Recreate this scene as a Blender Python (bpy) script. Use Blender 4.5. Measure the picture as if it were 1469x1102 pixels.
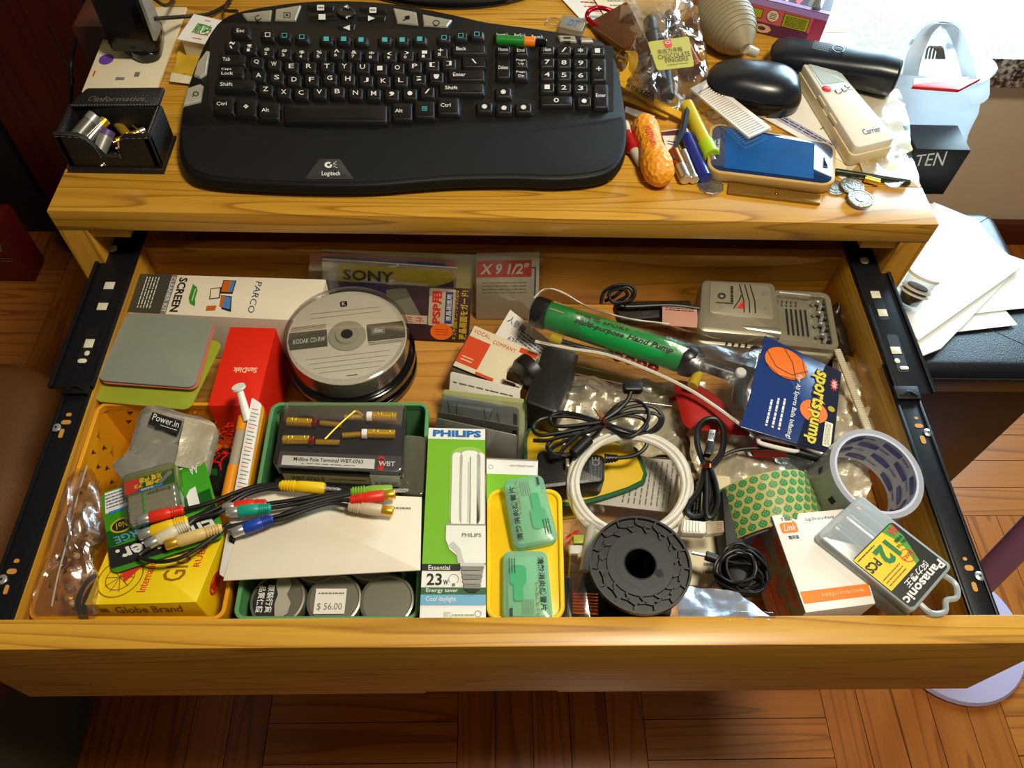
import bpy, math, random
import numpy as np
from mathutils import Vector, Matrix, noise as mnoise
for _o in list(bpy.data.objects): bpy.data.objects.remove(_o)
SC = bpy.context.scene
COL = SC.collection
random.seed(7)
RND = random.Random(7)
V = Vector

# ---------------------------------------------------------------- camera, light, exposure
CAM = V((0.4207, -0.5776, 0.5509)); PITCH, YAW, ROLL, FPX = 0.9681, -0.0716, 0.0662, 1131.18
def _basis():
    cp, sp = math.cos(PITCH), math.sin(PITCH)
    f = V((0, cp, -sp)); u = V((0, sp, cp)); r = V((1, 0, 0))
    Z = Matrix.Rotation(YAW, 3, 'Z')
    f, u, r = Z @ f, Z @ u, Z @ r
    cr, sr = math.cos(ROLL), math.sin(ROLL)
    return cr*r + sr*u, -sr*r + cr*u, f
CR, CU, CF = _basis()
cd = bpy.data.cameras.new('camera'); cam = bpy.data.objects.new('camera', cd); COL.objects.link(cam)
cam.location = CAM
cam.rotation_euler = Matrix((CR, CU, -CF)).transposed().to_euler()
cd.sensor_width = 36; cd.lens = FPX*36/1469; cd.clip_start = .01
cd.shift_x = 0; cd.shift_y = 0
SC.camera = cam
SC.view_settings.view_transform = 'Standard'; SC.view_settings.look = 'None'
SC.view_settings.gamma = 1; SC.view_settings.use_curve_mapping = False
SC.view_settings.exposure = 0.0
w = bpy.data.worlds.new('room_ambient'); SC.world = w; w.use_nodes = True
w.node_tree.nodes['Background'].inputs[0].default_value = (1.0, .80, .58, 1)
w.node_tree.nodes['Background'].inputs[1].default_value = .095
def area(name, loc, target, sx, sy, power, col, spread=180):
    l = bpy.data.lights.new(name, 'AREA'); l.shape = 'RECTANGLE'; l.size = sx; l.size_y = sy
    l.energy = power; l.color = col; l.spread = math.radians(spread)
    o = bpy.data.objects.new(name, l); COL.objects.link(o); o.location = loc
    o.rotation_euler = (V(target)-V(loc)).to_track_quat('-Z', 'Y').to_euler()
    return o
area('window_daylight', (1.65, 1.25, .32), (1.05, .15, -.3), 1.1, .9, 61, (.58, .84, 1.0))
area('ceiling_lamp', (.86, -.36, 1.33), (.45, -.15, 0), .26, .26, 20.5, (1.0, .89, .70))
# eye-level camera flash / room lamp behind the photographer stays off: none in the photo

# ---------------------------------------------------------------- geometry helpers
def at(px, py, z=0.0):
    d = CF + (px-734.5)/FPX*CR - (py-551)/FPX*CU
    return CAM + d*((z-CAM.z)/d.z)
def lin(c):
    c = c/255.0
    return c/12.92 if c <= .04045 else ((c+.055)/1.055)**2.4
MATS = {}
def nd(nt, t, **k):
    n = nt.nodes.new(t)
    for a, b in k.items(): setattr(n, a, b)
    return n
def mat(name, rgb, rough=.5, metal=0, thru=0, bump=0, bscale=200, var=.06, vscale=25, coat=0, emit=0, spec=.5, trans=0, alpha=None, tint=None):
    if name in MATS: return MATS[name]
    m = bpy.data.materials.new(name); MATS[name] = m; m.use_nodes = True
    nt = m.node_tree; b = nt.nodes['Principled BSDF']; L = nt.links.new
    col = tuple(lin(c) for c in rgb)+(1,)
    b.inputs['Roughness'].default_value = rough; b.inputs['Metallic'].default_value = metal
    b.inputs['Coat Weight'].default_value = coat; b.inputs['Coat Roughness'].default_value = .12
    b.inputs['Specular IOR Level'].default_value = spec
    tc = nd(nt, 'ShaderNodeTexCoord')
    n = nd(nt, 'ShaderNodeTexNoise'); n.inputs['Scale'].default_value = vscale; n.inputs['Detail'].default_value = 3
    L(tc.outputs['Object'], n.inputs['Vector'])
    mx = nd(nt, 'ShaderNodeMix', data_type='RGBA')
    mx.inputs[6].default_value = tuple(c*(1-var) for c in col[:3])+(1,)
    mx.inputs[7].default_value = tuple(min(1, c*(1+var)) for c in col[:3])+(1,)
    L(n.outputs['Fac'], mx.inputs[0]); L(mx.outputs[2], b.inputs['Base Color'])
    if bump:
        n2 = nd(nt, 'ShaderNodeTexNoise'); n2.inputs['Scale'].default_value = bscale; n2.inputs['Detail'].default_value = 4
        L(tc.outputs['Object'], n2.inputs['Vector'])
        bp = nd(nt, 'ShaderNodeBump'); bp.inputs['Strength'].default_value = bump; bp.inputs['Distance'].default_value = .002
        L(n2.outputs['Fac'], bp.inputs['Height']); L(bp.outputs[0], b.inputs['Normal'])
    if trans: b.inputs['Transmission Weight'].default_value = trans
    if thru:
        out = nt.nodes['Material Output']; tl_ = nd(nt, 'ShaderNodeBsdfTranslucent'); tl_.inputs[0].default_value = col
        ms = nd(nt, 'ShaderNodeMixShader'); ms.inputs[0].default_value = thru; L(b.outputs[0], ms.inputs[1]); L(tl_.outputs[0], ms.inputs[2]); L(ms.outputs[0], out.inputs[0])
    if alpha is not None:
        # thin clear / translucent sheet: tinted see-through plus a glossy skin
        out = nt.nodes['Material Output']
        tr = nd(nt, 'ShaderNodeBsdfTransparent'); tr.inputs[0].default_value = tuple(lin(c) for c in (tint or (250, 250, 250)))+(1,)
        lw = nd(nt, 'ShaderNodeLayerWeight'); lw.inputs['Blend'].default_value = .35
        ma = nd(nt, 'ShaderNodeMath', operation='MULTIPLY_ADD'); ma.use_clamp = True
        ma.inputs[1].default_value = .55; ma.inputs[2].default_value = alpha
        L(lw.outputs['Facing'], ma.inputs[0])
        ms = nd(nt, 'ShaderNodeMixShader')
        sh = b
        if alpha < .3:
            sh = nd(nt, 'ShaderNodeBsdfGlossy'); sh.inputs[0].default_value = (.9, .9, .9, 1); sh.inputs['Roughness'].default_value = rough
            if bump: L(bp.outputs[0], sh.inputs['Normal'])
            ma.inputs[1].default_value = .45
        L(ma.outputs[0], ms.inputs[0]); L(tr.outputs[0], ms.inputs[1]); L(sh.outputs[0], ms.inputs[2]); L(ms.outputs[0], out.inputs[0])
        if bump: L(bp.outputs[0], lw.inputs['Normal'])
    return m
def wood(name, base, dark, axis='X', scale=1.0, rough=.38, lines=1.0, bw=.045, coat=.15):
    """plain-sawn timber: long figure lines running along one axis, fine pores, each board shifted"""
    m = bpy.data.materials.new(name); MATS[name] = m; m.use_nodes = True
    nt = m.node_tree; b = nt.nodes['Principled BSDF']; L = nt.links.new
    b.inputs['Roughness'].default_value = rough; b.inputs['Coat Weight'].default_value = coat; b.inputs['Coat Roughness'].default_value = .25
    tc = nd(nt, 'ShaderNodeTexCoord'); oi = nd(nt, 'ShaderNodeObjectInfo')
    va = nd(nt, 'ShaderNodeVectorMath', operation='MULTIPLY_ADD'); va.inputs[1].default_value = (1, 1, 1)
    sc = nd(nt, 'ShaderNodeVectorMath', operation='SCALE'); sc.inputs[0].default_value = (3.1, 7.7, 5.3)
    L(oi.outputs['Random'], sc.inputs['Scale']); L(tc.outputs['Object'], va.inputs[0]); L(sc.outputs[0], va.inputs[2])
    mp = nd(nt, 'ShaderNodeMapping')
    s = {'X': (1.2, 24, 24), 'Y': (24, 1.2, 24), 'Z': (24, 24, 1.2)}[axis]
    mp.inputs['Scale'].default_value = tuple(q*scale for q in s)
    L(va.outputs[0], mp.inputs[0])
    n = nd(nt, 'ShaderNodeTexNoise'); n.inputs['Scale'].default_value = 1; n.inputs['Detail'].default_value = 1.2
    L(mp.outputs[0], n.inputs['Vector'])
    k = nd(nt, 'ShaderNodeMath', operation='MULTIPLY'); k.inputs[1].default_value = 13*lines
    L(n.outputs['Fac'], k.inputs[0])
    fr = nd(nt, 'ShaderNodeMath', operation='FRACT'); L(k.outputs[0], fr.inputs[0])
    cr = nd(nt, 'ShaderNodeValToRGB'); e = cr.color_ramp.elements
    e[0].position = 0; e[0].color = (1, 1, 1, 1); e[1].position = 1; e[1].color = (.15, .15, .15, 1)
    x = e.new(.6); x.color = (.16, .16, .16, 1); x = e.new(.86); x.color = (.42, .42, .42, 1); x = e.new(.10); x.color = (.08, .08, .08, 1)
    e[-1].color = (1, 1, 1, 1)
    L(fr.outputs[0], cr.inputs[0])
    mp2 = nd(nt, 'ShaderNodeMapping'); s2 = {'X': (12, 320, 320), 'Y': (320, 12, 320), 'Z': (320, 320, 12)}[axis]
    mp2.inputs['Scale'].default_value = s2; L(va.outputs[0], mp2.inputs[0])
    n2 = nd(nt, 'ShaderNodeTexNoise'); n2.inputs['Scale'].default_value = 1; n2.inputs['Detail'].default_value = 3
    L(mp2.outputs[0], n2.inputs['Vector'])
    ad = nd(nt, 'ShaderNodeMath', operation='MULTIPLY_ADD'); ad.inputs[1].default_value = .45; L(n2.outputs['Fac'], ad.inputs[0])
    mu = nd(nt, 'ShaderNodeMath', operation='MULTIPLY'); mu.inputs[1].default_value = .62; L(cr.outputs[0], mu.inputs[0])
    L(mu.outputs[0], ad.inputs[2])
    rv = nd(nt, 'ShaderNodeMath', operation='MULTIPLY_ADD'); rv.inputs[1].default_value = .25; L(oi.outputs['Random'], rv.inputs[0]); rv.inputs[2].default_value = -.22
    ad2 = nd(nt, 'ShaderNodeMath', operation='ADD'); ad2.use_clamp = True; L(ad.outputs[0], ad2.inputs[0]); L(rv.outputs[0], ad2.inputs[1])
    mx = nd(nt, 'ShaderNodeMix', data_type='RGBA')
    mx.inputs[6].default_value = tuple(lin(c) for c in base)+(1,); mx.inputs[7].default_value = tuple(lin(c) for c in dark)+(1,)
    L(ad2.outputs[0], mx.inputs[0]); L(mx.outputs[2], b.inputs['Base Color'])
    bp = nd(nt, 'ShaderNodeBump'); bp.inputs['Strength'].default_value = .15; bp.inputs['Distance'].default_value = .0006
    L(n2.outputs['Fac'], bp.inputs['Height']); L(bp.outputs[0], b.inputs['Normal'])
    return m

class Face:
    """a flat (or gently warped) rectangle standing in the world; x,y in metres from its lower-left corner, h along its normal"""
    def __init__(s, tl, tr, br, bl):
        s.a, s.b, s.c, s.d_ = V(bl), V(br), V(tr), V(tl)
        s.w = ((s.b-s.a).length+(s.c-s.d_).length)/2; s.d = ((s.d_-s.a).length+(s.c-s.b).length)/2
        s.n = (s.b-s.a).cross(s.d_-s.a).normalized()
    def P(s, x, y, h=0.0):
        u, v = x/s.w, y/s.d
        return s.a*(1-u)*(1-v)+s.b*u*(1-v)+s.c*u*v+s.d_*(1-u)*v + s.n*h
    def U(s, u, v, h=0.0): return s.P(u*s.w, v*s.d, h)
def F4(tl, tr, br, bl, z):
    zs = z if isinstance(z, (tuple, list)) else (z,)*4
    a, b, c = [at(q[0], q[1], k) for q, k in zip((tl, tr, br), zs)]
    n = (b-a).cross(c-a); d = CF + (bl[0]-734.5)/FPX*CR - (bl[1]-551)/FPX*CU   # fourth corner kept in the plane of the other three
    return Face(a, b, c, CAM+d*((a-CAM).dot(n)/d.dot(n)))
def ident(x, y, h): return V((x, y, h))

_TXT = {}
def glyphs(s, bold=0.0, ital=0.0):
    key = (s, bold, ital)
    if key in _TXT: return _TXT[key]
    cu = bpy.data.curves.new('t', 'FONT'); cu.body = s; cu.resolution_u = 2; cu.offset = bold; cu.shear = ital
    cu.fill_mode = 'FRONT'
    o = bpy.data.objects.new('t', cu); COL.objects.link(o)
    dg = bpy.context.evaluated_depsgraph_get(); oe = o.evaluated_get(dg); me = oe.to_mesh()
    vs = [(v.co.x, v.co.y) for v in me.vertices]; fs = [tuple(p.vertices) for p in me.polygons]
    oe.to_mesh_clear(); bpy.data.objects.remove(o); bpy.data.curves.remove(cu)
    if vs:
        x0 = min(v[0] for v in vs); x1 = max(v[0] for v in vs); y0 = min(v[1] for v in vs); y1 = max(v[1] for v in vs)
        vs = [((x-x0)/max(1e-6, x1-x0), (y-y0)/max(1e-6, y1-y0)) for x, y in vs]
    _TXT[key] = (vs, fs); return _TXT[key]

def offset2d(p, d):
    n = len(p); out = []
    area2 = sum(p[i][0]*p[(i+1) % n][1]-p[(i+1) % n][0]*p[i][1] for i in range(n)); sg = 1 if area2 > 0 else -1
    for i in range(n):
        a, b, c = V(p[i-1][:2]), V(p[i][:2]), V(p[(i+1) % n][:2])
        e1 = (b-a); e2 = (c-b)
        if e1.length < 1e-9: e1 = e2
        if e2.length < 1e-9: e2 = e1
        e1 = e1.normalized(); e2 = e2.normalized()
        n1 = V((-e1.y, e1.x))*sg; n2 = V((-e2.y, e2.x))*sg
        m = (n1+n2); L_ = m.length
        if L_ < .3: m = n1; k = 1
        else: m /= L_; k = 1/max(.5, m.dot(n1))
        out.append((b.x+m.x*d*k, b.y+m.y*d*k))
    return out
def rrect(x0, y0, x1, y1, r, n=4):
    r = min(r, (x1-x0)/2.01, (y1-y0)/2.01); o = []
    for cx, cy, a0 in ((x1-r, y1-r, 0), (x0+r, y1-r, 90), (x0+r, y0+r, 180), (x1-r, y0+r, 270)):
        if r <= 1e-6: o.append((cx, cy)); continue
        for i in range(n+1):
            a = math.radians(a0+90*i/n); o.append((cx+r*math.cos(a), cy+r*math.sin(a)))
    return o
def circ(cx, cy, r, n=24, ry=None, a0=0, a1=360):
    full = abs(a1-a0) >= 360
    m = n if full else n+1
    return [(cx+r*math.cos(math.radians(a0+(a1-a0)*i/n)), cy+(ry or r)*math.sin(math.radians(a0+(a1-a0)*i/n))) for i in range(m)]
def smooth(pts, sub=5, closed=False):
    P = [V(p) for p in pts]; n = len(P); out = []
    rng = range(n) if closed else range(n-1)
    for i in rng:
        if closed: a, b, c, d = P[i-1], P[i], P[(i+1) % n], P[(i+2) % n]
        else: a, b, c, d = P[max(0, i-1)], P[i], P[i+1], P[min(n-1, i+2)]
        for k in range(sub):
            t = k/sub
            out.append(.5*((2*b)+(c-a)*t+(2*a-5*b+4*c-d)*t*t+(3*b-a-3*c+d)*t**3))
    if not closed: out.append(P[-1])
    return out

class G:
    def __init__(s): s.v = []; s.f = []; s.mi = []; s.sm = []; s.mats = []
    def _m(s, m):
        if m not in s.mats: s.mats.append(m)
        return s.mats.index(m)
    def add(s, vs, fs, m, sm=False):
        o = len(s.v); k = s._m(m); s.v.extend(V(v) for v in vs)
        for f in fs: s.f.append(tuple(i+o for i in f)); s.mi.append(k); s.sm.append(sm)
        return s
    def loft(s, loops, m, cap=(True, True), sm=False, closed=True):
        n = len(loops[0]); vs = [p for l in loops for p in l]; fs = []
        for i in range(len(loops)-1):
            for j in range(n if closed else n-1):
                a, b = i*n+j, i*n+(j+1) % n
                fs.append((a, b, b+n, a+n))
        nf = len(fs)
        if cap[0]: fs.append(tuple(reversed(range(n))))
        if cap[1]: fs.append(tuple(range((len(loops)-1)*n, len(loops)*n)))
        s.add(vs, fs, m, sm)
        for i in range(len(s.sm)-(len(fs)-nf), len(s.sm)): s.sm[i] = False   # end faces stay flat-shaded
        return s
    def solid(s, poly, h0, h1, m, P=ident, bev=0.0, bot=0.0, sm=True):
        """prism over a 2D outline (CCW) with rounded-over top (bev) and bottom (bot) edges"""
        L = []
        if bot: L.append((bot, h0)); L.append((bot*.3, h0+bot*.3)); L.append((0, h0+bot))
        else: L.append((0, h0))
        if bev: L.append((0, h1-bev)); L.append((bev*.3, h1-bev*.3)); L.append((bev, h1))
        else: L.append((0, h1))
        loops = []
        for d, h in L:
            q = offset2d(poly, d) if d else poly
            loops.append([P(x, y, h) for x, y in q])
        return s.loft(loops, m, sm=sm)
    def flat(s, poly, m, P, h=.0003): return s.add([P(x, y, h) for x, y in poly], [tuple(range(len(poly)))], m)
    def slab(s, F, h0, h1, m, r=0.0, bev=.001, bot=0.0, ins=0.0, n=4):
        if r > 0: bev = min(bev, r*.7)
        return s.solid(rrect(ins, ins, F.w-ins, F.d-ins, r, n), h0, h1, m, F.P, bev, bot)
    def frame(s, F, m, h0, h1, t, r=.004, n=4, bev=.0006):
        """an upright rim / tray wall following a face's outline"""
        o = rrect(0, 0, F.w, F.d, r, n); i = rrect(t, t, F.w-t, F.d-t, max(.0005, r-t), n)
        o2 = offset2d(o, bev); i2 = rrect(t-bev, t-bev, F.w-t+bev, F.d-t+bev, max(.0005, r-t+bev), n)
        L = [[F.P(x, y, h0) for x, y in o], [F.P(x, y, h1-bev) for x, y in o], [F.P(x, y, h1) for x, y in o2], [F.P(x, y, h1) for x, y in i2], [F.P(x, y, h1-bev) for x, y in i], [F.P(x, y, h0) for x, y in i], [F.P(x, y, h0) for x, y in o]]
        return s.loft(L, m, cap=(False, False), sm=True)
    # flat print on a face, u,v in 0..1
    def rect(s, F, u0, v0, u1, v1, m, h=.0003, r=0):
        return s.flat(rrect(u0*F.w, v0*F.d, u1*F.w, v1*F.d, r, 3), m, F.P, h)
    def poly(s, F, pts, m, h=.0003): return s.flat([(u*F.w, v*F.d) for u, v in pts], m, F.P, h)
    def disc(s, F, u, v, r, m, h=.0003, n=20): return s.flat(circ(u*F.w, v*F.d, r, n), m, F.P, h)
    def ring(s, F, u, v, r0, r1, m, h=.0003, n=24, a0=0, a1=360):
        a = circ(u*F.w, v*F.d, r1, n, a0=a0, a1=a1); b = circ(u*F.w, v*F.d, r0, n, a0=a0, a1=a1)
        k = len(a); full = abs(a1-a0) >= 360
        vs = [F.P(x, y, h) for x, y in a+b]
        return s.add(vs, [(i, (i+1) % k, (i+1) % k+k, i+k) for i in range(k if full else k-1)], m)
    def stroke(s, F, pts, wd, m, h=.0003):
        """a drawn line of given width (m); pts in u,v"""
        P2 = [V((u*F.w, v*F.d)) for u, v in pts]; vs = []; fs = []
        for i, p in enumerate(P2):
            t = (P2[min(i+1, len(P2)-1)]-P2[max(i-1, 0)])
            t = t.normalized() if t.length > 1e-9 else V((1, 0)); nn = V((-t.y, t.x))*wd/2
            vs += [F.P(p.x+nn.x, p.y+nn.y, h), F.P(p.x-nn.x, p.y-nn.y, h)]
            if i: fs.append((2*i-2, 2*i-1, 2*i+1, 2*i))
        return s.add(vs, fs, m)
    def txt(s, F, t, u0, v0, u1, v1, m, rot=0, h=.0004, bold=0.0, ital=0.0):
        vs, fs = glyphs(t, bold, ital); out = []
        for a, b in vs:
            if rot == 90: a, b = 1-b, a
            elif rot == -90: a, b = b, 1-a
            elif rot == 180: a, b = 1-a, 1-b
            out.append(F.U(u0+(u1-u0)*a, v0+(v1-v0)*b, h))
        return s.add(out, fs, m)
    def greek(s, F, u0, v0, u1, v1, rows, m, rot=0, h=.0004, k=.35, seed=1):
        """fine print too small to read: rows of short dashes"""
        R = random.Random(seed); vs = []; fs = []
        for i in range(rows):
            p = .0
            while p < .97:
                q = min(1, p+R.uniform(.05, .16)); a0, a1 = (i+.5-k/2)/rows, (i+.5+k/2)/rows
                box = [(p, a0), (q, a0), (q, a1), (p, a1)]
                if rot in (90, -90): box = [(y, x) for x, y in box]
                o = len(vs); vs += [F.U(u0+(u1-u0)*x, v0+(v1-v0)*y, h) for x, y in box]; fs.append((o, o+1, o+2, o+3))
                p = q+R.uniform(.015, .04)
        return s.add(vs, fs, m)
    def spin(s, p0, p1, prof, m, n=20, cap=(True, True), sm=True):
        """surface of revolution from p0 to p1; prof = [(fraction along, radius)]"""
        p0, p1 = V(p0), V(p1); ax = (p1-p0); L_ = ax.length; ax = ax/L_
        t = V((0, 0, 1)) if abs(ax.z) < .9 else V((1, 0, 0)); e1 = ax.cross(t).normalized(); e2 = ax.cross(e1)
        loops = [[p0+ax*L_*f+(e1*math.cos(2*math.pi*i/n)+e2*math.sin(2*math.pi*i/n))*max(r, 1e-5) for i in range(n)] for f, r in prof]
        return s.loft(loops, m, cap=cap, sm=sm)
    def rod(s, p0, p1, r0, m, r1=None, n=16, bev=.12):
        r1 = r0 if r1 is None else r1; L_ = (V(p1)-V(p0)).length; b = min(.4, r0*bev/L_)
        return s.spin(p0, p1, [(0, r0*(1-bev)), (b, r0), (1-b, r1), (1, r1*(1-bev))], m, n)
    def tube(s, pts, r, m, n=8, closed=False, sub=5, raw=False):
        P = [V(p) for p in pts] if raw else smooth(pts, sub, closed); k = len(P)
        T = [(P[(i+1) % k]-P[i-1]) if closed else (P[min(i+1, k-1)]-P[max(i-1, 0)]) for i in range(k)]
        T = [t.normalized() if t.length > 1e-9 else V((1, 0, 0)) for t in T]
        u = T[0].orthogonal().normalized(); loops = []
        for i in range(k):
            u = (u-T[i]*u.dot(T[i])); u = u.normalized() if u.length > 1e-6 else T[i].orthogonal().normalized()
            w_ = T[i].cross(u); rr = r[min(len(r)-1, int(i*len(r)/k))] if isinstance(r, (list, tuple)) else r
            loops.append([P[i]+(u*math.cos(2*math.pi*j/n)+w_*math.sin(2*math.pi*j/n))*rr for j in range(n)])
        if closed: loops.append(loops[0]); return s.loft(loops, m, cap=(False, False), sm=True)
        return s.loft(loops, m, sm=True)
    def sheet(s, F, nx, ny, m, amp=0.0, freq=40, seed=0, curl=None, thick=0.0, hole=None, edge=0.0):
        """a pliable sheet over a face: amp = crumple height"""
        vs = []
        for j in range(ny+1):
            for i in range(nx+1):
                u, v = i/nx, j/ny; q = F.U(u, v)
                if edge:
                    e = mnoise.noise(V((u*5+seed, v*5, seed*1.7)))*edge
                    if i in (0, nx): q = F.U(u+e, v)
                    if j in (0, ny): q = q+(F.d_-F.a).normalized()*e*F.d
                h = amp*(mnoise.noise(q*freq+V((seed, seed*2, 0)))+.5*abs(mnoise.noise(q*freq*2.3+V((0, seed, 3))))) if amp else 0
                if curl: h += curl(u, v)
                vs.append(q+F.n*h)
        fs = [(j*(nx+1)+i, j*(nx+1)+i+1, (j+1)*(nx+1)+i+1, (j+1)*(nx+1)+i) for j in range(ny) for i in range(nx)
              if not (hole and hole((i+.5)/nx, (j+.5)/ny))]
        s.add(vs, fs, m, True)
        if thick:
            k = len(vs); o = len(s.v)-k
            s.add([p-F.n*thick for p in vs], [tuple(reversed(f)) for f in fs], m, True)
        return s
    def pillow(s, outline, zc, hgt, m, rings=6, crumple=0.0, seed=0, below=0.0, center=None, freq=60):
        """a soft pouch: world outline (list of Vector) puffed up towards its middle"""
        n = len(outline); c = V(center) if center else sum(outline, V((0, 0, 0)))/n; vs = []; fs = []
        for k in range(rings):
            t = k/rings; sc = 1-t
            for p in outline:
                q = c+(p-c)*sc; h = hgt*(1-(1-t)**2)**.5 if t > 0 else 0
                q = q+V((0, 0, h))
                if crumple and k: q.z += crumple*(mnoise.noise(q*freq+V((seed, 0, 0)))+.6*mnoise.noise(q*freq*2.7))
                elif crumple: q = q+V((mnoise.noise(p*40+V((seed, 0, 0))), mnoise.noise(p*40+V((0, seed, 5))), 0))*crumple*.6
                vs.append(q)
        vs.append(c+V((0, 0, hgt)))
        for k in range(rings-1):
            for i in range(n):
                a, b = k*n+i, k*n+(i+1) % n; fs.append((a, b, b+n, a+n))
        for i in range(n): fs.append(((rings-1)*n+i, (rings-1)*n+(i+1) % n, rings*n))
        s.add(vs, fs, m, True)
        if below: s.add([V((q.x, q.y, min(q.z, zc))-V((0, 0, below))) if False else V((q.x, q.y, q.z-below)) for q in vs[:n]], [tuple(reversed(range(n)))], m)
        return s
    def ball(s, c, r, m, sx=1, sy=1, sz=1, n=16, R3=None):
        c = V(c); vs = []; fs = []; k = n//2
        for j in range(k+1):
            th = math.pi*j/k
            for i in range(n):
                ph = 2*math.pi*i/n; q = V((math.sin(th)*math.cos(ph)*sx, math.sin(th)*math.sin(ph)*sy, -math.cos(th)*sz))*r
                if R3: q = R3 @ q
                vs.append(c+q)
        for j in range(k):
            for i in range(n): fs.append((j*n+i, j*n+(i+1) % n, (j+1)*n+(i+1) % n, (j+1)*n+i))
        return s.add(vs, fs, m, True)

def mesh_obj(name, g, parent, loc):
    me = bpy.data.meshes.new(name)
    me.from_pydata([tuple(v-loc) for v in g.v], [], g.f)
    for m in g.mats: me.materials.append(m)
    me.polygons.foreach_set('material_index', g.mi); me.polygons.foreach_set('use_smooth', g.sm)
    me.update()
    try: me.set_sharp_from_angle(angle=math.radians(40))
    except Exception: pass
    o = bpy.data.objects.new(name, me); COL.objects.link(o)
    if parent: o.parent = parent
    else: o.location = loc
    return o
class T:
    """one thing: an Empty at its base that parents the meshes of its parts"""
    def __init__(s, name, label, cat, group=None): s.n, s.l, s.c, s.g = name, label, cat, group; s.o = None; s.loc = None
    def part(s, name, g, label=None, parent=None, kind=None):
        if s.o is None:
            vs = g.v; zs = min(v.z for v in vs)
            s.loc = V((sum(v.x for v in vs)/len(vs), sum(v.y for v in vs)/len(vs), zs))
            s.o = bpy.data.objects.new(s.n, None); COL.objects.link(s.o); s.o.location = s.loc; s.o.empty_display_size = .01
            s.o['label'] = s.l; s.o['category'] = s.c
            if s.g: s.o['group'] = s.g
        o = mesh_obj(name, g, parent or s.o, s.loc)
        if label: o['label'] = label
        if kind: o['kind'] = kind
        return o
def single(name, g, label, cat, group=None):
    vs = g.v; loc = V((sum(v.x for v in vs)/len(vs), sum(v.y for v in vs)/len(vs), min(v.z for v in vs)))
    o = mesh_obj(name, g, None, loc); o['label'] = label; o['category'] = cat
    if group: o['group'] = group
    return o
def structure(name, g):
    loc = V((0, 0, min(v.z for v in g.v))); o = mesh_obj(name, g, None, loc); o['kind'] = 'structure'; return o
def bx(g, x0, y0, z0, x1, y1, z1, m, bev=.001):
    return g.solid([(x0, y0), (x1, y0), (x1, y1), (x0, y1)], z0, z1, m, ident, bev, bev if bev else 0)
def W(*pts): return [at(*p) for p in pts]

# ---------------------------------------------------------------- materials
OAK = wood('honey_ash_wood', (222, 168, 54), (136, 84, 16))
OAKD = wood('drawer_ash_wood', (216, 160, 50), (130, 78, 16), lines=.8)
OAKY = wood('side_ash_wood', (216, 160, 50), (130, 78, 16), axis='Y', lines=.8)
OAKZ = wood('leg_ash_wood', (216, 160, 50), (130, 78, 16), axis='Z', lines=.8)
PARX = wood('parquet_wood_across', (196, 120, 44), (122, 62, 18), 'X', .8, .3, .6, coat=.4)
PARY = wood('parquet_wood_along', (188, 110, 38), (114, 56, 16), 'Y', .8, .3, .6, coat=.4)
RED = wood('dark_red_cabinet_wood', (78, 26, 12), (40, 12, 6), 'Z', .6, .3, .6, coat=.3)
BLACK = mat('black_plastic', (12, 12, 12), .5, spec=.3, bump=.12, bscale=900)
BLKG = mat('black_gloss_plastic', (12, 12, 14), .12)
KEYM = mat('keycap_plastic', (11, 11, 12), .42, spec=.35)
RUB = mat('palm_rest_rubber', (14, 14, 14), .62, spec=.28, bump=.3, bscale=2500)
RAIL = mat('black_steel_rail', (20, 22, 26), .36, .3)
WHITE = mat('white_plastic', (238, 236, 230), .4)
PAPER = mat('white_paper', (238, 235, 226), .75)
CREAM = mat('cream_card', (232, 222, 190), .6)
INK = mat('black_ink', (20, 18, 18), .6)
INKW = mat('white_ink', (225, 225, 222), .5)
INKB = mat('navy_ink', (40, 58, 120), .6)
INKR = mat('red_ink', (214, 40, 24), .5)
INKG = mat('green_ink', (40, 150, 60), .5)
GREYP = mat('grey_ink', (120, 118, 110), .6)
ORNG = mat('orange_ink', (240, 110, 24), .5)
YEL = mat('yellow_plastic', (244, 204, 16), .4)
SILV = mat('silver_plastic', (168, 166, 158), .34, .55)
STEEL = mat('bright_steel', (215, 215, 215), .28, .8)
GOLD = mat('gold_plate', (240, 190, 60), .32, .75)
COPPER = mat('copper_wire', (190, 100, 50), .3, 1)
CABLE = mat('black_cable', (10, 10, 11), .45)
CLEAR = mat('clear_plastic', (215, 215, 210), .12, alpha=.10, bump=.25, bscale=60, var=0)
CLEARH = mat('clear_hard_plastic', (220, 220, 216), .08, alpha=.13, var=0)
BAGM = mat('crinkled_clear_bag', (220, 222, 222), .20, alpha=.14, bump=.6, bscale=40, var=0, spec=.8)
FOIL = mat('silver_foil', (226, 218, 192), .30, .55, bump=.8, bscale=55)
FOILB = mat('antistatic_foil', (170, 176, 190), .25, .6, bump=.5, bscale=40)

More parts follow.
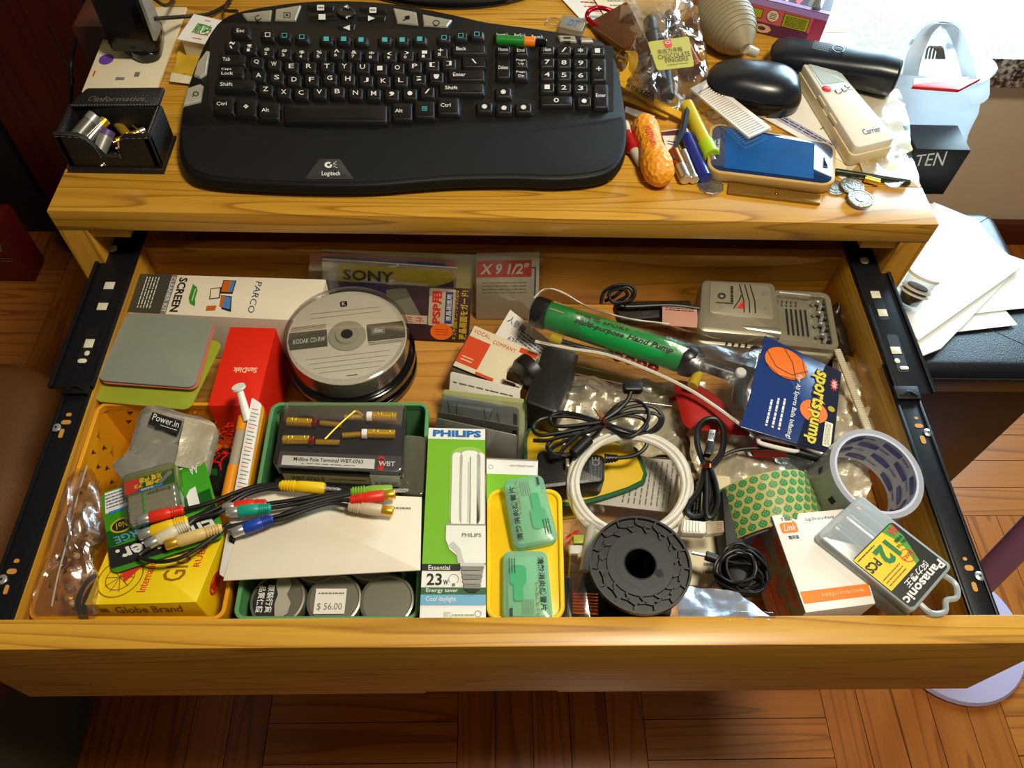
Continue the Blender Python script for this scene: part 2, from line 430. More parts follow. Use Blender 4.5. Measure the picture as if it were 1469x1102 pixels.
# ================================================================ setting
FL = -.72
fl = G(); fl.solid([(-1.6, -1.1), (2.3, -1.1), (2.3, 1.5), (-1.6, 1.5)], FL-.05, FL-.009, mat('floor_bed', (60, 34, 16), .8), bev=0)
FLO = structure('floor', fl)
BK = .2823; X0 = .391; Y0 = .015
for bi in range(-5, 6):
    for bj in range(-3, 3):
        xa, ya = X0+bi*BK, Y0+bj*BK
        if xa > 1.75 or xa < -1.2: continue
        along = (bi+bj) % 2 == 0
        for k in range(5):
            g = G(); s = BK/5; e = .0006
            if along: bx(g, xa+k*s+e, ya+e, FL-.009, xa+(k+1)*s-e, ya+BK-e, FL+RND.uniform(-.0002, .0002), PARY, 0)
            else: bx(g, xa+e, ya+k*s+e, FL-.009, xa+BK-e, ya+(k+1)*s-e, FL+RND.uniform(-.0002, .0002), PARX, 0)
            o = mesh_obj('parquet_plank', g, None, V((0, 0, 0)))
            off = V((xa+k*.01, ya, 0)); o.data.transform(Matrix.Translation(-off)); o.location = off
            o.parent = FLO; o.matrix_parent_inverse = FLO.matrix_basis.inverted()
WALLM = mat('beige_wall_paint', (232, 214, 182), .8, bump=.15, bscale=150)
g = G(); bx(g, -1.6, .71, FL, 2.3, .80, -.306, WALLM, 0); structure('wall_back', g)
g = G(); bx(g, -1.6, .80, -.306, .86, .9, .9, WALLM, 0); structure('wall_back_upper', g).name = 'trim_1'
g = G(); bx(g, 1.0, .692, FL, 2.3, .71, -.655, mat('dark_baseboard', (84, 34, 16), .4), .003); structure('baseboard_back', g)
# speckled granite bay-window sill
gm = mat('granite', (150, 140, 126), .3); nt = gm.node_tree; b = nt.nodes['Principled BSDF']
tc = nd(nt, 'ShaderNodeTexCoord'); vo = nd(nt, 'ShaderNodeTexNoise'); vo.inputs['Scale'].default_value = 130; vo.inputs['Detail'].default_value = 5
nt.links.new(tc.outputs['Object'], vo.inputs['Vector']); cr = nd(nt, 'ShaderNodeValToRGB'); e = cr.color_ramp.elements
e[0].position = .40; e[0].color = (.035, .025, .02, 1); e[1].position = .62; e[1].color = (.62, .58, .52, 1); x = e.new(.5); x.color = (.24, .19, .15, 1)
nt.links.new(vo.outputs['Fac'], cr.inputs[0]); nt.links.new(cr.outputs[0], b.inputs['Base Color'])
g = G(); bx(g, .9, .68, -.306, 2.3, 1.5, -.246, gm, .004); structure('window_sill', g).name = 'trim_2'

# ================================================================ desk
t = T('desk', 'honey coloured wooden desk with its wide drawer pulled out', 'desk'); DESK = t
ys = [0, .056, .15, .245, .34, .435, .53, .60]
for i in range(7):
    g = G(); bx(g, 0, ys[i]+.0003, -.0254, .8847, ys[i+1]-.0003, 0, OAK, .0009); t.part('board', g)
for xa in (0, .8567):
    g = G(); bx(g, xa, .0008, FL, xa+.028, .6, -.0257, OAKZ, .0008); t.part('side_panel', g)
g = G(); bx(g, .028, .585, FL+.05, .8567, .6, -.026, OAKD, .0005); t.part('back_panel', g)  # unseen back, added so the inside of the desk stays dark
for xa, xb in ((.0283, .066), (.819, .8564)):
    g = G(); bx(g, xa, .004, -.0385, xb, .3, -.0258, OAKD, .0005); t.part('cleat', g)
g = G(); bx(g, .0283, .02, -.26, .8564, .58, -.245, OAKD, .0005); t.part('light_stop_shelf', g)  # unseen board added below the drawer to keep light from leaking in

# ================================================================ drawer
t = DESK; nx0, nx1 = .372, .495
g = G(); bx(g, .0585, -.3752, -.172, .8245, .0295, -.165, wood('drawer_bottom_wood', (214, 156, 72), (150, 92, 34)), .0002); DR = t.part('drawer', g, 'wide open wooden drawer crammed with cables, batteries and boxes')
poly = [(.012, -.2194), (nx0, -.2194), (nx0+.001, -.2135), (nx1-.001, -.2135), (nx1, -.2194), (.889, -.2194), (.889, -.0717), (.012, -.0717)]
g = G(); g.solid(poly, 0, .0234, OAKD, lambda x, y, h: V((x, -.3755-h, y)), .0012, .0008); t.part('front_panel', g, parent=DR)
for xa in (.046, .825):
    g = G(); bx(g, xa, -.3752, -.172, xa+.012, .042, -.0776, OAKY, .0008); t.part('side_panel', g, parent=DR)
g = G(); bx(g, .0585, .030, -.172, .8245, .042, -.080, OAKD, .0008); t.part('back_panel', g, parent=DR)
WN = mat('white_nylon', (222, 218, 196), .5); BRS = mat('wood_seen_through_hole', (200, 140, 60), .5)
def slide(side, label):
    t = DESK
    if side < 0: xo0, xo1, xi0, xi1 = .018, .0595, .033, .0575
    else: xo0, xo1, xi0, xi1 = .8255, .866, .8235, .8485
    sc = [(xo0, -.157), (xo1, -.157), (xo1, .30), (xo0, .30)]
    g = G(); bx(g, xo0, -.157, -.0755, xo1, .30, -.0735, RAIL, .0004)
    for a, b_ in ((xo0, xo0+.004), (xo1-.004, xo1)): bx(g, a, -.157, -.0735, b_, .30, -.0705, RAIL, .001)
    SLD = t.part('drawer_slide', g)
    g = G(); bx(g, xi0, -.3752, -.0772, xi1, -.12, -.0757, RAIL, .0003)
    for a, b_ in ((xi0, xi0+.003), (xi1-.003, xi1)): bx(g, a, -.3752, -.0757, b_, -.158, -.0738, RAIL, .0008)
    t.part('inner_rail', g, parent=SLD)
    z = -.0733; zi = -.0755
    DK = mat('dark_slot', (4, 4, 5), .6)
    if side < 0:
        wn = [(162, 357, 12, 9, 1), (157, 410, 14, 10, 0), (147, 440, 14, 10, 0), (128, 493, 13, 12, 0), (125, 507, 7, 7, 1), (118, 518, 13, 6, 1)]
        slots = [(152, 425, 16, 42), (126, 497, 17, 52)]
        holes = [(99, 595, 8, 5), (95, 606, 14, 6), (88, 622, 6, 13), (24, 805, 8, 6), (17, 820, 14, 8), (9, 846, 6, 14)]; scr = [(81, 614), (3, 832)]
    else:
        wn = [(1240, 374, 12, 9, 1), (1256, 423, 13, 10, 0), (1266, 449, 13, 10, 0), (1285, 503, 14, 10, 0), (1287, 518, 8, 7, 1), (1297, 528, 13, 5, 1)]
        slots = [(1262, 437, 15, 44), (1288, 507, 16, 54)]
        holes = [(1314, 600, 6, 4), (1318, 611, 12, 6), (1324, 631, 7, 12), (1384, 802, 6, 5), (1390, 815, 13, 8), (1398, 842, 7, 14)]; scr = [(1331, 621), (1405, 827)]
    def quad(px, py, wx, wy, zz, skew): return F4((px-wx/2+skew, py-wy/2), (px+wx/2+skew, py-wy/2), (px+wx/2-skew, py+wy/2), (px-wx/2-skew, py+wy/2), zz)
    sk = .165*(-side)
    for px, py, wx, wy in slots: g = G(); F = quad(px, py, wx, wy, z-.0001, sk*wy); g.slab(F, -.0001, .0002, DK, .003, 0); t.part('slot', g, parent=SLD)
    for px, py, wx, wy, r in wn: g = G(); F = quad(px, py, wx, wy, z+.0001, sk*wy); g.slab(F, 0, .0006, WN, .004 if r else .0005, .0002); t.part('nylon_guide', g, parent=SLD)
    for px, py, wx, wy in holes: g = G(); F = quad(px, py, wx, wy, zi-.0001, sk*wy); g.slab(F, -.0001, .0003, BRS, .003, 0); t.part('mounting_hole', g, parent=SLD)
    for px, py in scr:
        c = at(px, py, zi); g = G(); g.spin(c, c+V((0, 0, .0016)), [(0, .0042), (.6, .0042), (1, .003)], STEEL, 16)
        g.flat(circ(c.x, c.y, .0012, 6), DK, ident, c.z+.0018); t.part('screw', g, parent=SLD)
    g = G(); cx = (xi0+xi1)/2; bx(g, cx-.012, -.165, -.0742, cx+.012, -.150, -.0702, BLACK, .001)
    g.tube([V((cx-.008, -.162, -.070)), V((cx, -.158, -.0685)), V((cx+.008, -.162, -.070))], .0012, BLACK); t.part('release_lever', g, parent=SLD)
slide(-1, 'black steel drawer slide along the left side of the open drawer')
slide(1, 'black steel drawer slide along the right side of the open drawer')

# ================================================================ things on the desk
def atk(px, py, dz=0.0):
    d = CF+(px-734.5)/FPX*CR-(py-551)/FPX*CU; k = .085   # deck plane z = .0155 + k*(y-.02)
    s_ = (.0155+dz+k*(CAM.y-.02)-CAM.z)/(d.z-k*d.y); return CAM+d*s_
def kz(py): return atk(580, py).z
KBO = [(256, 200), (259, 228), (270, 247), (292, 256), (330, 261), (400, 265), (480, 267), (540, 266), (600, 261), (660, 257), (740, 256), (800, 258), (855, 253), (884, 240), (897, 215), (900, 185), (896, 150), (889, 105), (878, 74), (858, 56), (820, 48), (770, 40), (700, 31), (660, 22), (600, 10), (540, 2), (480, 0), (420, 3), (350, 14), (318, 27), (298, 52), (284, 82), (270, 120), (261, 155)]
kbt = T('keyboard', 'black curved ergonomic computer keyboard with padded palm rest and number pad', 'keyboard')
top = smooth([atk(*q) for q in KBO], 3, True)
def shr(pts, k, dz):
    q = offset2d([(p.x, p.y) for p in pts], k); return [V((a[0], a[1], p.z+dz)) for a, p in zip(q, pts)]
g = G(); base = [V((p.x, p.y, .001)) for p in shr(top, .004, 0)]
tp = top; kc = sum(tp, V((0, 0, 0)))/len(tp)
g.loft([base, [V((p.x, p.y, p.z*.45)) for p in shr(tp, -.001, 0)], [V((p.x, p.y, p.z-.004)) for p in tp], shr(tp, .001, -.0010), shr(tp, .0025, 0)]+[[kc.lerp(p, f) for p in shr(tp, .0025, 0)] for f in (.5, .01)], BLACK, sm=True)
kbt.part('case', g)
# palm rest: soft raised pad below the keys
PR = [(259, 184), (275, 182), (330, 179), (365, 180), (420, 184), (500, 187), (560, 185), (620, 180), (700, 176), (780, 176), (850, 177), (878, 173), (893, 168), (897, 190), (892, 218), (878, 238), (850, 248), (800, 253), (740, 251), (660, 252), (600, 256), (540, 261), (470, 262), (400, 260), (330, 256), (292, 250), (272, 240), (263, 222)]
pr = smooth([atk(*q) for q in PR[::-1]], 3, True); kp = sum(pr, V((0, 0, .0014*len(pr))))/len(pr)
g = G(); g.loft([shr(pr, 0, -.001), shr(pr, .0004, .0006), shr(pr, .0012, .0012), shr(pr, .0022, .0014)]+[[kp.lerp(p, f) for p in shr(pr, .0022, .0014)] for f in (.5, .01)], RUB, cap=(False, True), sm=True); kbt.part('palm_rest', g)
BADGE = mat('badge_plastic', (52, 54, 56), .35)
g = G(); F = F4((458, 230), (488, 230), (508, 259), (437, 259), (kz(230), kz(230), kz(259), kz(259)))
g.slab(F, -.001, .0022, BADGE, .002, .0006)
F = F4((452, 228), (496, 228), (496, 258), (452, 258), (kz(230), kz(230), kz(259), kz(259)))
# round mark with an eye and three rays, and the maker's word under it
h = .0026; g.ring(F, .46, .62, .0018, .0042, INKW, h, 20, 60, 320); g.disc(F, .53, .60, .0013, INKW, h)
for a in (-25, 8, 40): g.stroke(F, [(.56+.06*math.cos(math.radians(a)), .60+.1*math.sin(math.radians(a))), (.72+.02*math.cos(a), .60+.3*math.sin(math.radians(a)))], .0006, INKW, h)
g.txt(F, 'Logitech', .23, .06, .83, .32, INKW, 0, h, .01); kbt.part('badge', g)
WELL = mat('key_well', (9, 9, 10), .45)
g = G(); kw = smooth([atk(*q) for q in [(300, 60), (312, 38), (340, 33), (500, 42), (640, 42), (700, 42), (700, 70), (700, 136), (690, 142), (664, 140), (662, 164), (640, 172), (560, 176), (480, 180), (420, 178), (370, 174), (312, 164), (300, 150), (300, 110)]], 2, True)[::-1]
g.loft([shr(kw, 0, -.001), shr(kw, 0, .0003)], WELL)
for q in ([(708, 44), (760, 44), (762, 116), (708, 116)], [(770, 62), (880, 66), (880, 160), (772, 160)], [(706, 120), (738, 120), (740, 142), (768, 144), (768, 166), (680, 166), (680, 144), (706, 142)]):
    kq = [atk(*a, .0) for a in q][::-1]; g.loft([shr(kq, 0, -.001), shr(kq, 0, .0003)], WELL)
kbt.part('key_well', g)
def key(px, py, wd, ht, leg='', m=KEYM, inkm=INKW, small='', fn=False):
    hz = .0055
    F = Face(*[atk(px+dx*wd/2, py+dy*ht/2, hz) for dx, dy in ((-1, -1), (1, -1), (1, 1), (-1, 1))])
    g = G(); e = .0022; r = .002
    bp = [F.P(x, y, -hz+.0002) for x, y in rrect(-e, -e, F.w+e, F.d+e, r)]
    t1 = [F.P(x, y, -.0008) for x, y in rrect(-.0002, -.0002, F.w+.0002, F.d+.0002, r)]
    t2 = [F.P(x, y, 0) for x, y in rrect(.0008, .0008, F.w-.0008, F.d-.0008, r)]
    t3 = [F.P(x, y, -.0005) for x, y in rrect(F.w*.3, F.d*.3, F.w*.7, F.d*.7, r)]
    g.loft([bp, t1, t2, t3], m, sm=True)
    if leg:
        n = len(leg); big = n <= 2
        lw = min(.75, (7.5 if n == 1 else 3.6*n)/wd); lh = (6.4 if n == 1 else 5.2)/ht
        if wd > 26 and n > 1: u0 = .12
        else: u0 = .5-lw/2
        g.txt(F, leg, u0, .5-lh/2 if not small else .55, u0+lw, (.5+lh/2) if not small else .55+lh*.7, inkm, 0, .0003, .008)
    if small: g.txt(F, small, .3 if wd < 26 else .12, .12, (.3 if wd < 26 else .12)+min(.6, 4.2*len(small)/wd), .42, inkm, 0, .0003, .015)
    kbt.part('key', g)
TEAL = mat('teal_ink', (70, 170, 180), .5)
key(345, 44, 24, 13, 'Esc')
for i, (x, y) in enumerate([(384, 50), (408, 51), (433, 53), (468, 56), (493, 56), (518, 57), (552, 57), (577, 57), (602, 56), (637, 54), (661, 51), (684, 49)]):
    key(x, y, 17, 9, '\u25a0' if 3 <= i <= 8 else '\u25a1', inkm=TEAL if i > 0 else INKW)
for i, (x, y) in enumerate([(333, 65), (358, 69), (383, 74), (408, 76), (433, 78), (458, 78), (483, 76), (508, 78), (533, 79), (559, 80), (583, 79), (609, 78), (632, 75)]):
    key(x, y, 19, 13, '~!@#$%^&*()_+'[i], small='`1234567890-='[i])
key(672, 70, 46, 12, 'Back')
key(333, 85, 36, 14, 'Tab')
for c, (x, y) in zip('QWERTYUIOP[]', [(368, 89), (393, 92), (418, 95), (443, 95), (469, 95), (494, 95), (520, 96), (545, 98), (570, 97), (595, 95), (620, 93), (644, 91)]): key(x, y, 19, 14, c)
key(680, 88, 32, 14, '\\')
key(331, 102, 35, 14, 'Caps', small='Lock')
for c, (x, y) in zip("ASDFGHJKL;'", [(371, 108), (397, 111), (422, 114), (447, 114), (473, 112), (499, 113), (525, 115), (550, 116), (575, 115), (601, 113), (626, 110)]): key(x, y, 19, 14, c)
key(669, 107, 50, 14, 'Enter')
key(337, 121, 56, 14, 'Shift')
for c, (x, y) in zip('ZXCVBNM,./', [(381, 128), (407, 132), (432, 133), (458, 132), (484, 131), (510, 133), (536, 134), (562, 135), (588, 134), (613, 131)]): key(x, y, 19, 14, c)
key(662, 126, 62, 14, 'Shift')
for x, y, w_, l in ((321, 149, 27, 'Ctrl'), (353, 153, 28, '\u2756'), (386, 158, 28, 'Alt'), (481, 162, 146, ''), (577, 159, 27, 'Alt'), (609, 156, 27, '\u25a4'), (643, 151, 29, 'Ctrl')):
    key(x, y, w_, 23, l, inkm=TEAL if l == '\u25a4' else INKW)
key(719, 50, 17, 9, 'Insert'); key(744, 51, 17, 9, 'PrtSc'); key(769, 53, 17, 9, 'Pause')
key(722, 71, 18, 11, 'Home'); key(747, 72, 17, 11, 'End'); key(722, 97, 18, 27, 'Delete'); key(747, 89, 17, 12, 'Page', small='Up'); key(747, 106, 17, 12, 'Page', small='Dn')
for x, y, l in ((722, 132, '\u25b4'), (695, 153, '\u25c2'), (723, 155, '\u25be'), (751, 154, '\u25b8')): key(x, y, 21, 13, '\u25c9')
for i, l in enumerate(['Num', '/', '*', '-']): key(785+i*24, 71+i*.6, 19, 11, l)
for i, l in enumerate('789'): key(785+i*24, 89+i*.7, 19, 13, l)
key(859, 99, 19, 31, '+')
for i, l in enumerate('456'): key(785+i*24, 107+i*.7, 19, 13, l)
for i, l in enumerate('123'): key(785+i*24, 125+i*.7, 19, 13, l)
key(862, 137, 19, 33, 'Enter'); key(798, 144, 44, 13, '0'); key(838, 145, 19, 13, '.')
SKEY = mat('silver_key', (176, 172, 156), .35, .3)
def pbtn(pts, leg='', name='media_button', m=SKEY, lk=INK, hz=.0025):
    w3 = [atk(*q) for q in pts][::-1]; g = G()
    g.loft([shr(w3, -.0006, -.001), shr(w3, 0, hz-.0008), shr(w3, .0008, hz)], m, sm=True)
    cx = sum(q[0] for q in pts)/len(pts); cy = sum(q[1] for q in pts)/len(pts)
    if leg:
        F = Face(*[atk(cx+a*5, cy+b*4, hz) for a, b in ((-1, -1), (1, -1), (1, 1), (-1, 1))]); g.txt(F, leg, 0, 0, 1, 1, lk, 0, .0003, .01)
    kbt.part(name, g)
pbtn([(348, 22), (390, 17), (388, 31), (355, 30)], '\u21bb'); pbtn([(396, 16), (432, 10), (424, 31), (395, 30)], '\u25a3')
pbtn([(564, 14), (597, 20), (600, 37), (570, 34)], '\u266b'); pbtn([(606, 23), (648, 31), (641, 40), (608, 38)], '\u25cb')
pbtn([(800, 53), (824, 54), (827, 62), (803, 60)], '='); pbtn([(832, 56), (848, 57), (851, 62), (834, 62)], '')
pbtn([(297, 75), (301, 76), (296, 108), (288, 113), (279, 110), (284, 92)], ''); pbtn([(288, 123), (292, 125), (288, 147), (264, 153), (270, 129)], '\u2315')
WB = mat('media_bar_plastic', (16, 16, 17), .3)
for q, l in (([(442, 6), (480, 9), (478, 16), (440, 14)], '\u23ee'), ([(440, 20), (478, 20), (484, 28), (446, 30)], '\u25a0'), ([(516, 9), (554, 14), (554, 20), (516, 16)], '\u23ed'), ([(514, 22), (554, 24), (552, 31), (512, 29)], '\u25b6'), ([(484, 36), (510, 36), (508, 44), (486, 44)], '\u25c2')):
    pbtn(q, l, 'media_button', WB, INKW, .0012)
g = G(); c = atk(497, 18); g.spin(c-V((0, 0, .001)), c+V((0, 0, .002)), [(0, .0112), (.7, .0112), (1, .0102), (1, .006), (.7, .0055)], WB, 28)
F = Face(*[at(497+a*5, 18+b*12, kz(18)+.0022) for a, b in ((-1, -1), (1, -1), (1, 1), (-1, 1))]); g.txt(F, '\u25c4)', .1, .7, .9, .95, INKW, 0, .0003); g.txt(F, '\u25c4', .35, .1, .65, .3, INKW, 0, .0003)
kbt.part('volume_dial', g)
g = G(); g.tube([atk(340, 16, -.01), at(322, 12, .012), at(345, -20, .004)], .002, CABLE); kbt.part('cable', g)

# green and orange marker lying on the keyboard
t = T('marker', 'short green and orange highlighter lying on the keyboard', 'marker')
a, b_ = at(712, 57, .046), at(772, 61, .046); g = G()
L = lambda f: a.lerp(b_, f)
g.rod(L(0), L(.66), .0055, mat('marker_green', (20, 130, 40), .35)); t.part('barrel', g)
g = G(); g.rod(L(.66), L(.93), .0056, mat('marker_orange', (240, 130, 20), .35)); t.part('collar', g)
g = G(); g.rod(L(.93), L(1.2), .0046, BLKG); t.part('cap', g)

# monitor foot at the back
t = T('monitor_stand', 'round glossy black monitor foot behind the keyboard', 'monitor stand')
g = G(); c = V((.375, .475, .0)); 
g.loft([[V((c.x+x, c.y+y, h)) for x, y in circ(0, 0, r, 48, r*.72)] for r, h in ((.150, 0), (.153, .004), (.151, .008), (.135, .012), (.05, .018))], BLKG, sm=True); t.part('base', g)
g = G(); g.loft([[V((c.x+x, c.y+.03+y, h)) for x, y in circ(0, 0, .03, 24, .02)] for h in (.012, .2)], BLKG, sm=True); t.part('neck', g)

# black leather catch-all with bits of metal
LTH = mat('black_leather', (20, 18, 19), .5, bump=.5, bscale=600); STI = mat('pale_stitching', (150, 148, 140), .7)
t = T('leather_tray', 'black stitched leather desk tray with a dipped front, left of the keyboard', 'tray')
za = .052
TLb = [at(124, 126, za), at(240, 126, za), at(250, 162, za), at(90, 150, za)]
flr = F4((118, 160), (238, 160), (237, 244), (103, 247), 0)
Ft = F4((100, 150), (233, 152), (232, 212), (90, 211), .044)
x0, x1 = flr.a.x, flr.b.x; y0 = flr.a.y; y1 = at(160, 128, za).y-.012
g = G(); bx(g, x0-.002, y0-.002, .001, x1+.002, y1+.002, .006, LTH, .002); t.part('base', g)
g = G(); bx(g, x0, y0+.001, .006, x0+.006, y1, .044, LTH, .002); t.part('side_wall', g)
g = G(); bx(g, x1-.006, y0+.001, .006, x1, y1, .044, LTH, .002); t.part('side_wall', g)
g = G(); bx(g, x0+.006, y1-.006, .006, x1-.006, y1, .044, LTH, .001); t.part('back_wall', g)
W_ = x1-x0
fp = [(0, 0), (W_, 0), (W_, .038)]+[(W_*(1-.02)-W_*.28*(1-math.cos(i*.26))/2-.0, .038-.0) for i in range(1)]
fr = [(0, 0), (W_, 0), (W_, .040), (W_*.72, .039), (W_*.66, .034), (W_*.63, .026), (W_*.60, .014), (W_*.42, .014), (W_*.37, .026), (W_*.31, .035), (W_*.24, .039), (0, .040)]
g = G(); g.solid(fr, 0, .006, LTH, lambda x, y, h: V((x0+x, y0+.007-h, y+.005)), .0015, .001); t.part('front_wall', g)
g = G(); P_ = lambda x, y, h: V((x0+x, y0+.0008-h, y+.005))
edge = [(W_*.98, .0385), (W_*.72, .0375), (W_*.655, .033), (W_*.62, .026), (W_*.60, .012)]
for ed in (edge, [(W_-x, y) for x, y in edge]):
    for i in range(len(ed)-1):
        for k in range(4):
            p, q = V(ed[i]).lerp(V(ed[i+1]), k/4), V(ed[i]).lerp(V(ed[i+1]), k/4+.15); n_ = V((-(q-p).y, (q-p).x)).normalized()*.0003
            g.add([P_(*(p+n_), .0004), P_(*(q+n_), .0004), P_(*(q-n_), .0004), P_(*(p-n_), .0004)], [(0, 1, 2, 3)], STI)
for k in range(26):
    y = y0+(y1-y0)*k/26; g.add([V((x1-.003, y, .0442)), V((x1-.0025, y, .0442)), V((x1-.0025, y+.0018, .0442)), V((x1-.003, y+.0018, .0442))], [(0, 1, 2, 3)], STI)
t.part('stitching', g)
Fl = F4((124, 126), (236, 125), (226, 152), (98, 153), (.055, .055, .046, .046))
g = G(); g.slab(Fl, -.004, 0, LTH, .003, .001)
g.txt(Fl, 'informatics', .24, .25, .82, .52, mat('faint_foil_print', (96, 90, 82), .4), 0, .0003, .015); g.ring(Fl, .19, .42, .0022, .003, MATS['faint_foil_print'], .0003)
for k in range(30): g.rect(Fl, .02+k*.032, .06, .035+k*.032, .085, STI, .0003)
t.part('flap', g)
def batt(p, q, r, cols, name, label, cat, group=None):
    t = T(name, label, cat, group); g = G(); p, q = V(p), V(q)
    g.rod(p, q, r, cols[0], bev=.1); t.part('body', g)
    if len(cols) > 1:
        g = G(); g.rod(p.lerp(q, .0), p.lerp(q, .28), r*1.02, cols[1], bev=.1); t.part('band', g)
    g = G(); g.rod(q, q+(q-p).normalized()*.003, r*.4, STEEL); t.part('tip', g)
SB = mat('satin_silver', (190, 188, 180), .25, .9)
batt(at(138, 166, .040), at(110, 198, .030), .0075, [SB, STEEL], 'lipstick_case', 'thick silver tube at the back left of the leather tray', 'tube')
batt(at(152, 172, .034), at(124, 204, .026), .005, [SB, GOLD], 'bullet_fitting', 'thin silver rod leaning beside the thick tube in the leather tray', 'metal fitting')
batt(at(156, 187, .030), at(142, 219, .018), .0068, [SILV, mat('violet_sleeve', (96, 70, 130), .4)], 'small_battery', 'silver and violet cylinder leaning at the tray dip', 'battery')
batt(at(162, 170, .022), at(184, 196, .018), .005, [GOLD, SB], 'gold_connector', 'gold and silver plug lying crosswise in the leather tray', 'connector')
batt(at(208, 186, .020), at(166, 203, .020), .0032, [GOLD, STEEL], 'phono_pin', 'thin gilt pin lying right of centre in the leather tray', 'metal pin')
batt(at(210, 196, .016), at(170, 212, .014), .004, [GOLD], 'phono_pin', 'stubby gold pin lowest on the right in the leather tray', 'metal pin')
batt(at(168, 222, .010), at(148, 236, .009), .003, [SB], 'screw_bit', 'short silver bit lying in front in the tray dip', 'screw bit')
g = G(); g.tube([at(190, 180, .026), at(200, 188, .03), at(205, 196, .026), at(198, 202, .022), at(186, 196, .022)], .0007, GOLD, 6); single('wire_clip', g, 'fine gold wire loop on top of the metal bits in the tray', 'wire')

# paper sheet with purple spot and black phone cradle
t = T('patterned_paper', 'cream paper sheet with a purple spot and small marks, under the black adapter', 'paper')
F = F4((166, 10), (268, 10), (222, 135), (117, 132), .004)
g = G(); g.slab(F, -.003, 0, CREAM, .001, .0004); t.part('sheet', g)
g = G(); PUR = mat('purple_print', (104, 60, 170), .5)
g.flat([(F.w*u, F.d*v) for u, v in circ(.16, .36, .10, 20, .06)], PUR, F.P, .0003); t.part('purple_spot', g)
for u, v, a, b_, m in ((.1, .57, .02, .06, INKR), (.07, .2, .02, .06, INKR), (.45, .15, .12, .03, GREYP), (.66, .2, .07, .05, GREYP), (.7, .04, .05, .03, GREYP), (.12, .68, .05, .12, ORNG)): g = G(); g.rect(F, u-a/2, v-b_/2, u+a/2, v+b_/2, m); t.part('printed_mark', g)
t = T('phone_charger', 'black boxy charger standing on the cream paper at the desk corner', 'charger')
g = G(); q = smooth([at(*p) for p in ((164, 42, .006), (172, 35, .006), (228, 38, .006), (236, 52, .006), (232, 80, .006), (218, 89, .006), (198, 88, .006), (172, 68, .006))], 3, True)[::-1]
q = [V((p.x, p.y, 0.005)) for p in q]; g.loft([shr(q, .001, 0), shr(q, 0, .002), shr(q, 0, .010), shr(q, .004, .014)], BLKG, sm=True); t.part('base', g)
g = G(); c = at(198, 62, .018); 
g.solid(rrect(c.x-.026, c.y-.016, c.x+.024, c.y+.014, .004), .018, .085, BLKG, ident, .003); t.part('body', g)
g = G(); bx(g, c.x+.0245, c.y-.014, .03, c.x+.028, c.y+.012, .08, SILV, .001); t.part('side_strip', g)
g = G(); g.tube([c+V((.028, .0, .03)), at(262, 24, .02), at(300, 20, .008), at(330, 4, .006)], .0022, CABLE); g.tube([c+V((.02, .012, .06)), at(236, 8, .04), at(252, -6, .01)], .002, CABLE); t.part('cable', g)
t = T('shop_card', 'white card with a red ring and green characters at the keyboard corner', 'card')
F = F4((278, 20), (322, 30), (308, 66), (254, 56), .024)
g = G(); g.slab(F, -.0006, 0, WHITE, .0005, 0); g.slab(F, -.022, -.0007, CREAM, .0005, 0, ins=.003); t.part('card', g)
g = G(); g.ring(F, .52, .5, .0085, .0100, INKR, .0003, 28); g.txt(F, '\u539f\u5473', .25, .3, .75, .72, INKG, 0, .0004, .02); g.greek(F, .42, .82, .6, .9, 1, INKR); g.greek(F, .35, .1, .6, .18, 1, INKR); t.part('print', g)
t = T('sticky_note', 'crumpled yellow plastic wrapper tucked left of the keyboard', 'wrapper')
g = G(); F = F4((258, 66), (300, 70), (285, 122), (245, 114), .002); g.sheet(F, 8, 8, mat('yellow_wrapper', (206, 166, 40), .3), .006, 60, 3, edge=.06); t.part('wrapper', g)
g = G(); F = F4((246, 104), (285, 112), (283, 122), (243, 117), .004); g.slab(F, 0, .0008, CREAM, .001); t.part('white_edge', g)

# ---------------------------------------------------------------- right half of the desk top
t = T('usb_stick', 'small silver flash drive with a wire ring behind the number pad', 'flash drive')
g = G(); F = F4((808, 20), (842, 27), (835, 46), (801, 38), .012); g.slab(F, -.010, 0, SILV, .003, .0012); t.part('body', g)
g = G(); g.txt(F, 'DT', .3, .25, .8, .75, mat('blue_print', (70, 120, 180), .5), 0, .0003, .02, .3); t.part('print', g)
g = G(); c = at(794, 31, .006); g.tube([c+V((math.cos(a)*.0085, math.sin(a)*.0055, .002*math.sin(a))) for a in [i*math.pi/6 for i in range(12)]], .0007, STEEL, 6, True); t.part('key_ring', g)
t = T('note_slips', 'white printed slips of paper behind the brown pouch', 'paper slips')
for i, q in enumerate([((790, -18), (880, -12), (900, 30), (833, 28)), ((840, -20), (900, -16), (925, 25), (872, 30))]):
    F = F4(*q, .002+i*.003); g = G(); g.slab(F, 0, .0006, PAPER if i == 0 else CREAM, .001, 0); g.greek(F, .3, .2, .9, .9, 5, INKR if i == 0 else GREYP, h=.0009, k=.25); t.part('slip', g)
t = T('carabiner', 'glossy red carabiner hooked by the brown pouch', 'carabiner')
g = G(); CRIM = mat('anodised_red', (190, 16, 40), .2, .6)
g.tube([at(843, 26, .012), at(845, 16, .018), at(856, 11, .020), at(870, 13, .02), at(884, 20, .016), at(880, 34, .01), at(860, 38, .008)], .0028, CRIM, 10, True); t.part('body', g)
BRL = mat('brown_leather', (104, 62, 32), .5, bump=.5, bscale=500)
t = T('leather_pouch', 'brown stitched leather pouch leaning behind the number pad', 'pouch')
g = G(); F = F4((900, 0), (925, 52), (893, 70), (838, 34), (.035, .045, .028, .02)); g.slab(F, -.018, 0, BRL, .004, .003); t.part('body', g)
g = G()
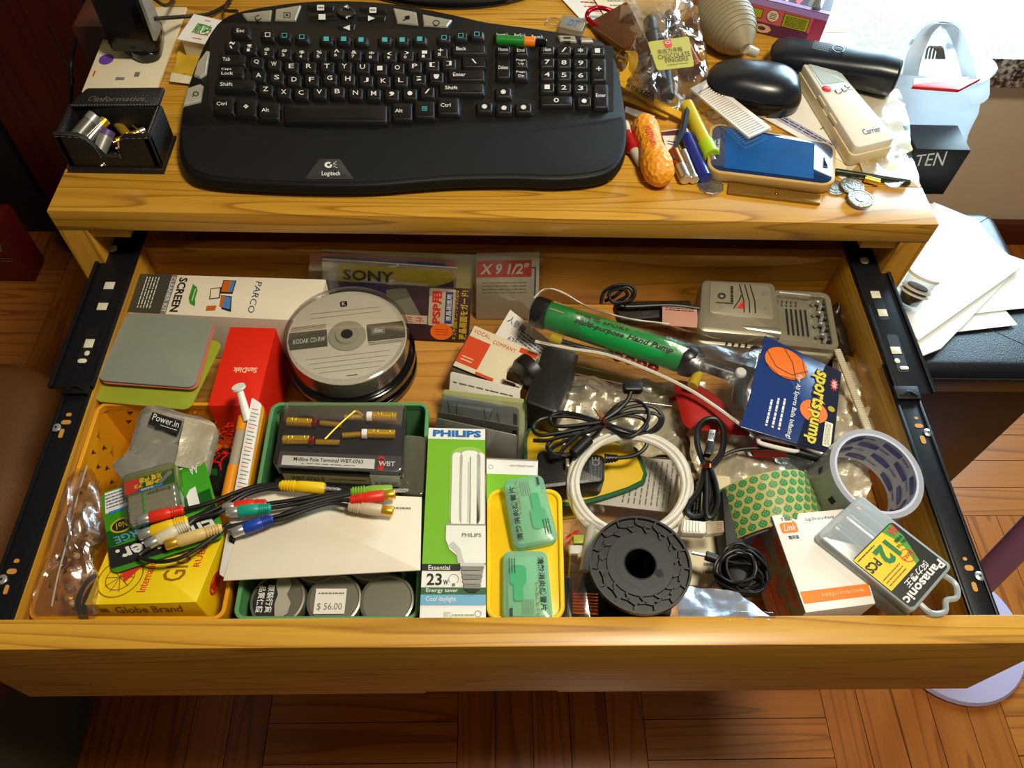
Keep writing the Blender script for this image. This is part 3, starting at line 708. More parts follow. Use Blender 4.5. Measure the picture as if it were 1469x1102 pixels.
for k in range(22): g.rect(F, .02+k*.044, .05, .045+k*.044, .07, mat('tan_thread', (170, 130, 80), .7), .0004)
t.part('stitching', g)
# crinkled cellophane bag with its green label
CELL = mat('cellophane', (214, 218, 220), .12, alpha=.22, bump=1.3, bscale=38, var=0, spec=.9)
t = T('biscuit_bag', 'crinkled cellophane bag with a green biscuit label standing beside the keyboard', 'plastic bag')
o_ = smooth([at(*p) for p in ((905, -14, .03), (960, -18, .04), (988, 8, .04), (1004, 42, .04), (1012, 70, .04), (1016, 100, .035), (1005, 140, .02), (975, 158, .008), (945, 160, .006), (925, 150, .008), (912, 120, .015), (898, 90, .02), (893, 55, .02), (890, 20, .03))][::-1], 3, True)
g = G(); g.pillow(o_, 0, .028, CELL, 9, .012, 4, freq=70); t.part('film', g)
g = G(); g.pillow([V((p.x, p.y, max(.002, p.z-.02))) for p in o_], 0, .018, CELL, 7, .010, 9, freq=90); t.part('inner_film', g)
F = F4((929, 60), (988, 52), (996, 95), (943, 101), .090)
GL = mat('olive_label', (178, 172, 62), .45)
g = G(); g.slab(F, -.0006, 0, GL, .003, 0)
g.rect(F, .37, .74, .55, .97, INKR); g.ring(F, .46, .87, .0018, .0026, INKW, .0005); g.rect(F, .39, .70, .53, .73, INKR)
DB = mat('brown_print', (84, 70, 20), .6)
g.txt(F, '\u6731\u53e4\u529b\u624b\u6307', .15, .52, .78, .68, DB, 0, .0004, .01); g.txt(F, 'CHOCOLATE', .12, .34, .95, .50, DB, 0, .0004, .005); g.txt(F, 'FINGERS', .28, .20, .88, .35, DB, 0, .0004, .005); g.greek(F, .3, .10, .85, .15, 1, DB)
t.part('label', g)
t = T('glue_tubes', 'dark tubes sealed inside the cellophane bag', 'tubes')
for p, q, r in (((932, 30, .03), (948, 120, .02), .008), ((950, 60, .03), (958, 140, .015), .0075), ((960, 20, .03), (975, 70, .025), .007)):
    g = G(); g.rod(at(*p), at(*q), r, mat('dark_grey_tube', (58, 62, 68), .4)); t.part('tube', g)
g = G(); g.rod(at(985, 70, .02), at(1000, 100, .02), .009, mat('copper_wrapper', (180, 96, 50), .3, .7)); t.part('copper_wrapper', g)
# yellow lanyard
t = T('lanyard', 'yellow printed lanyard looped between keyboard and cellophane bag', 'lanyard')
LY = mat('lanyard_webbing', (226, 172, 24), .7, bump=.3, bscale=1500)
def ribbon(g, pts, wd, m, th=.0012, up=V((0, 0, 1)), sub=5):
    P = smooth(pts, sub); L1 = []
    for i, p in enumerate(P):
        d = (P[min(i+1, len(P)-1)]-P[max(i-1, 0)]).normalized(); s_ = d.cross(up).normalized()*wd/2; u_ = s_.cross(d).normalized()*th/2
        L1.append([p-s_-u_, p+s_-u_, p+s_+u_, p-s_+u_])
    g.loft(L1, m)
g = G(); ribbon(g, [at(886, 78, .012), at(896, 70, .022), at(908, 78, .026), at(906, 96, .02), at(894, 112, .012), at(892, 118, .01), at(915, 134, .010), at(945, 150, .012), at(985, 170, .008)], .011, LY)
t.part('strap', g)
g = G(); ribbon(g, [at(890, 86, .010), at(903, 90, .016), at(903, 108, .014), at(890, 104, .010)], .008, LY); ribbon(g, [at(893, 140, .006), at(925, 152, .008), at(960, 166, .006)], .009, LY); t.part('strap', g)
F = F4((896, 112), (945, 138), (941, 150), (892, 124), .0135); g = G(); g.txt(F, 'www.x.com', .1, .2, .9, .8, INK, 0, .0003, .02); t.part('lettering', g)
# rubber blower bulb
t = T('blower', 'khaki ribbed rubber blower bulb next to the cellophane bag', 'blower')
KH = mat('khaki_rubber', (150, 138, 104), .55, bump=.2, bscale=120)
a, b_ = at(1018, -4, .034), at(1070, 70, .026); g = G()
prof = [(max(0, f), r*.001) for f, r in ((0, 8), (.03, 15), (.1, 23), (.22, 29), (.38, 32), (.55, 31.5), (.72, 27), (.86, 19), (.95, 11), (1, 7))]
g.spin(a, b_, prof, KH, 32); 
ax = (b_-a).normalized()
t.part('bulb', g)
g = G()
for k in range(14):
    f = .12+k*.055; r = np.interp(f, [p[0] for p in prof], [p[1] for p in prof])
    c = a.lerp(b_, f); e1 = ax.orthogonal().normalized(); e2 = ax.cross(e1)
    g.tube([c+(e1*math.cos(i*math.pi/12)+e2*math.sin(i*math.pi/12))*(r+.0001) for i in range(24)], .00045, mat('rib_dark_khaki', (126, 116, 86), .6), 5, True, 1)  # ribs in a darker khaki than the bulb
t.part('rib', g)
g = G(); g.rod(b_, at(1084, 76, .018), .006, mat('clear_nozzle', (200, 196, 180), .2)); t.part('nozzle', g)
# pink sweets box
PK = mat('pink_carton', (214, 96, 104), .4); PU = mat('purple_carton', (92, 36, 84), .35)
t = T('sweets_box', 'pink and purple sweets carton lying at the back right of the desk', 'carton')
zt = .042
Ft = F4((1000, -44), (1194, -2), (1190, 22), (1004, -22), zt); Ff = Face(at(1008, -22, zt), at(1190, 22, zt), at(1174, 53, .006), at(1000, 6, .006))
g = G(); P4 = [at(1012, -60, zt), at(1200, -10, zt), at(1190, 22, zt), at(1006, -22, zt)]
q0 = [V((p.x, p.y, .001)) for p in P4[::-1]]; g.loft([q0, P4[::-1]], PK); t.part('carton', g)
F = Face(P4[3], P4[2], V((P4[2].x, P4[2].y, .001)), V((P4[3].x, P4[3].y, .001)))
g = G(); g.rect(F, 0, .82, 1, 1, mat('lilac_edge', (176, 150, 216), .4)); g.rect(F, 0, 0, 1, .34, PU, .0003); g.rect(F, .9, 0, 1, .8, mat('magenta_print', (170, 50, 90), .4), .0004)
g.txt(F, 'ncho', .08, .03, .62, .42, mat('cream_letter', (220, 190, 140), .5), 0, .0008, .03)
YG = mat('lime_panel', (170, 180, 40), .5)
g.rect(F, .36, .45, .52, .72, INK, .0005); g.rect(F, .365, .46, .515, .71, YG, .0007); g.disc(F, .6, .6, .0075, INK, .0006); g.disc(F, .6, .6, .007, CREAM, .0008); g.greek(F, .575, .5, .625, .7, 4, INK, h=.001)
g.rect(F, .68, .36, .88, .76, INK, .0005); g.rect(F, .685, .37, .875, .75, YG, .0007); g.greek(F, .70, .4, .86, .72, 7, DB, h=.001)
t.part('print', g)
F = Face(P4[0], P4[1], P4[2], P4[3]); g = G(); g.rect(F, 0, 0, 1, 1, mat('dark_photo_print', (60, 40, 60), .35)); 
for k in range(9): g.poly(F, [(.1+k*.09, .2), (.13+k*.09, .1), (.17+k*.09, .5), (.14+k*.09, .8)], (CREAM, PK, GREYP)[k % 3], .0006)
g.rect(F, 0, 0, 1, .12, MATS['lilac_edge'], .0008); t.part('top_print', g)
t = T('steel_ruler', 'short pale metal strip lying over the sweets carton', 'strip')
g = G(); F = F4((1180, -20), (1192, -20), (1178, 12), (1166, 10), .047); g.slab(F, -.002, 0, SB, .001, .0004); t.part('strip', g)
# mouse
t = T('computer_mouse', 'rounded black computer mouse beside the air-conditioner remote', 'mouse')
a, b_ = at(1012, 112, .018), at(1152, 132, .018); c = (a+b_)/2; ln = (b_-a).length; ax = (b_-a).normalized(); ay = V((-ax.y, ax.x, 0))
def mshape(k, dx=0, dy=0):
    pts = [(-.5, .0), (-.47, .19), (-.33, .28), (-.1, .31), (.15, .33), (.36, .29), (.48, .16), (.5, -.02), (.46, -.18), (.32, -.30), (.1, -.33), (-.15, -.30), (-.36, -.25), (-.47, -.14)]
    return [(c.x+ax.x*x*ln*k+ay.x*y*ln*k+ax.x*dx, c.y+ax.y*x*ln*k+ay.y*y*ln*k+ax.y*dx) for x, y in [tuple(v) for v in smooth([(p[0], p[1]) for p in pts], 3, True)]][::-1]
g = G(); MG = mat('mouse_shell', (26, 30, 36), .28)
g.loft([[V((x, y, h)) for x, y in mshape(k)] for k, h in ((.93, .001), (1.0, .006), (1.0, .014), (.95, .020))], BLKG, sm=True); t.part('side', g)
g = G(); g.loft([[V((x, y, h)) for x, y in mshape(k, d)] for k, h, d in ((.95, .020, 0), (.88, .027, .001), (.74, .033, .003), (.55, .037, .005), (.3, .039, .006), (.08, .0395, .006))], MG, sm=True); t.part('shell', g)
g = G(); q = c-ax*ln*.20+ay*.004; g.spin(q-ay*.003+V((0, 0, .010)), q+ay*.003+V((0, 0, .010)), [(0, .005), (.2, .007), (.8, .007), (1, .005)], RUB, 20); t.part('scroll_wheel', g)
g = G(); F = F4((1124, 98), (1140, 104), (1136, 118), (1120, 112), .0365); g.ring(F, .5, .5, .0016, .003, INKW, .0008, 16, 40, 330); t.part('round_mark', g)
t = T('orange_card', 'orange slip peeking out under the mouse', 'card')
g = G(); F = F4((1046, 138), (1090, 140), (1082, 162), (1052, 152), .0025); g.slab(F, -.002, 0, mat('orange_slip', (230, 90, 24), .5), .002); t.part('card', g)
# cordless phone
t = T('cordless_phone', 'black cordless telephone handset lying face down at the desk edge', 'telephone')
g = G(); pts = [((1102, 78), .012), ((1130, 78), .013), ((1180, 88), .016), ((1240, 104), .020), ((1281, 113), .021)]
loops = []
for (q, r), in [(p,) for p in pts]:
    pass
a0, a1 = at(1104, 76, .016), at(1283, 110, .022); axp = (a1-a0).normalized(); sd = V((-axp.y, axp.x, 0)).normalized()
for f, wd, th, zc in ((0, .010, .008, .016), (.03, .021, .013, .016), (.12, .026, .016, .017), (.35, .024, .016, .020), (.6, .0245, .018, .022), (.85, .026, .021, .024), (.985, .026, .021, .024), (1, .024, .019, .024)):
    cc = a0.lerp(a1, f); cc.z = zc
    loops.append([cc+sd*(math.copysign(abs(math.cos(2*math.pi*i/24))**.75, math.cos(2*math.pi*i/24)))*wd+V((0, 0, 1))*(math.copysign(abs(math.sin(2*math.pi*i/24))**.75, math.sin(2*math.pi*i/24)))*th for i in range(24)])
g.loft(loops, mat('handset_plastic', (24, 28, 36), .3), sm=True); t.part('handset', g)
g = G(); g.spin(a1.lerp(a0, .01)+V((0, 0, .002)), a1.lerp(a0, -.015)+V((0, 0, .002)), [(0, .021), (.5, .021), (1, .019)], SB, 24); t.part('end_ring', g)
g = G(); F = F4((1168, 58), (1192, 63), (1188, 76), (1163, 70), .0385)
for i in range(8):
    for j in range(5): g.disc(F, .08+i*.12, .1+j*.2, .0009, DB if False else GREYP, .0008, 8)
t.part('speaker_grille', g)
g = G(); F = F4((1196, 64), (1212, 68), (1209, 77), (1193, 73), .041); g.tube([F.U(.5+.5*math.cos(i*math.pi/8), .5+.5*math.sin(i*math.pi/8), .0) for i in range(16)], .0006, BLKG, 6, True, 1); t.part('clip_ring', g)
t = T('instruction_leaflet', 'cream and white printed leaflets lying under the remote and telephone', 'leaflet')
for i, (q, m) in enumerate([(((1090, 140), (1150, 60), (1300, 150), (1210, 260)), CREAM), (((1088, 165), (1160, 110), (1290, 190), (1215, 235)), PAPER), (((1190, 120), (1260, 100), (1310, 215), (1240, 250)), CREAM)]):
    F = F4(*q, .0012+.0012*i); g = G(); g.slab(F, -.001, 0, m, .002, 0)
    if i == 1: g.rect(F, .08, .2, .2, .9, mat('lilac_band', (176, 176, 200), .6), .0004); g.greek(F, .1, .25, .18, .85, 2, INK, 90, .0007); g.greek(F, .3, .1, .9, .5, 6, GREYP, h=.0005, k=.2)
    t.part('leaflet', g)
# air conditioner remote
t = T('air_conditioner_remote', 'cream air-conditioner remote control with small screen', 'remote control')
RC = mat('remote_cream', (226, 208, 160), .4); RW = mat('remote_face', (236, 230, 212), .35)
zt = .026
F = F4((1150, 88), (1192, 85), (1287, 198), (1228, 212), zt)
g = G(); g.slab(F, -.024, -.010, RC, .006, .0004, .002, ins=-.0015); t.part('bottom_shell', g)
g = G(); g.slab(F, -.0098, 0, RW, .006, .0025); t.part('top_shell', g)
g = G(); g.poly(F, [(.1, .62), (.92, .60), (.90, .97), (.12, .97)], mat('screen_bezel', (190, 200, 204), .3), .0005); g.slab(Face(F.U(.16, .96, .0004), F.U(.86, .96, .0004), F.U(.86, .70, .0004), F.U(.16, .70, .0004)), 0, .0008, mat('remote_lcd', (196, 216, 218), .08), .002, .0002); t.part('screen', g)  # whitish reflection on the LCD is painted into its pale colour
for u, v, m, r in ((.2, .645, INKR, .0052), (.47, .60, SILV, .0040), (.66, .61, SILV, .0035), (.80, .64, SILV, .0032)):
    g = G(); c = F.U(u, v); g.spin(c, c+F.n*.0018, [(0, r), (.6, r), (1, r*.8)], m, 18); t.part('button', g)
g = G(); g.txt(F, 'Carrier', .36, .10, .80, .16, INKB, 0, .0004, .008, .2); t.part('lettering', g)
g = G()
for v in (.30, .5): g.rect(F, -.035, v, .0, v+.12, RC, -.004)
t.part('side_latch', g)
# clear plastic sleeve under it
t = T('plastic_sleeve', 'crinkled clear plastic sleeve at the front right corner under the remote', 'plastic bag')
F = F4((1215, 130), (1290, 130), (1322, 268), (1214, 262), .004); g = G(); g.sheet(F, 22, 22, BAGM, .004, 34, 5, edge=.06); t.part('film', g)
g = G(); F = F4((1225, 215), (1290, 205), (1300, 245), (1240, 250), .003); g.slab(F, 0, .0006, CREAM, .002); g.txt(F, 'LOSO', .1, .3, .6, .6, mat('gold_ink', (214, 170, 40), .4), 0, .0011, .01); t.part('insert', g)
t = T('pen_under_sleeve', 'dark green pen lying under the clear sleeve behind the coins', 'pen')
g = G(); g.rod(at(1198, 246, .004), at(1305, 262, .004), .0035, mat('dark_green_barrel', (40, 50, 30), .25)); t.part('barrel', g)
g = G(); g.rod(at(1240, 256, .0045), at(1262, 262, .0045), .0037, GOLD); t.part('gold_band', g)
# comb
t = T('comb', 'white plastic comb resting on the phone', 'comb')
F = F4((998, 122), (1010, 113), (1104, 185), (1070, 197), (.012, .012, .018, .018))
F = Face(at(1016, 114, .016), at(1106, 184, .020), at(1074, 198, .020), at(990, 128, .016))
g = G(); 
def cbar(u0, v0, u1, v1): g.slab(Face(F.U(u0, v1), F.U(u1, v1), F.U(u1, v0), F.U(u0, v0)), -.0012, .0012, WHITE, .0003, .0004)
cbar(0, .8, 1, 1); cbar(0, 0, .1, .8); cbar(.965, 0, 1, .8); cbar(.1, 0, .965, .06)
t.part('spine', g)
for k in range(24):
    g = G(); u = .125+k*.035; cbar(u, .06, u+.017, .8); t.part('tooth', g)
# key chain
t = T('key_chain', 'small twisted steel chain at the back of the phone', 'chain')
for i, (x, y) in enumerate([(1088, 160), (1092, 168), (1086, 174), (1094, 180), (1100, 187)]):
    g = G(); c = at(x, y, .006+.003*(i % 2)); e1 = V((1, .3*(-1)**i, .3)).normalized(); e2 = V((0, 1, .6*(-1)**i)).normalized()
    g.tube([c+(e1*math.cos(k*math.pi/5)*.0042+e2*math.sin(k*math.pi/5)*.0028) for k in range(10)], .0008, STEEL, 6, True, 2); t.part('link', g)
t = T('earring_cloth', 'crumpled bit of cellophane behind the phone', 'wrapper')
g = G(); F = F4((1000, 160), (1045, 150), (1060, 185), (1010, 195), .004); g.sheet(F, 10, 10, BAGM, .008, 70, 8, edge=.1); t.part('film', g)
# smartphone
t = T('smartphone', 'smartphone with dark blue screen in a gold bumper case', 'phone')
F = F4((1018, 174), (1200, 206), (1198, 268), (1014, 246), .0125)
GC = mat('gold_case', (196, 160, 92), .4)
g = G(); g.slab(F, -.0115, 0, GC, .015, .0015, .002, n=6); t.part('case', g)
g = G(); g.slab(F, -.0005, .0006, mat('phone_glass', (16, 44, 84), .08, coat=1), .012, .0004, ins=.0035, n=6); t.part('glass', g)
SCR = mat('screen_reflective_blue', (20, 84, 150), .07, coat=1, var=.35, vscale=45)
g = G(); g.rect(F, .13, .1, .83, .9, SCR, .0009); t.part('screen', g)
g = G(); g.slab(Face(F.U(.90, .62, .0006), F.U(.94, .62, .0006), F.U(.94, .38, .0006), F.U(.90, .38, .0006)), 0, .0006, SB, .0015, .0002); g.slab(Face(F.U(.905, .60, .0007), F.U(.935, .60, .0007), F.U(.935, .40, .0007), F.U(.905, .40, .0007)), 0, .0008, MATS['phone_glass'], .001, .0001); t.part('home_button', g)
g = G(); g.rect(F, .045, .38, .058, .62, SILV, .0009); t.part('earpiece', g)
g = G(); g.txt(F, 'SAMSUNG', .07, .35, .09, .65, INKW, 90, .001, .005); t.part('lettering', g)
# peanut-shaped pen
t = T('peanut', 'orange peanut-shaped toy with red lettering', 'toy')
PN = mat('peanut_orange', (246, 160, 34), .45); nt = PN.node_tree
vo = nd(nt, 'ShaderNodeTexVoronoi'); vo.inputs['Scale'].default_value = 190; tc = nd(nt, 'ShaderNodeTexCoord'); nt.links.new(tc.outputs['Object'], vo.inputs['Vector'])
bp = nd(nt, 'ShaderNodeBump'); bp.inputs['Distance'].default_value = .002; bp.inputs['Strength'].default_value = .9; nt.links.new(vo.outputs['Distance'], bp.inputs['Height']); nt.links.new(bp.outputs[0], nt.nodes['Principled BSDF'].inputs['Normal'])
a, b_ = at(921, 168, .014), at(950, 262, .014); g = G()
g.spin(a, b_, [(0, .002), (.03, .008), (.1, .0125), (.2, .0145), (.33, .0135), (.46, .0125), (.58, .0145), (.74, .0168), (.88, .0155), (.95, .011), (.99, .006), (1, .001)], PN, 28); t.part('shell', g)
g = G(); F = F4((920, 180), (936, 178), (946, 208), (932, 212), .0285); g.txt(F, 'NUTRION', .3, .05, .8, .95, INKR, -90, .0006, .02); t.part('lettering', g)
t = T('lip_balm', 'red and clear capped lip balm left of the orange peanut', 'lip balm')
g = G(); g.rod(at(897, 176, .006), at(905, 196, .007), .0035, CREAM); t.part('stem', g)
g = G(); g.rod(at(899, 192, .008), at(910, 216, .008), .0078, mat('cherry_red', (170, 16, 22), .2), bev=.3); t.part('cap', g)
g = G(); g.rod(at(908, 213, .007), at(922, 236, .006), .0055, mat('frosted_tube', (200, 194, 170), .2)); t.part('tube', g)
t = T('label_strip', 'white label strip lying between keyboard corner and the peanut', 'label')
g = G(); F = F4((898, 152), (940, 166), (936, 176), (896, 160), .010); g.slab(F, -.001, 0, WHITE, .001); t.part('strip', g)
t = T('wine_tag', 'white tag with a maroon stripe behind the silver cylinders', 'tag')
g = G(); F = F4((948, 188), (975, 184), (972, 232), (958, 220), .004); g.slab(F, -.001, 0, PAPER, .001); g.rect(F, .0, .78, 1, .95, mat('maroon_print', (90, 20, 40), .5)); g.greek(F, .2, .4, .9, .6, 2, INK, h=.0006); t.part('tag', g)
def cylt(name, label, cat, p, q, r, m, extras=(), group=None):
    t = T(name, label, cat, group); p, q = at(*p), at(*q); g = G(); g.rod(p, q, r, m); t.part('body', g)
    for n_, f0, f1, k, mm in extras:
        g = G(); g.rod(p.lerp(q, f0), p.lerp(q, f1), r*k, mm); t.part(n_, g)
    return t
cylt('highlighter', 'yellow patterned tube with a lime tip lying against the phone corner', 'pen', (985, 150, .012), (1018, 218, .012), .0075, mat('yellow_pattern_tube', (206, 188, 40), .25), [('tip_cap', .82, 1.08, 1.18, mat('lime_cap', (170, 210, 20), .3)), ('nib', 1.08, 1.18, .4, SILV)])
cylt('blue_pen', 'short blue pen barrel left of the lime-tipped tube', 'pen', (985, 196, .007), (1012, 256, .007), .0068, mat('blue_barrel', (26, 40, 140), .25), [('ferrule', -.12, .02, .8, STEEL)])
cylt('usb_capsule', 'thin silver cylinder immediately left of the blue pen', 'cylinder', (980, 218, .006), (996, 258, .006), .0048, SB, [('end_cap', .9, 1.02, 1.08, STEEL)])
cylt('battery', 'thick copper and silver cylinder nearest the orange peanut', 'battery', (966, 218, .0065), (984, 258, .0065), .0064, SB, [('copper_band', -.02, .55, 1.03, COPPER), ('end_cap', .92, 1.02, .9, STEEL)])
t = T('wrist_strap', 'thin dark cord loop hanging over the silver cylinders', 'cord')
g = G(); ribbon(g, [at(988, 146, .016), at(985, 170, .018), at(980, 190, .017), at(968, 212, .012), at(966, 225, .010), at(974, 230, .012)], .004, mat('navy_cord', (30, 40, 54), .6), .002); ribbon(g, [at(984, 150, .014), at(980, 176, .015), at(972, 200, .012), at(974, 222, .010)], .0025, mat('navy_cord', (30, 40, 54), .6), .002); t.part('strap', g)
# coins
def coin(px, py, r, label, z=0.0, scallop=False, m=None, tilt=0):
    t = T('coin', label, 'coin', 'coins on the desk'); g = G(); c = at(px, py, z)
    n = 48; rr = [(r*(1+(.05*math.cos(12*2*math.pi*i/n) if scallop else 0))) for i in range(n)]
    lp = lambda k, h: [V((c.x+rr[i]*k*math.cos(2*math.pi*i/n), c.y+rr[i]*k*math.sin(2*math.pi*i/n), c.z+h+tilt*math.cos(2*math.pi*i/n)*k)) for i in range(n)]
    CM = m or mat('cupronickel', (176, 172, 160), .3, .9, bump=.3, bscale=500)
    g.loft([lp(.98, 0), lp(1, .0003), lp(1, .0015), lp(.96, .0018), lp(.9, .0018), lp(.88, .0014), lp(.3, .0015)], CM, sm=True); t.part('disc', g)
    g = G(); g.flat(circ(c.x, c.y, r*.4, 14), CM, ident, c.z+.0019+tilt*.2)
    for k in range(16): a = k*math.pi/8; g.flat(circ(c.x+r*.68*math.cos(a), c.y+r*.68*math.sin(a), r*.07, 6), CM, ident, c.z+.0018+abs(tilt))
    t.part('relief', g)
coin(1019, 267, .0135, 'scalloped silver coin in front of the blue pen', scallop=True)
coin(1197, 270, .0115, 'flat coin half hidden under the phone corner, leftmost of the three right-hand coins')
coin(1222, 268, .0125, 'coin in the middle of the group of three on the right', .0022)
coin(1234, 286, .0132, 'large coin nearest the desk front at the right', .0044)
t = T('metal_bracket', 'flat bronze metal bar with a rivet in front of the phone', 'metal bar')
g = G(); BZ = mat('bronze_bar', (150, 112, 44), .35, .6, bump=.1, bscale=300); F = F4((1046, 261), (1178, 279), (1177, 292), (1044, 276), .0035); g.slab(F, -.0033, 0, BZ, .0008, .0006); t.part('bar', g)
g = G(); c = F.U(.52, .5); g.ball(c, .0022, COPPER, sz=.6); t.part('rivet', g)

# ================================================================ right: stool, bags, papers, pedestal
SL = mat('stool_leather', (22, 24, 28), .3, bump=.25, bscale=700)
t = T('storage_stool', 'black leather storage stool with stitched lid beside the desk', 'stool')
zs = -.31
g = G(); bx(g, .905, .045, FL+.002, 1.240, .352, zs-.05, SL, .006); t.part('body', g)
g = G(); lid = rrect(.898, .036, 1.248, .36, .026, 5)
g.loft([[V((x, y, h)) for x, y in offset2d(lid, d)] for d, h in ((.004, zs-.049), (0, zs-.044), (-.001, zs-.02), (.002, zs-.008), (.008, zs-.002), (.016, zs+.001), (.020, zs+.0015))], SL, sm=True); t.part('lid', g)
g = G(); g.tube([V((1.02, .20, zs+.0014)), V((1.235, .055, zs+.0012))], .0008, mat('dark_thread', (40, 44, 50), .7), 6); g.tube([V((1.02, .20, zs+.0014)), V((1.235, .345, zs+.0012))], .0008, MATS['dark_thread'], 6)
g.tube([V((.903, .0355, zs-.012)), V((1.243, .0355, zs-.012))], .0011, MATS['dark_thread'], 6)
t.part('stitching', g)
t = T('loose_papers', 'stack of white letters and envelopes on the black stool', 'papers')
def sheet_px(pts, z, m=PAPER, th=.0008, name='sheet', r=0):
    P = [at(x, y, zz if isinstance(z, (list, tuple)) else z) for (x, y), zz in zip(pts, z if isinstance(z, (list, tuple)) else [z]*len(pts))][::-1]
    g = G(); g.loft([[p-V((0, 0, th)) for p in P], P], m); return g
zp = zs+.006
t.part('envelope', sheet_px([(1345, 330), (1392, 385), (1460, 466), (1288, 486)], zp))
t.part('envelope', sheet_px([(1400, 350), (1490, 380), (1490, 440), (1440, 445), (1380, 452)], zp+.002))
t.part('letter', sheet_px([(1330, 290), (1402, 315), (1438, 362), (1465, 380), (1350, 500), (1322, 511), (1298, 503), (1270, 440)], zp+.006, th=.003))
t.part('letter', sheet_px([(1340, 290), (1398, 314), (1440, 360), (1468, 381), (1318, 488), (1290, 460), (1262, 410), (1300, 330)], zp+.012, th=.003))
g = G()
F = F4((1385, 430), (1440, 430), (1442, 452), (1388, 452), zp+.0005)
g.stroke(F, [(0, 0), (1, .0), (.6, .9)], .0006, GREYP); t.part('printed_line', g)
t = T('watch_box', 'clear plastic box with a strap on the papers beside the drawer rail', 'box')
c = at(1322, 408, zp+.05)
g = G(); a, b_ = at(1300, 438, zp+.02), at(1325, 398, zp+.06)
g.spin(a, b_, [(0, .015), (.1, .019), (.95, .021), (1, .019)], CLEARH, 28); t.part('case', g)
g = G(); g.spin(b_, b_+(b_-a).normalized()*.006, [(0, .0215), (.7, .0215), (1, .019)], WHITE, 28); t.part('lid', g)
g = G(); g.spin(a.lerp(b_, .1), a.lerp(b_, .7), [(0, .013), (.5, .0165), (1, .014)], mat('dark_strap', (40, 40, 48), .4), 20); t.part('strap', g)
g = G()
for f in (.45, .6): g.spin(a.lerp(b_, f), a.lerp(b_, f+.05), [(0, .0205), (1, .0208)], WHITE, 28)
t.part('white_band', g)
# carrier bags on the stool
SHB = mat('white_carrier_bag', (232, 238, 244), .35, thru=.5, bump=.4, bscale=18, var=.02)
t = T('carrier_bag', 'white translucent carrier bag with looped handles standing right of the desk', 'carrier bag')
zt = -.10
def bag_at(x, y, z): return at(x, y, z)
rim = [(1262, 92, -.13), (1282, 66, -.12), (1330, 52, -.11), (1378, 60, -.11), (1412, 76, -.12), (1432, 98, -.13), (1410, 118, -.15), (1370, 118, -.16), (1320, 108, -.16), (1280, 104, -.15)]
R1 = smooth([bag_at(*q) for q in rim][::-1], 3, True)
botc = at(1335, 215, -.29)
R0 = [V((botc.x+(p.x-sum(q.x for q in R1)/len(R1))*.72, botc.y+.02+(p.y-sum(q.y for q in R1)/len(R1))*.55, zs+.006)) for p in R1]
def lerp_l(A, B, f, am): return [a.lerp(b, f)+V((mnoise.noise(a*30+V((f*9, 0, 0))), mnoise.noise(a*30+V((0, f*9, 0))), 0))*am for a, b in zip(A, B)]
g = G(); g.loft([R0]+[lerp_l(R0, R1, f/8, .012) for f in range(1, 8)]+[R1], SHB, cap=(True, False), sm=True); t.part('bag', g)
g = G(); HB = mat('bag_handle_film', (238, 242, 246), .35, thru=.5)
ribbon(g, [at(1306, 108, -.15), at(1312, 80, -.11), at(1330, 45, -.07), at(1352, 33, -.05), at(1370, 48, -.07), at(1384, 84, -.11), at(1392, 118, -.15)], .022, HB, .001, V((0, .5, 1)), 6)
ribbon(g, [at(1318, 60, -.12), at(1336, 40, -.08), at(1356, 30, -.05), at(1366, 44, -.07), at(1372, 66, -.12)], .026, HB, .001, V((0, .5, 1)), 6); t.part('handle', g)
t = T('utility_knife', 'red and white utility knife sticking out of the carrier bag', 'knife')
g = G(); F = F4((1312, 112), (1392, 110), (1378, 128), (1310, 124), -.085); g.slab(F, -.004, 0, WHITE, .002, .001)
t.part('white_half', g)
g = G(); F = F4((1312, 120), (1408, 112), (1376, 129), (1309, 124), -.083); g.slab(F, -.004, 0, INKR, .001, .001); t.part('red_half', g)
t = T('wire_coils', 'coil of grey wires showing inside the carrier bag', 'wire')
g = G()
for k in range(4): g.tube([at(1328+k*5, 84, -.12), at(1332+k*5, 68, -.10), at(1343+k*3, 70, -.10), at(1346+k*3, 84, -.12)], .0016, GREYP, 6)
t.part('coil', g)
t = T('black_gift_bag', 'black paper bag with white letters partly hidden under the carrier bag', 'paper bag')
F = Face(at(1300, 208, -.20), at(1372, 196, -.20), at(1330, 268, zs+.008), at(1318, 268, zs+.008))
g = G(); P4 = [at(1296, 210, -.20), at(1368, 196, -.20), at(1376, 190, -.20), at(1300, 196, -.20)]
c0 = [at(1300, 205, -.22), at(1370, 198, -.22), at(1330, 280, -.29), at(1315, 262, -.29)]
x0_, x1_, yv = .985, 1.10, .205
g = G(); bx(g, at(1300, 240, -.25).x, at(1340, 262, -.28).y, zs+.005, at(1372, 200, -.22).x+.01, at(1340, 262, -.28).y+.06, -.215, mat('black_bag_paper', (14, 14, 15), .5), .002)
t.part('bag', g)
yb = at(1340, 262, -.28).y
def aty(px, py, Y):
    d = CF+(px-734.5)/FPX*CR-(py-551)/FPX*CU; return CAM+d*((Y-CAM.y)/d.y)
F = Face(aty(1316, 222, yb-.0004), aty(1360, 216, yb-.0004), aty(1352, 240, yb-.0004), aty(1310, 240, yb-.0004)); g = G()
g.txt(F, 'TEN', 0, .1, 1, .95, INKW, 0, -.0002, .0); t.part('lettering', g)
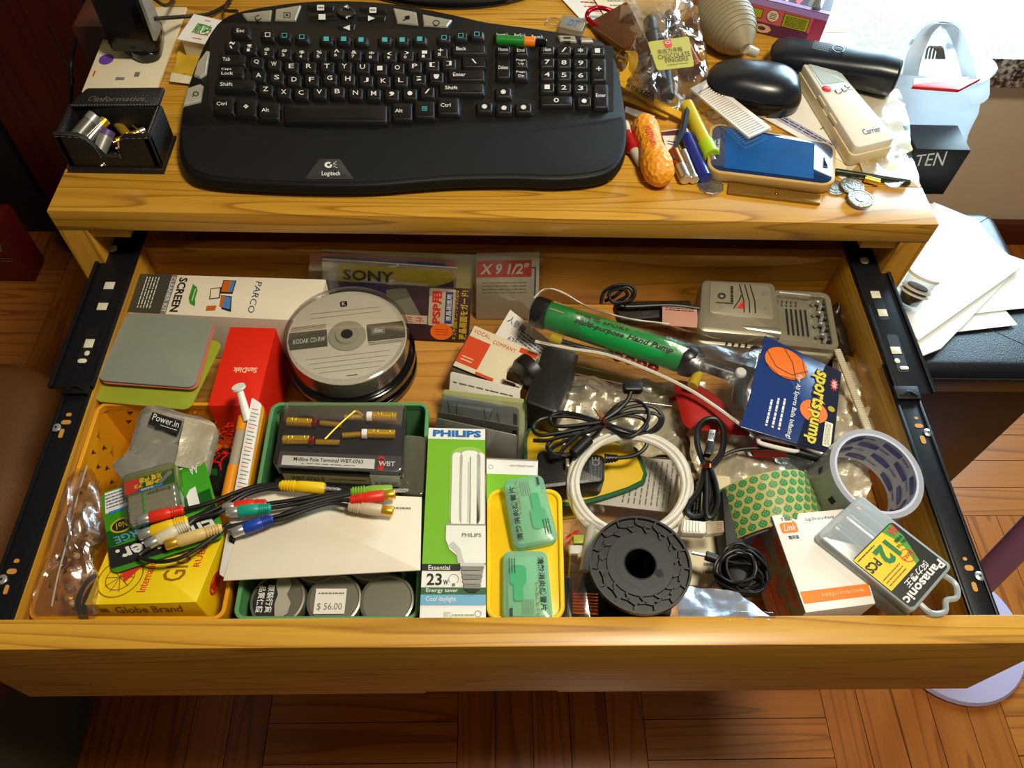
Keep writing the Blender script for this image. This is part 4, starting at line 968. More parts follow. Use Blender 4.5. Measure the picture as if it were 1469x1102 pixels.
# lilac pedestal stand
LIL = mat('lilac_plastic', (196, 186, 220), .35); LIP = mat('mauve_tube', (150, 104, 140), .35)
t = T('pedestal_stand', 'round lilac floor stand base with a mauve tube, behind the drawer corner', 'stand')
c = V((1.195, -.195, FL)); g = G()
g.loft([[V((c.x+x, c.y+y, FL+h)) for x, y in circ(0, 0, r, 48)] for r, h in ((.113, .001), (.116, .006), (.112, .012), (.09, .016), (.04, .022))], LIL, sm=True); t.part('base', g)
g = G(); g.ring(Face(V((c.x-.1, c.y+.1, FL+.0175)), V((c.x+.1, c.y+.1, FL+.0175)), V((c.x+.1, c.y-.1, FL+.0175)), V((c.x-.1, c.y-.1, FL+.0175))), .5, .5, .076, .078, mat('lilac_groove', (150, 140, 170), .5), -.0005, 48); t.part('groove', g)
g = G(); a, b_ = at(1395, 848, -.60), at(1500, 740, -.42); g.rod(V((c.x+.02, c.y+.02, FL+.02)), a, .016, LIP); g.rod(a, b_, .020, LIP, n=24); t.part('tube', g)
# curtain edge by the window
t = T('curtain', 'brown and olive curtain edge hanging beside the bright sill', 'curtain')
g = G(); BRC = mat('brown_curtain', (92, 56, 30), .8, bump=.4, bscale=300); OLC = mat('olive_curtain', (150, 130, 40), .8)
def cur(x0, x1, m, y=.60, ph=0):
    L0 = []
    for h in (-.235, .1, .6):
        L0.append([V((x0+(x1-x0)*i/12, y+.012*math.sin(i*1.7+ph), h)) for i in range(13)]+[V((x0+(x1-x0)*i/12, y+.02+.012*math.sin(i*1.7+ph), h)) for i in range(12, -1, -1)])
    g.loft(L0, m, sm=True)
cur(.93, 1.0, BRC, .74); t.part('brown_panel', g)
g = G(); cur(1.0, 1.03, OLC, .74, 1); t.part('olive_panel', g)

# ================================================================ left: cabinet, shopping, armchair
t = T('side_cabinet', 'dark red-brown wooden cabinet standing left of the desk', 'cabinet')
g = G(); bx(g, -.467, .665, FL, -.012, .70, .25, RED, .002); t.part('panel', g)
g = G(); bx(g, -1.6, .69, FL, -.468, .709, .6, mat('painted_shade_board', (30, 26, 22), .6), .001); t.part('added_dark_board', g)  # dark board added over the beige wall; far-left shade is in its colour
g = G(); bx(g, -.467, .63, FL, -.012, .664, FL+.07, RED, .002); t.part('plinth', g)
g = G(); bx(g, -.05, .28, -.30, -.012, .664, .02, RED, .002); t.part('side_post', g)
t = T('red_shopping_bag', 'red and grey shopping bag on the dark floor left of the desk', 'bag')
c = at(42, 300, -.6)
g = G(); bx(g, -.60, .54, FL+.001, -.50, .60, -.55, mat('red_bag_film', (100, 14, 6), .5, bump=.5, bscale=40), .012); t.part('bag', g)
g = G(); F = Face(V((-.59, .539, -.57)), V((-.51, .539, -.57)), V((-.51, .539, -.66)), V((-.59, .539, -.66))); g.poly(F, [(.1, .7), (.5, .85), (.9, .7), (.8, .4), (.4, .3), (.15, .4)], GREYP, .0005); g.greek(F, .1, .05, .9, .2, 2, GREYP, h=.0005); t.part('print', g)
t = T('grey_parcel', 'grey blurred parcel on the floor at the far left', 'parcel')
g = G(); bx(g, -.86, .45, FL+.001, -.62, .66, -.56, mat('grey_parcel_wrap', (96, 100, 98), .6, bump=.6, bscale=30), .012); t.part('parcel', g)
g = G(); g.tube([at(122, -10, -.02), at(112, 40, -.06), at(102, 90, -.10), at(102, 130, -.12), at(98, 200, -.20)], .0028, CABLE); g.tube([at(70, 40, -.1), at(90, 80, -.10), at(106, 120, -.12)], .0015, CABLE); single('hanging_cable', g, 'thin black cable hanging down at the left of the desk', 'cable')
BRW = mat('brown_seat_leather', (104, 66, 28), .5, bump=.2, bscale=400)
t = T('armchair', 'brown rounded seat standing left of the open drawer', 'armchair')
pts = rrect(-.56, -.52, -.115, .055, .09, 8)
g = G(); g.loft([[V((x, y, h)) for x, y in offset2d(pts, d)] for d, h in ((.01, -.42), (0, -.40), (0, -.34), (.012, -.315), (.035, -.303), (.07, -.299))], BRW, sm=True); t.part('seat', g)
g = G(); pts = rrect(-.54, -.50, -.155, -.01, .04, 4); g.loft([[V((x, y, h)) for x, y in pts] for h in (FL+.002, -.419)], mat('grey_green_cloth', (72, 74, 54), .8), sm=True); t.part('base', g)

# ================================================================ contents of the drawer
FZ = -.165
def card(name, label, cat, F, th, m, r=.002, group=None, bev=.0004):
    t = T(name, label, cat, group); g = G(); g.slab(F, -th, 0, m, r, bev); t.part('body', g); return t
# --- back left
GRYP = mat('charcoal_print', (66, 62, 50), .5)
F = F4((200, 393), (468, 401), (452, 461), (182, 448), -.090)
t = card('screen_cleaner_box', 'long white screen cleaner kit box with a charcoal end panel, back left of the drawer', 'box', F, .073, mat('white_carton', (236, 228, 204), .5))
g = G(); g.rect(F, 0, 0, .175, 1, GRYP); g.rect(F, .175, 0, .205, 1, GREYP); g.greek(F, .04, .12, .12, .92, 5, INKW, 90, .0006, .3)
g.txt(F, 'CLEANER KIT', .178, .04, .200, .94, INKW, -90, .0006, .005); g.txt(F, 'SCREEN', .22, .06, .265, .93, INK, -90, .0004, .03)
LG = mat('leaf_green_print', (60, 140, 40), .5)
g.poly(F, [(.30, .78), (.325, .70), (.335, .62), (.335, .40), (.345, .28), (.345, .22), (.315, .28), (.30, .42), (.30, .66)], LG); g.greek(F, .315, .35, .33, .65, 1, INKW, 90, .0006)
g.rect(F, .455, .56, .525, .90, INK, .0003); g.rect(F, .46, .60, .50, .88, mat('orange_photo', (200, 100, 30), .4), .0005); g.rect(F, .50, .60, .52, .88, mat('blue_photo', (80, 130, 190), .4), .0005)
g.poly(F, [(.40, .68), (.455, .72), (.465, .44), (.41, .40)], INK, .0004); g.poly(F, [(.405, .66), (.45, .69), (.458, .46), (.415, .42)], CREAM, .0006)
g.poly(F, [(.465, .52), (.525, .50), (.545, .12), (.49, .18)], INK, .0004); g.poly(F, [(.468, .50), (.49, .49), (.49, .22), (.475, .24)], MATS['orange_photo'], .0006); g.poly(F, [(.49, .49), (.522, .47), (.535, .18), (.49, .22)], MATS['blue_photo'], .0006)
g.poly(F, [(.41, .24), (.46, .26), (.46, .14), (.41, .12)], MATS['orange_photo'], .0006); g.rect(F, .44, .20, .458, .40, INKW, .0005)
g.txt(F, 'PARCO', .63, .12, .665, .90, mat('pen_ink', (50, 70, 110), .5), -90, .0004, .0, .2); t.part('print', g)
FR = mat('frosted_grey_sheet', (150, 158, 146), .4, alpha=.72, tint=(200, 205, 190)); FP_ = mat('frosted_pink_sheet', (230, 130, 110), .4, alpha=.6, tint=(240, 180, 160)); FG = mat('frosted_green_sheet', (176, 190, 60), .4, alpha=.62, tint=(220, 230, 120))
for q, zz, m, lb, nm in ((((168, 470), (320, 490), (272, 588), (134, 575)), (-.0925, -.094, -.088, -.085), FG, 'olive green translucent plastic sheet, lowest under the grey one', 'plastic_sheet'),
                     (((184, 451), (310, 462), (283, 559), (141, 549)), (-.0885, -.090, -.083, -.080), FP_, 'pink edged translucent sheet just beneath the grey sheet', 'plastic_sheet'),
                     (((182, 449), (307, 459), (279, 556), (138, 545)), (-.0865, -.088, -.080, -.0765), FR, 'frosted grey plastic sheet with rounded corners on top, left rear', 'plastic_sheet')):
    g = G(); g.slab(F4(*q, zz), -.0012, 0, m, .008, .0003); single(nm, g, lb, 'plastic sheet')
RB = mat('red_carton', (236, 42, 20), .4)
F = F4((330, 469), (396, 471), (369, 582), (298, 582), -.086)
t = card('memory_card_box', 'tall red memory card box with white lettering', 'box', F, .076, RB, .001)
g = G(); g.txt(F, 'SanDisk', .32, .40, .82, .47, mat('pale_print', (250, 200, 170), .5), 180, .0004, .03); t.part('lettering', g)

# --- yellow basket
def basket(name, label, F, depth, m, t0=.0025, rim=.006, holes=True, flare=.008, floor_m=None):
    t = T(name, label, 'basket'); g = G(); g.frame(F, m, -.008, 0, rim*.6, .010, 5); t.part('rim', g)
    ins = flare
    Bq = [F.P(ins, F.d-ins, -depth), F.P(F.w-ins, F.d-ins, -depth), F.P(F.w-ins, ins, -depth), F.P(ins, ins, -depth)]
    tq = [F.P(.003, F.d-.003, -.004), F.P(F.w-.003, F.d-.003, -.004), F.P(F.w-.003, .003, -.004), F.P(.003, .003, -.004)]
    g = G(); Fb = Face(*Bq); g.slab(Fb, -.001, .001, floor_m or m, .004, .0003); t.part('floor', g)
    for i in range(4):
        j = (i+1) % 4
        W4 = Face(tq[i], tq[j], Bq[j], Bq[i]) if False else Face(tq[j], tq[i], Bq[i], Bq[j]); g = G()
        nx = max(6, int(W4.w/.0066)); ny = max(6, int(W4.d/.0066)); vs = []; fs = []
        for b_ in range(ny+1):
            for a in range(nx+1): vs.append(W4.U(a/nx, b_/ny))
        k = len(vs); vs += [v+W4.n*.0014 for v in vs]; n1 = nx+1
        for b_ in range(ny):
            for a in range(nx):
                q = (b_*n1+a, b_*n1+a+1, (b_+1)*n1+a+1, (b_+1)*n1+a)
                hole = holes and (b_ % 2 == 1) and ((a+(b_//2 % 2)) % 3 == 1) and 1 < a < nx-2 and b_ < ny-1
                if hole: q = (q[0], q[1], q[2]) if (a//4) % 2 else (q[0], q[1], q[3])
                for tri in (q,): 
                    fs.append(tri); fs.append(tuple(k+x for x in reversed(tri)))
        g.add(vs, fs, m); t.part('side', g)
    return t
YB = mat('basket_yellow', (226, 158, 22), .4); 
F = F4((140, 577), (381, 577), (321, 890), (36, 890), -.0905)
basket('yellow_basket', 'yellow perforated plastic basket at the left of the drawer', F, .068, YB)
GB = mat('basket_green', (96, 160, 104), .4); GBD = mat('basket_green_dark', (60, 110, 66), .5)
F = F4((389, 577), (616, 577), (601, 890), (333, 890), -.090)
basket('green_basket', 'pale green plastic basket in the drawer, left of the tall lamp carton', F, .068, GB, holes=False)

# contents of the yellow basket
t = T('foil_pouch', 'shiny silver foil pouch with a black printed label in the yellow basket', 'foil pouch')
FO2 = mat('pouch_foil', (236, 234, 222), .18, .8, bump=.8, bscale=40)
ol = smooth([at(*p) for p in ((212, 581, -.074), (255, 590, -.074), (300, 604, -.076), (312, 618, -.078), (304, 650, -.078), (294, 688, -.080), (250, 700, -.080), (205, 712, -.08), (178, 692, -.078), (162, 668, -.078), (182, 648, -.076), (195, 612, -.075))][::-1], 3, True)
g = G(); g.pillow(ol, 0, .007, FO2, 8, .003, 2, below=.006, freq=45); t.part('pouch', g)
g = G(); F = F4((266, 598), (310, 612), (291, 676), (250, 668), (-.064, -.070, -.070, -.066)); g.sheet(F, 8, 8, mat('folded_foil', (214, 206, 178), .35, .6, bump=.3), .003, 50, 3, thick=.001); t.part('folded_flap', g)
F = F4((219, 591), (261, 604), (255, 622), (212, 608), (-.0655, -.0635, -.0625, -.0635)); g = G(); g.slab(F, -.001, 0, INK, .0003, 0)
g.txt(F, 'Power.in', .08, .38, .96, .9, INKW, 0, .0005, .0); g.greek(F, .4, .12, .95, .26, 1, INKW); t.part('label', g)
# rechargeable batteries blister
EG = mat('pack_green', (60, 150, 30), .35); EGD = mat('pack_dark_green', (20, 84, 24), .35)
t = T('battery_blister_pack', 'green battery blister pack lying upside down on the yellow box', 'battery pack')
F = F4((144, 708), (292, 656), (323, 770), (160, 824), (-.072, -.068, -.066, -.068))
g = G(); g.slab(F, -.001, 0, EG, .006, .0002); t.part('card', g)
g = G(); g.poly(F, [(.02, .72), (.25, .72), (.25, .97), (.04, .98)], INKW, .0003); g.greek(F, .04, .76, .25, .96, 5, INKB, h=.0006); g.rect(F, .05, .70, .25, .73, mat('sky_print', (40, 130, 210), .4), .0006, .001)
g.poly(F, [(.0, .30), (.98, .42), (.98, .60), (.0, .50)], EGD, .0003)
g.poly(F, [(0, .06), (.5, .04), (.99, .24), (.99, .40), (.5, .28), (0, .30)], INK, .0004)
g.txt(F, 'Energizer.', .06, .09, .96, .30, INKW, 180, .0007, .03, -.2); g.txt(F, 'CHARGE', .06, .32, .52, .41, mat('steel_blue_print', (90, 150, 170), .4), 180, .0006, .02, -.2)
g.flat([(x, y) for x, y in circ(F.w*.15, F.d*.52, .0095, 20, .007)], mat('gold_seal', (190, 170, 40), .35), F.P, .0006); g.flat([(x, y) for x, y in circ(F.w*.15, F.d*.52, .0078, 20, .0055)], INK, F.P, .0008); g.txt(F, 'No1', .10, .48, .20, .56, MATS['gold_seal'], 180, .001, .02)
g.txt(F, 'AA', .84, .83, .92, .93, INKW, 180, .0006, .01); g.greek(F, .62, .93, .95, .97, 1, INKW)
g.poly(F, [(.76, .44), (.86, .44), (.86, .68), (.80, .66), (.76, .6)], INKW, .0006); t.part('print', g)
B4 = Face(F.U(.26, .99, .0005), F.U(.76, .95, .0005), F.U(.72, .40, .0005), F.U(.22, .42, .0005))
for k in range(4):
    c0, c1 = B4.U(.08, .48-.13*k, .0065), B4.U(.93, .48-.13*k, .0065)
    g = G(); g.rod(c0, c1, .0058, mat('cell_silver', (190, 186, 160), .3, .6)); g.rod(c0.lerp(c1, .28), c0.lerp(c1, .36), .006, EG); g.rod(c0.lerp(c1, -.04), c0, .0025, STEEL)
    if k == 0: FF = Face(c0.lerp(c1, .38)+B4.n*.006+B4.U(0, .53)-B4.U(0, .48), c0.lerp(c1, .95)+B4.n*.006+B4.U(0, .53)-B4.U(0, .48), c0.lerp(c1, .95)+B4.n*.006-B4.U(0, .53)+B4.U(0, .48), c0.lerp(c1, .38)+B4.n*.006-B4.U(0, .53)+B4.U(0, .48)); g.txt(FF, 'Energizer', .05, .05, .95, .95, INK, 180, .0008, .0)
    t.part('cell', g)
FT = Face(B4.U(.0, 1.02, .010), B4.U(1, 1.02, .010), B4.U(1, .58, .010), B4.U(0, .58, .010))
g = G(); g.slab(FT, -.009, 0, mat('olive_insert', (110, 128, 50), .35), .004, .001)
g.poly(FT, [(.03, .04), (.95, .04), (.95, .76), (.03, .76)], EGD, .0004); g.rect(FT, .03, .06, .30, .74, INKR, .0006, .002)
g.txt(FT, '\u5145\u96fb \u512a\u60e0', .3, .44, .72, .72, YEL, 180, .0008, .03); g.txt(FT, '\u7279\u50f9 73', .2, .22, .75, .46, YEL, 180, .0008, .03); g.rect(FT, .2, .05, .72, .18, MATS['sky_print'], .0006, .001); g.txt(FT, '2450', .32, .06, .55, .17, INKW, 180, .0009, .02)
g.stroke(FT, [(.66, .2), (.9, .6)], .0035, SILV, .001); t.part('insert', g)
g = G(); Fc = Face(B4.U(-.02, 1.04), B4.U(1.02, 1.04), B4.U(1.02, -.02), B4.U(-.02, -.02)); g.slab(Fc, 0, .0135, CLEARH, .006, .002); t.part('blister', g)
# yellow rubber band box
YC = mat('yellow_carton', (246, 214, 16), .4)
TL_, TR_, BR_, BL_ = (153, 795), (316, 783), (281, 864), (121, 868)
F = F4((163, 770), (322, 764), (281, 864), (121, 868), -.0745)
t = card('rubber_band_box', 'bright yellow rubber band box with brown script at the front left', 'box', F, .055, YC, .001)
g = G(); BS = mat('brown_script', (150, 104, 20), .5); RDP = mat('scarlet_print', (214, 50, 24), .5)
g.txt(F, 'Globe', .60, .30, .80, .92, BS, 68 if False else 90, .0005, .01); g.txt(F, 'International', .42, .16, .50, .72, RDP, 90, .0005, .01); g.txt(F, 'RUBBER', .84, .5, .90, .98, RDP, 90, .0005, .01)
g.poly(F, [(.18, .52), (.28, .30), (.40, .58)], RDP, .0006); g.ring(F, .22, .38, .0165, .0175, BS, .0004); g.ring(F, .22, .38, .0105, .0113, BS, .0004)
for a in range(0, 180, 36): g.stroke(F, [(.22-.13*math.cos(math.radians(a)), .38-.22*math.sin(math.radians(a))), (.22+.13*math.cos(math.radians(a)), .38+.22*math.sin(math.radians(a)))], .0007, BS, .0004)
Fv = Face(F.a, F.b, F.b-V((0, 0, .055)), F.a-V((0, 0, .055)))
g.txt(Fv, 'Globe Brand', .22, .62, .84, .90, BS, 0, .0004, .015, .25); g.greek(Fv, .08, .66, .16, .86, 1, BS, k=.8)
Fs = Face(F.b, F.c, F.c-V((0, 0, .055)), F.b-V((0, 0, .055))); g.disc(Fs, .45, .55, .011, YC, .0003); g.ring(Fs, .4, .6, .008, .010, RDP, .0005); g.rect(Fs, .3, .5, .5, .72, RDP, .0006)
t.part('print', g)
# clear zip bag at far left
t = T('zip_bag', 'crumpled clear zip bag with brown bits along the left wall of the drawer', 'plastic bag')
ol = smooth([at(*p) for p in ((112, 672, -.078), (140, 680, -.078), (150, 730, -.076), (152, 780, -.075), (138, 800, -.074), (150, 850, -.080), (135, 886, -.080), (80, 884, -.076), (42, 882, -.076), (60, 820, -.068), (80, 750, -.068), (98, 695, -.070))][::-1], 3, True)
g = G(); g.pillow(ol, 0, .012, mat('milky_zip_bag', (206, 196, 170), .2, alpha=.25, tint=(240, 232, 215), bump=.9, bscale=45, var=0), 9, .007, 12, freq=55); t.part('film', g)
g = G(); g.tube([at(125, 668, -.070), at(112, 710, -.066), at(95, 780, -.062), at(82, 830, -.062), at(74, 870, -.066)], .0006, mat('zip_seal', (200, 195, 180), .25, alpha=.4), 6); t.part('zip_seal', g)
g = G(); BRN = mat('amber_bits', (150, 104, 44), .35)
g.tube([at(140, 690, -.085), at(128, 730, -.082), at(110, 770, -.082), at(92, 798, -.084)], [.002, .006, .008, .006, .003], BRN, 8)
for k in range(16): g.ball(at(RND.uniform(95, 140), RND.uniform(780, 870), -.095), RND.uniform(.002, .005), (BRN, GOLD, CREAM)[k % 3], n=8)
t.part('contents', g, kind='stuff')
g = G(); g.tube([at(*p) for p in ((148, 820, -.10), (125, 835, -.095), (112, 862, -.09), (118, 888, -.09), (128, 900, -.10))], .002, CABLE, 8); g.tube([at(*p) for p in ((152, 828, -.10), (132, 842, -.095), (121, 868, -.09), (124, 892, -.09))], .002, CABLE, 8); single('coiled_lead', g, 'black lead curled at the left end of the yellow box', 'cable')
# strip pack, marker, pusher, red net, dark case
t = T('measuring_strip', 'narrow white printed plastic strip standing in the right side of the yellow basket', 'strip')
F = F4((361, 570), (375, 579), (331, 834), (314, 824), (-.060, -.060, -.074, -.074)); g = G(); g.slab(F, -.002, 0, WHITE, .002, .0003)
for k in range(26): g.stroke(F, [(.2, .36+k*.023), (.8 if k % 3 else .95, .375+k*.023)], .0007, ORNG if k % 5 == 0 else GREYP, .0004)
g.txt(F, 'B', .3, .18, .8, .22, INK, 90, .0005, .03); t.part('strip', g)
cylt('orange_marker', 'clear-bodied orange capped marker along the white strip', 'marker', (350, 600, -.070), (326, 712, -.078), .0048, mat('grey_clear_barrel', (170, 160, 140), .3), [('cap', -.02, .18, 1.1, mat('orange_cap', (236, 150, 20), .35)), ('tail', .62, 1.02, 1.08, MATS['orange_cap'])])
t = T('plunger', 'white plastic plunger with a round head resting over the red box edge', 'plunger')
g = G(); a, b_ = at(343, 557, -.052), at(356, 604, -.066); g.rod(a, b_, .003, WHITE, .0042); t.part('shaft', g)
g = G(); g.spin(a+V((0, 0, -.001)), a+V((-.0006, .001, .0014)), [(0, .0055), (.3, .0064), (1, .006)], WHITE, 22); t.part('head', g)
g = G(); c = at(318, 636, -.090)
for k in range(60):
    q = c+V((RND.uniform(-.016, .016), RND.uniform(-.022, .022), RND.uniform(-.004, .004))); d = V((RND.uniform(-1, 1), RND.uniform(-1, 1), RND.uniform(-.4, .4)))*.006
    g.tube([q-d, q+V((0, 0, .002)), q+d], .0008, mat('red_net', (200, 20, 16), .35), 5, sub=3)
single('red_bands', g, 'tangle of red bands beside the foil pouch', 'rubber bands')['kind'] = 'stuff'
t = T('dark_case', 'smoked dark plastic case under the strip right of the foil pouch', 'case')
F = F4((296, 645), (336, 640), (328, 712), (296, 700), -.092); g = G(); g.slab(F, -.02, 0, mat('smoked_plastic', (24, 28, 24), .15), .005, .003); g.rect(F, .15, .35, .45, .5, MATS['pack_dark_green'], .0005); t.part('body', g)

# contents of the green basket
t = T('terminal_case', 'clear-lidded presentation case with four gold terminals in the green basket', 'case')
F = F4((408, 574), (583, 579), (578, 676), (390, 667), -.058)
FOAM = mat('black_foam', (30, 26, 34), .8)
g = G(); g.slab(F, -.0245, -.0165, mat('smoky_base', (60, 54, 52), .3), .006, .001, ins=.0015); t.part('base', g)
g = G(); g.slab(F, -.0164, -.0085, FOAM, .004, .0005, ins=.003); t.part('foam', g)
g = G(); h = -.008; Gd = mat('grey_label_band', (74, 70, 70), .5); g.rect(F, .02, .03, .98, .27, Gd, h); g.rect(F, .05, .07, .77, .21, WHITE, h+.0004)
g.txt(F, 'Midline Pole Terminal WBT-0763', .14, .135, .68, .19, INK, 0, h+.0008, .01); g.greek(F, .2, .085, .62, .115, 1, GREYP, h=h+.0008)
g.disc(F, .82, .09, .0028, INKR, h+.0004); g.disc(F, .82, .22, .0028, INKR, h+.0004); g.rect(F, .805, .10, .835, .22, INKR, h+.0004); g.txt(F, 'WBT', .80, .115, .93, .185, INKW, 0, h+.0009, .02); t.part('label', g)
zT = -.0615
def term(x0, x1, y0, y1, ringm, px0, px1, py0, py1, rx0, rx1):
    g = G(); g.rod(at(x0, y0, zT), at(x1, y1, zT), .0042, GOLD, bev=.1, n=20)
    a, b_ = at(x0, y0, zT), at(x1, y1, zT)
    for f in (.2, .35, .8): g.spin(a.lerp(b_, f), a.lerp(b_, f+.04), [(0, .0042), (.5, .0046), (1, .0042)], GOLD)
    g.rod(at(rx0, (y1+py0)/2 if x0 < 480 else (y0+py1)/2, zT), at(rx1, (y1+py0)/2 if x0 < 480 else (y0+py1)/2, zT), .0046, ringm)
    g.rod(at(px0, py0, zT-.001), at(px1, py1, zT-.001), .0026, GOLD); t.part('terminal', g)
MRN = mat('maroon_ring', (110, 20, 24), .4)
term(412, 448, 605, 607, MRN, 459, 490, 607, 610, 449, 455); term(406, 444, 631, 631, MRN, 453, 487, 634, 635, 444, 451)
term(535, 569, 597, 598, WHITE, 494, 520, 599, 598, 526, 534); term(528, 567, 622, 623, WHITE, 491, 518, 625, 623, 519, 527)
g = G(); g.tube([at(466, 630, -.060), at(485, 611, -.059), at(503, 595, -.059), at(511, 590, -.059), at(521, 597, -.060)], .0011, GOLD, 8); t.part('hex_key', g)
g = G(); g.slab(F, -.0165, 0, CLEARH, .006, .0018); t.part('clear_lid', g)
Fv = Face(F.a-V((0, 0, .003)), F.b-V((0, 0, .003)), F.b-V((0, .001, .026)), F.a-V((0, .001, .026)))
g = G(); g.rect(Fv, .06, .10, .98, .62, mat('buff_label', (196, 184, 140), .5), .0012); g.txt(Fv, 'WBT-0763 E', .12, .22, .38, .50, INK, 0, .0018, .01); g.rect(Fv, .74, .02, .97, .86, WHITE, .0016); g.txt(Fv, '\u00a5 999.00', .77, .12, .95, .40, GREYP, 0, .002, .0); g.greek(Fv, .42, .3, .70, .45, 1, INK, h=.0018); t.part('price_label', g)
t = T('clear_case', 'empty smoky clear case half hidden right of the terminal case', 'case')
F = F4((575, 622), (613, 626), (608, 712), (570, 706), -.080); g = G(); g.slab(F, -.03, 0, mat('smoky_clear', (120, 120, 104), .15, alpha=.45, tint=(190, 190, 170)), .006, .002); t.part('body', g)
t = T('dark_box', 'dark box underneath the terminal case at the back of the green basket', 'box'); F = F4((402, 590), (580, 594), (574, 672), (394, 664), -.084); g = G(); g.slab(F, -.072, 0, mat('dark_box_card', (40, 36, 34), .6), .001, .0006); t.part('body', g)
t = T('black_pouch', 'black pouch under the cable plugs between terminal case and envelope', 'pouch')
F = F4((395, 680), (580, 684), (585, 716), (385, 712), -.088); g = G(); g.slab(F, -.066, 0, mat('black_cloth', (16, 16, 18), .8), .005, .004); t.part('body', g)
t = T('envelope', 'large plain off-white envelope lying across the green basket', 'envelope')
F = F4((357, 703), (605, 713), (603, 818), (320, 833), (-.072, -.072, -.071, -.069)); EN = mat('envelope_paper', (238, 230, 208), .28, coat=.25, bump=.05, bscale=30)
g = G(); g.slab(F, -.0015, 0, EN, .0006, .0003); g.greek(F, .80, .80, .94, .86, 1, GREYP); t.part('body', g)
TINM = mat('tin_lid', (150, 148, 134), .35, .7)
def tin(px, py, label, lid=-.096, r=.0232, tilt=(0, 0)):
    t = T('tin', label, 'tin', 'silver capped tins in the green basket'); c = at(px, py, lid)
    ax = V((tilt[0], tilt[1], 1)).normalized()
    g = G(); g.spin(c-ax*.061, c-ax*.012, [(0, r*.93), (.02, r*.96), (1, r*.96)], mat('smoked_tin_side', (40, 40, 38), .3), 32); t.part('body', g)
    g = G(); g.spin(c-ax*.012, c, [(0, r), (.8, r), (.97, r*.97), (1, r*.90), (.9, r*.86)], TINM, 36); t.part('lid', g)
    return t, c, ax
t, c, ax = tin(398, 860, 'tin with a torn black characters label on its lid, leftmost of the front row', tilt=(-.05, 0))
def tinF(c, r, ax): s_ = V((r, 0, 0)); s2 = V((0, r, 0)); return Face(c-s_+s2, c+s_+s2, c+s_-s2, c-s_-s2)
F = tinF(c-V((0, 0, .001)), .0205, ax); g = G(); g.flat(circ(F.w/2, F.d/2, .0195, 28, a0=95, a1=300), INK, F.P, .0012)
g.txt(F, '\u539f\u88dd\u884c\u8ca8', .28, .22, .42, .80, INKW, -90, .0016, .02); g.txt(F, '\u54c1\u8cea\u4fdd\u8b49', .10, .22, .24, .78, INKW, -90, .0016, .02)
g.poly(F, [(.44, .95), (.68, .97), (.75, .8), (.68, .6), (.78, .42), (.74, .2), (.62, .12), (.5, .14), (.46, .4), (.5, .6), (.43, .8)], mat('torn_paper', (170, 168, 152), .8), .0018); t.part('torn_label', g)
t, c, ax = tin(479, 860, 'tin with a white price sticker on its lid, middle of the front row')
F = tinF(c-V((0, 0, .001)), .0205, ax); g = G(); g.rect(F, .12, .20, .74, .72, WHITE, .0014); g.txt(F, '$ 56.00', .18, .26, .68, .42, GREYP, 0, .0018, .0); g.greek(F, .18, .58, .7, .66, 1, GREYP, h=.0018); t.part('price_sticker', g)
tin(555, 861, 'plain tin without a label, rightmost of the front row')
tin(457, 800, 'tin peeking from under the envelope behind the price sticker tin'); tin(533, 797, 'tin peeking from under the envelope behind the plain front tin')

# --- cables with phono plugs
def plug(px0, px1, col, label, tipm, name='phono_plug', tip=.25, rr=.0052, pin=False, z0=-.059, z1=-.059, g_=None):
    """px0 = cable end, px1 = tip end"""
    a, b_ = at(px0[0], px0[1], z0), at(px1[0], px1[1], z1); m = mat('plug_'+col[0], col[1], .4)
    g = G(); L_ = (b_-a).length; e = b_-a
    g.spin(a, b_, [(0, .0028), (.02, .0032), (.35, .0040), (.42, rr*.95), (.55, rr), (.95, rr), (1, rr*.85)], m, 18); o = CABT.part(name, g, label)
    g = G()
    for k in range(5):
        f = .05+k*.065; r_ = .0036+k*.0002; g.spin(a+e*f, a+e*(f+.03), [(0, r_), (.1, r_+.0008), (.9, r_+.0008), (1, r_)], m, 16)
    CABT.part('strain_rib', g, parent=o)
    g = G()
    if pin:
        g.spin(b_, b_+e.normalized()*.014, [(0, .0017), (.3, .0017), (.32, .0012), (.36, .0017), (.58, .0017), (.6, .0012), (.64, .0017), (.82, .0017), (.86, .001), (.92, .0016), (1, .0003)], STEEL, 14)
    else: g.spin(b_, b_+e.normalized()*.0095, [(0, .0041), (.05, .0044), (.95, .0044), (1, .004), (.98, .0025), (.4, .0025)], tipm, 20)
    CABT.part('metal_tip', g, parent=o)
CABT = T('audio_cable', 'black lead from a yellow jack to red, yellow, white and cream phono plugs', 'cable')
zc = -.060
for pth in (((401, 695), (370, 697), (340, 706), (300, 722), (264, 731)), ((401, 696), (372, 700), (345, 710), (310, 730), (270, 746)), ((401, 698), (375, 703), (350, 712), (315, 735), (285, 742), (271, 752))):
    g = G(); g.tube([at(x, y, zc) for x, y in pth], .0019, CABLE); CABT.part('lead', g)
CABC = [('red', (224, 48, 26)), ('yellow', (238, 198, 20)), ('white', (216, 208, 180)), ('cream', (220, 190, 120)), ('teal', (20, 160, 136)), ('blue', (28, 64, 170)), ('lime', (130, 180, 50)), ('pale', (206, 190, 160))]
plug((264, 731), (215, 743), CABC[0], 'red plug', STEEL); plug((270, 746), (217, 763), CABC[1], 'yellow plug', STEEL, z1=-.061); plug((271, 752), (226, 775), CABC[2], 'white plug', STEEL, z1=-.060)
plug((401, 696), (466, 701), CABC[1], 'yellow jack', STEEL, 'jack_plug', pin=True)
CABT = T('component_cable', 'black lead from a green jack to red, teal and blue phono plugs', 'cable')
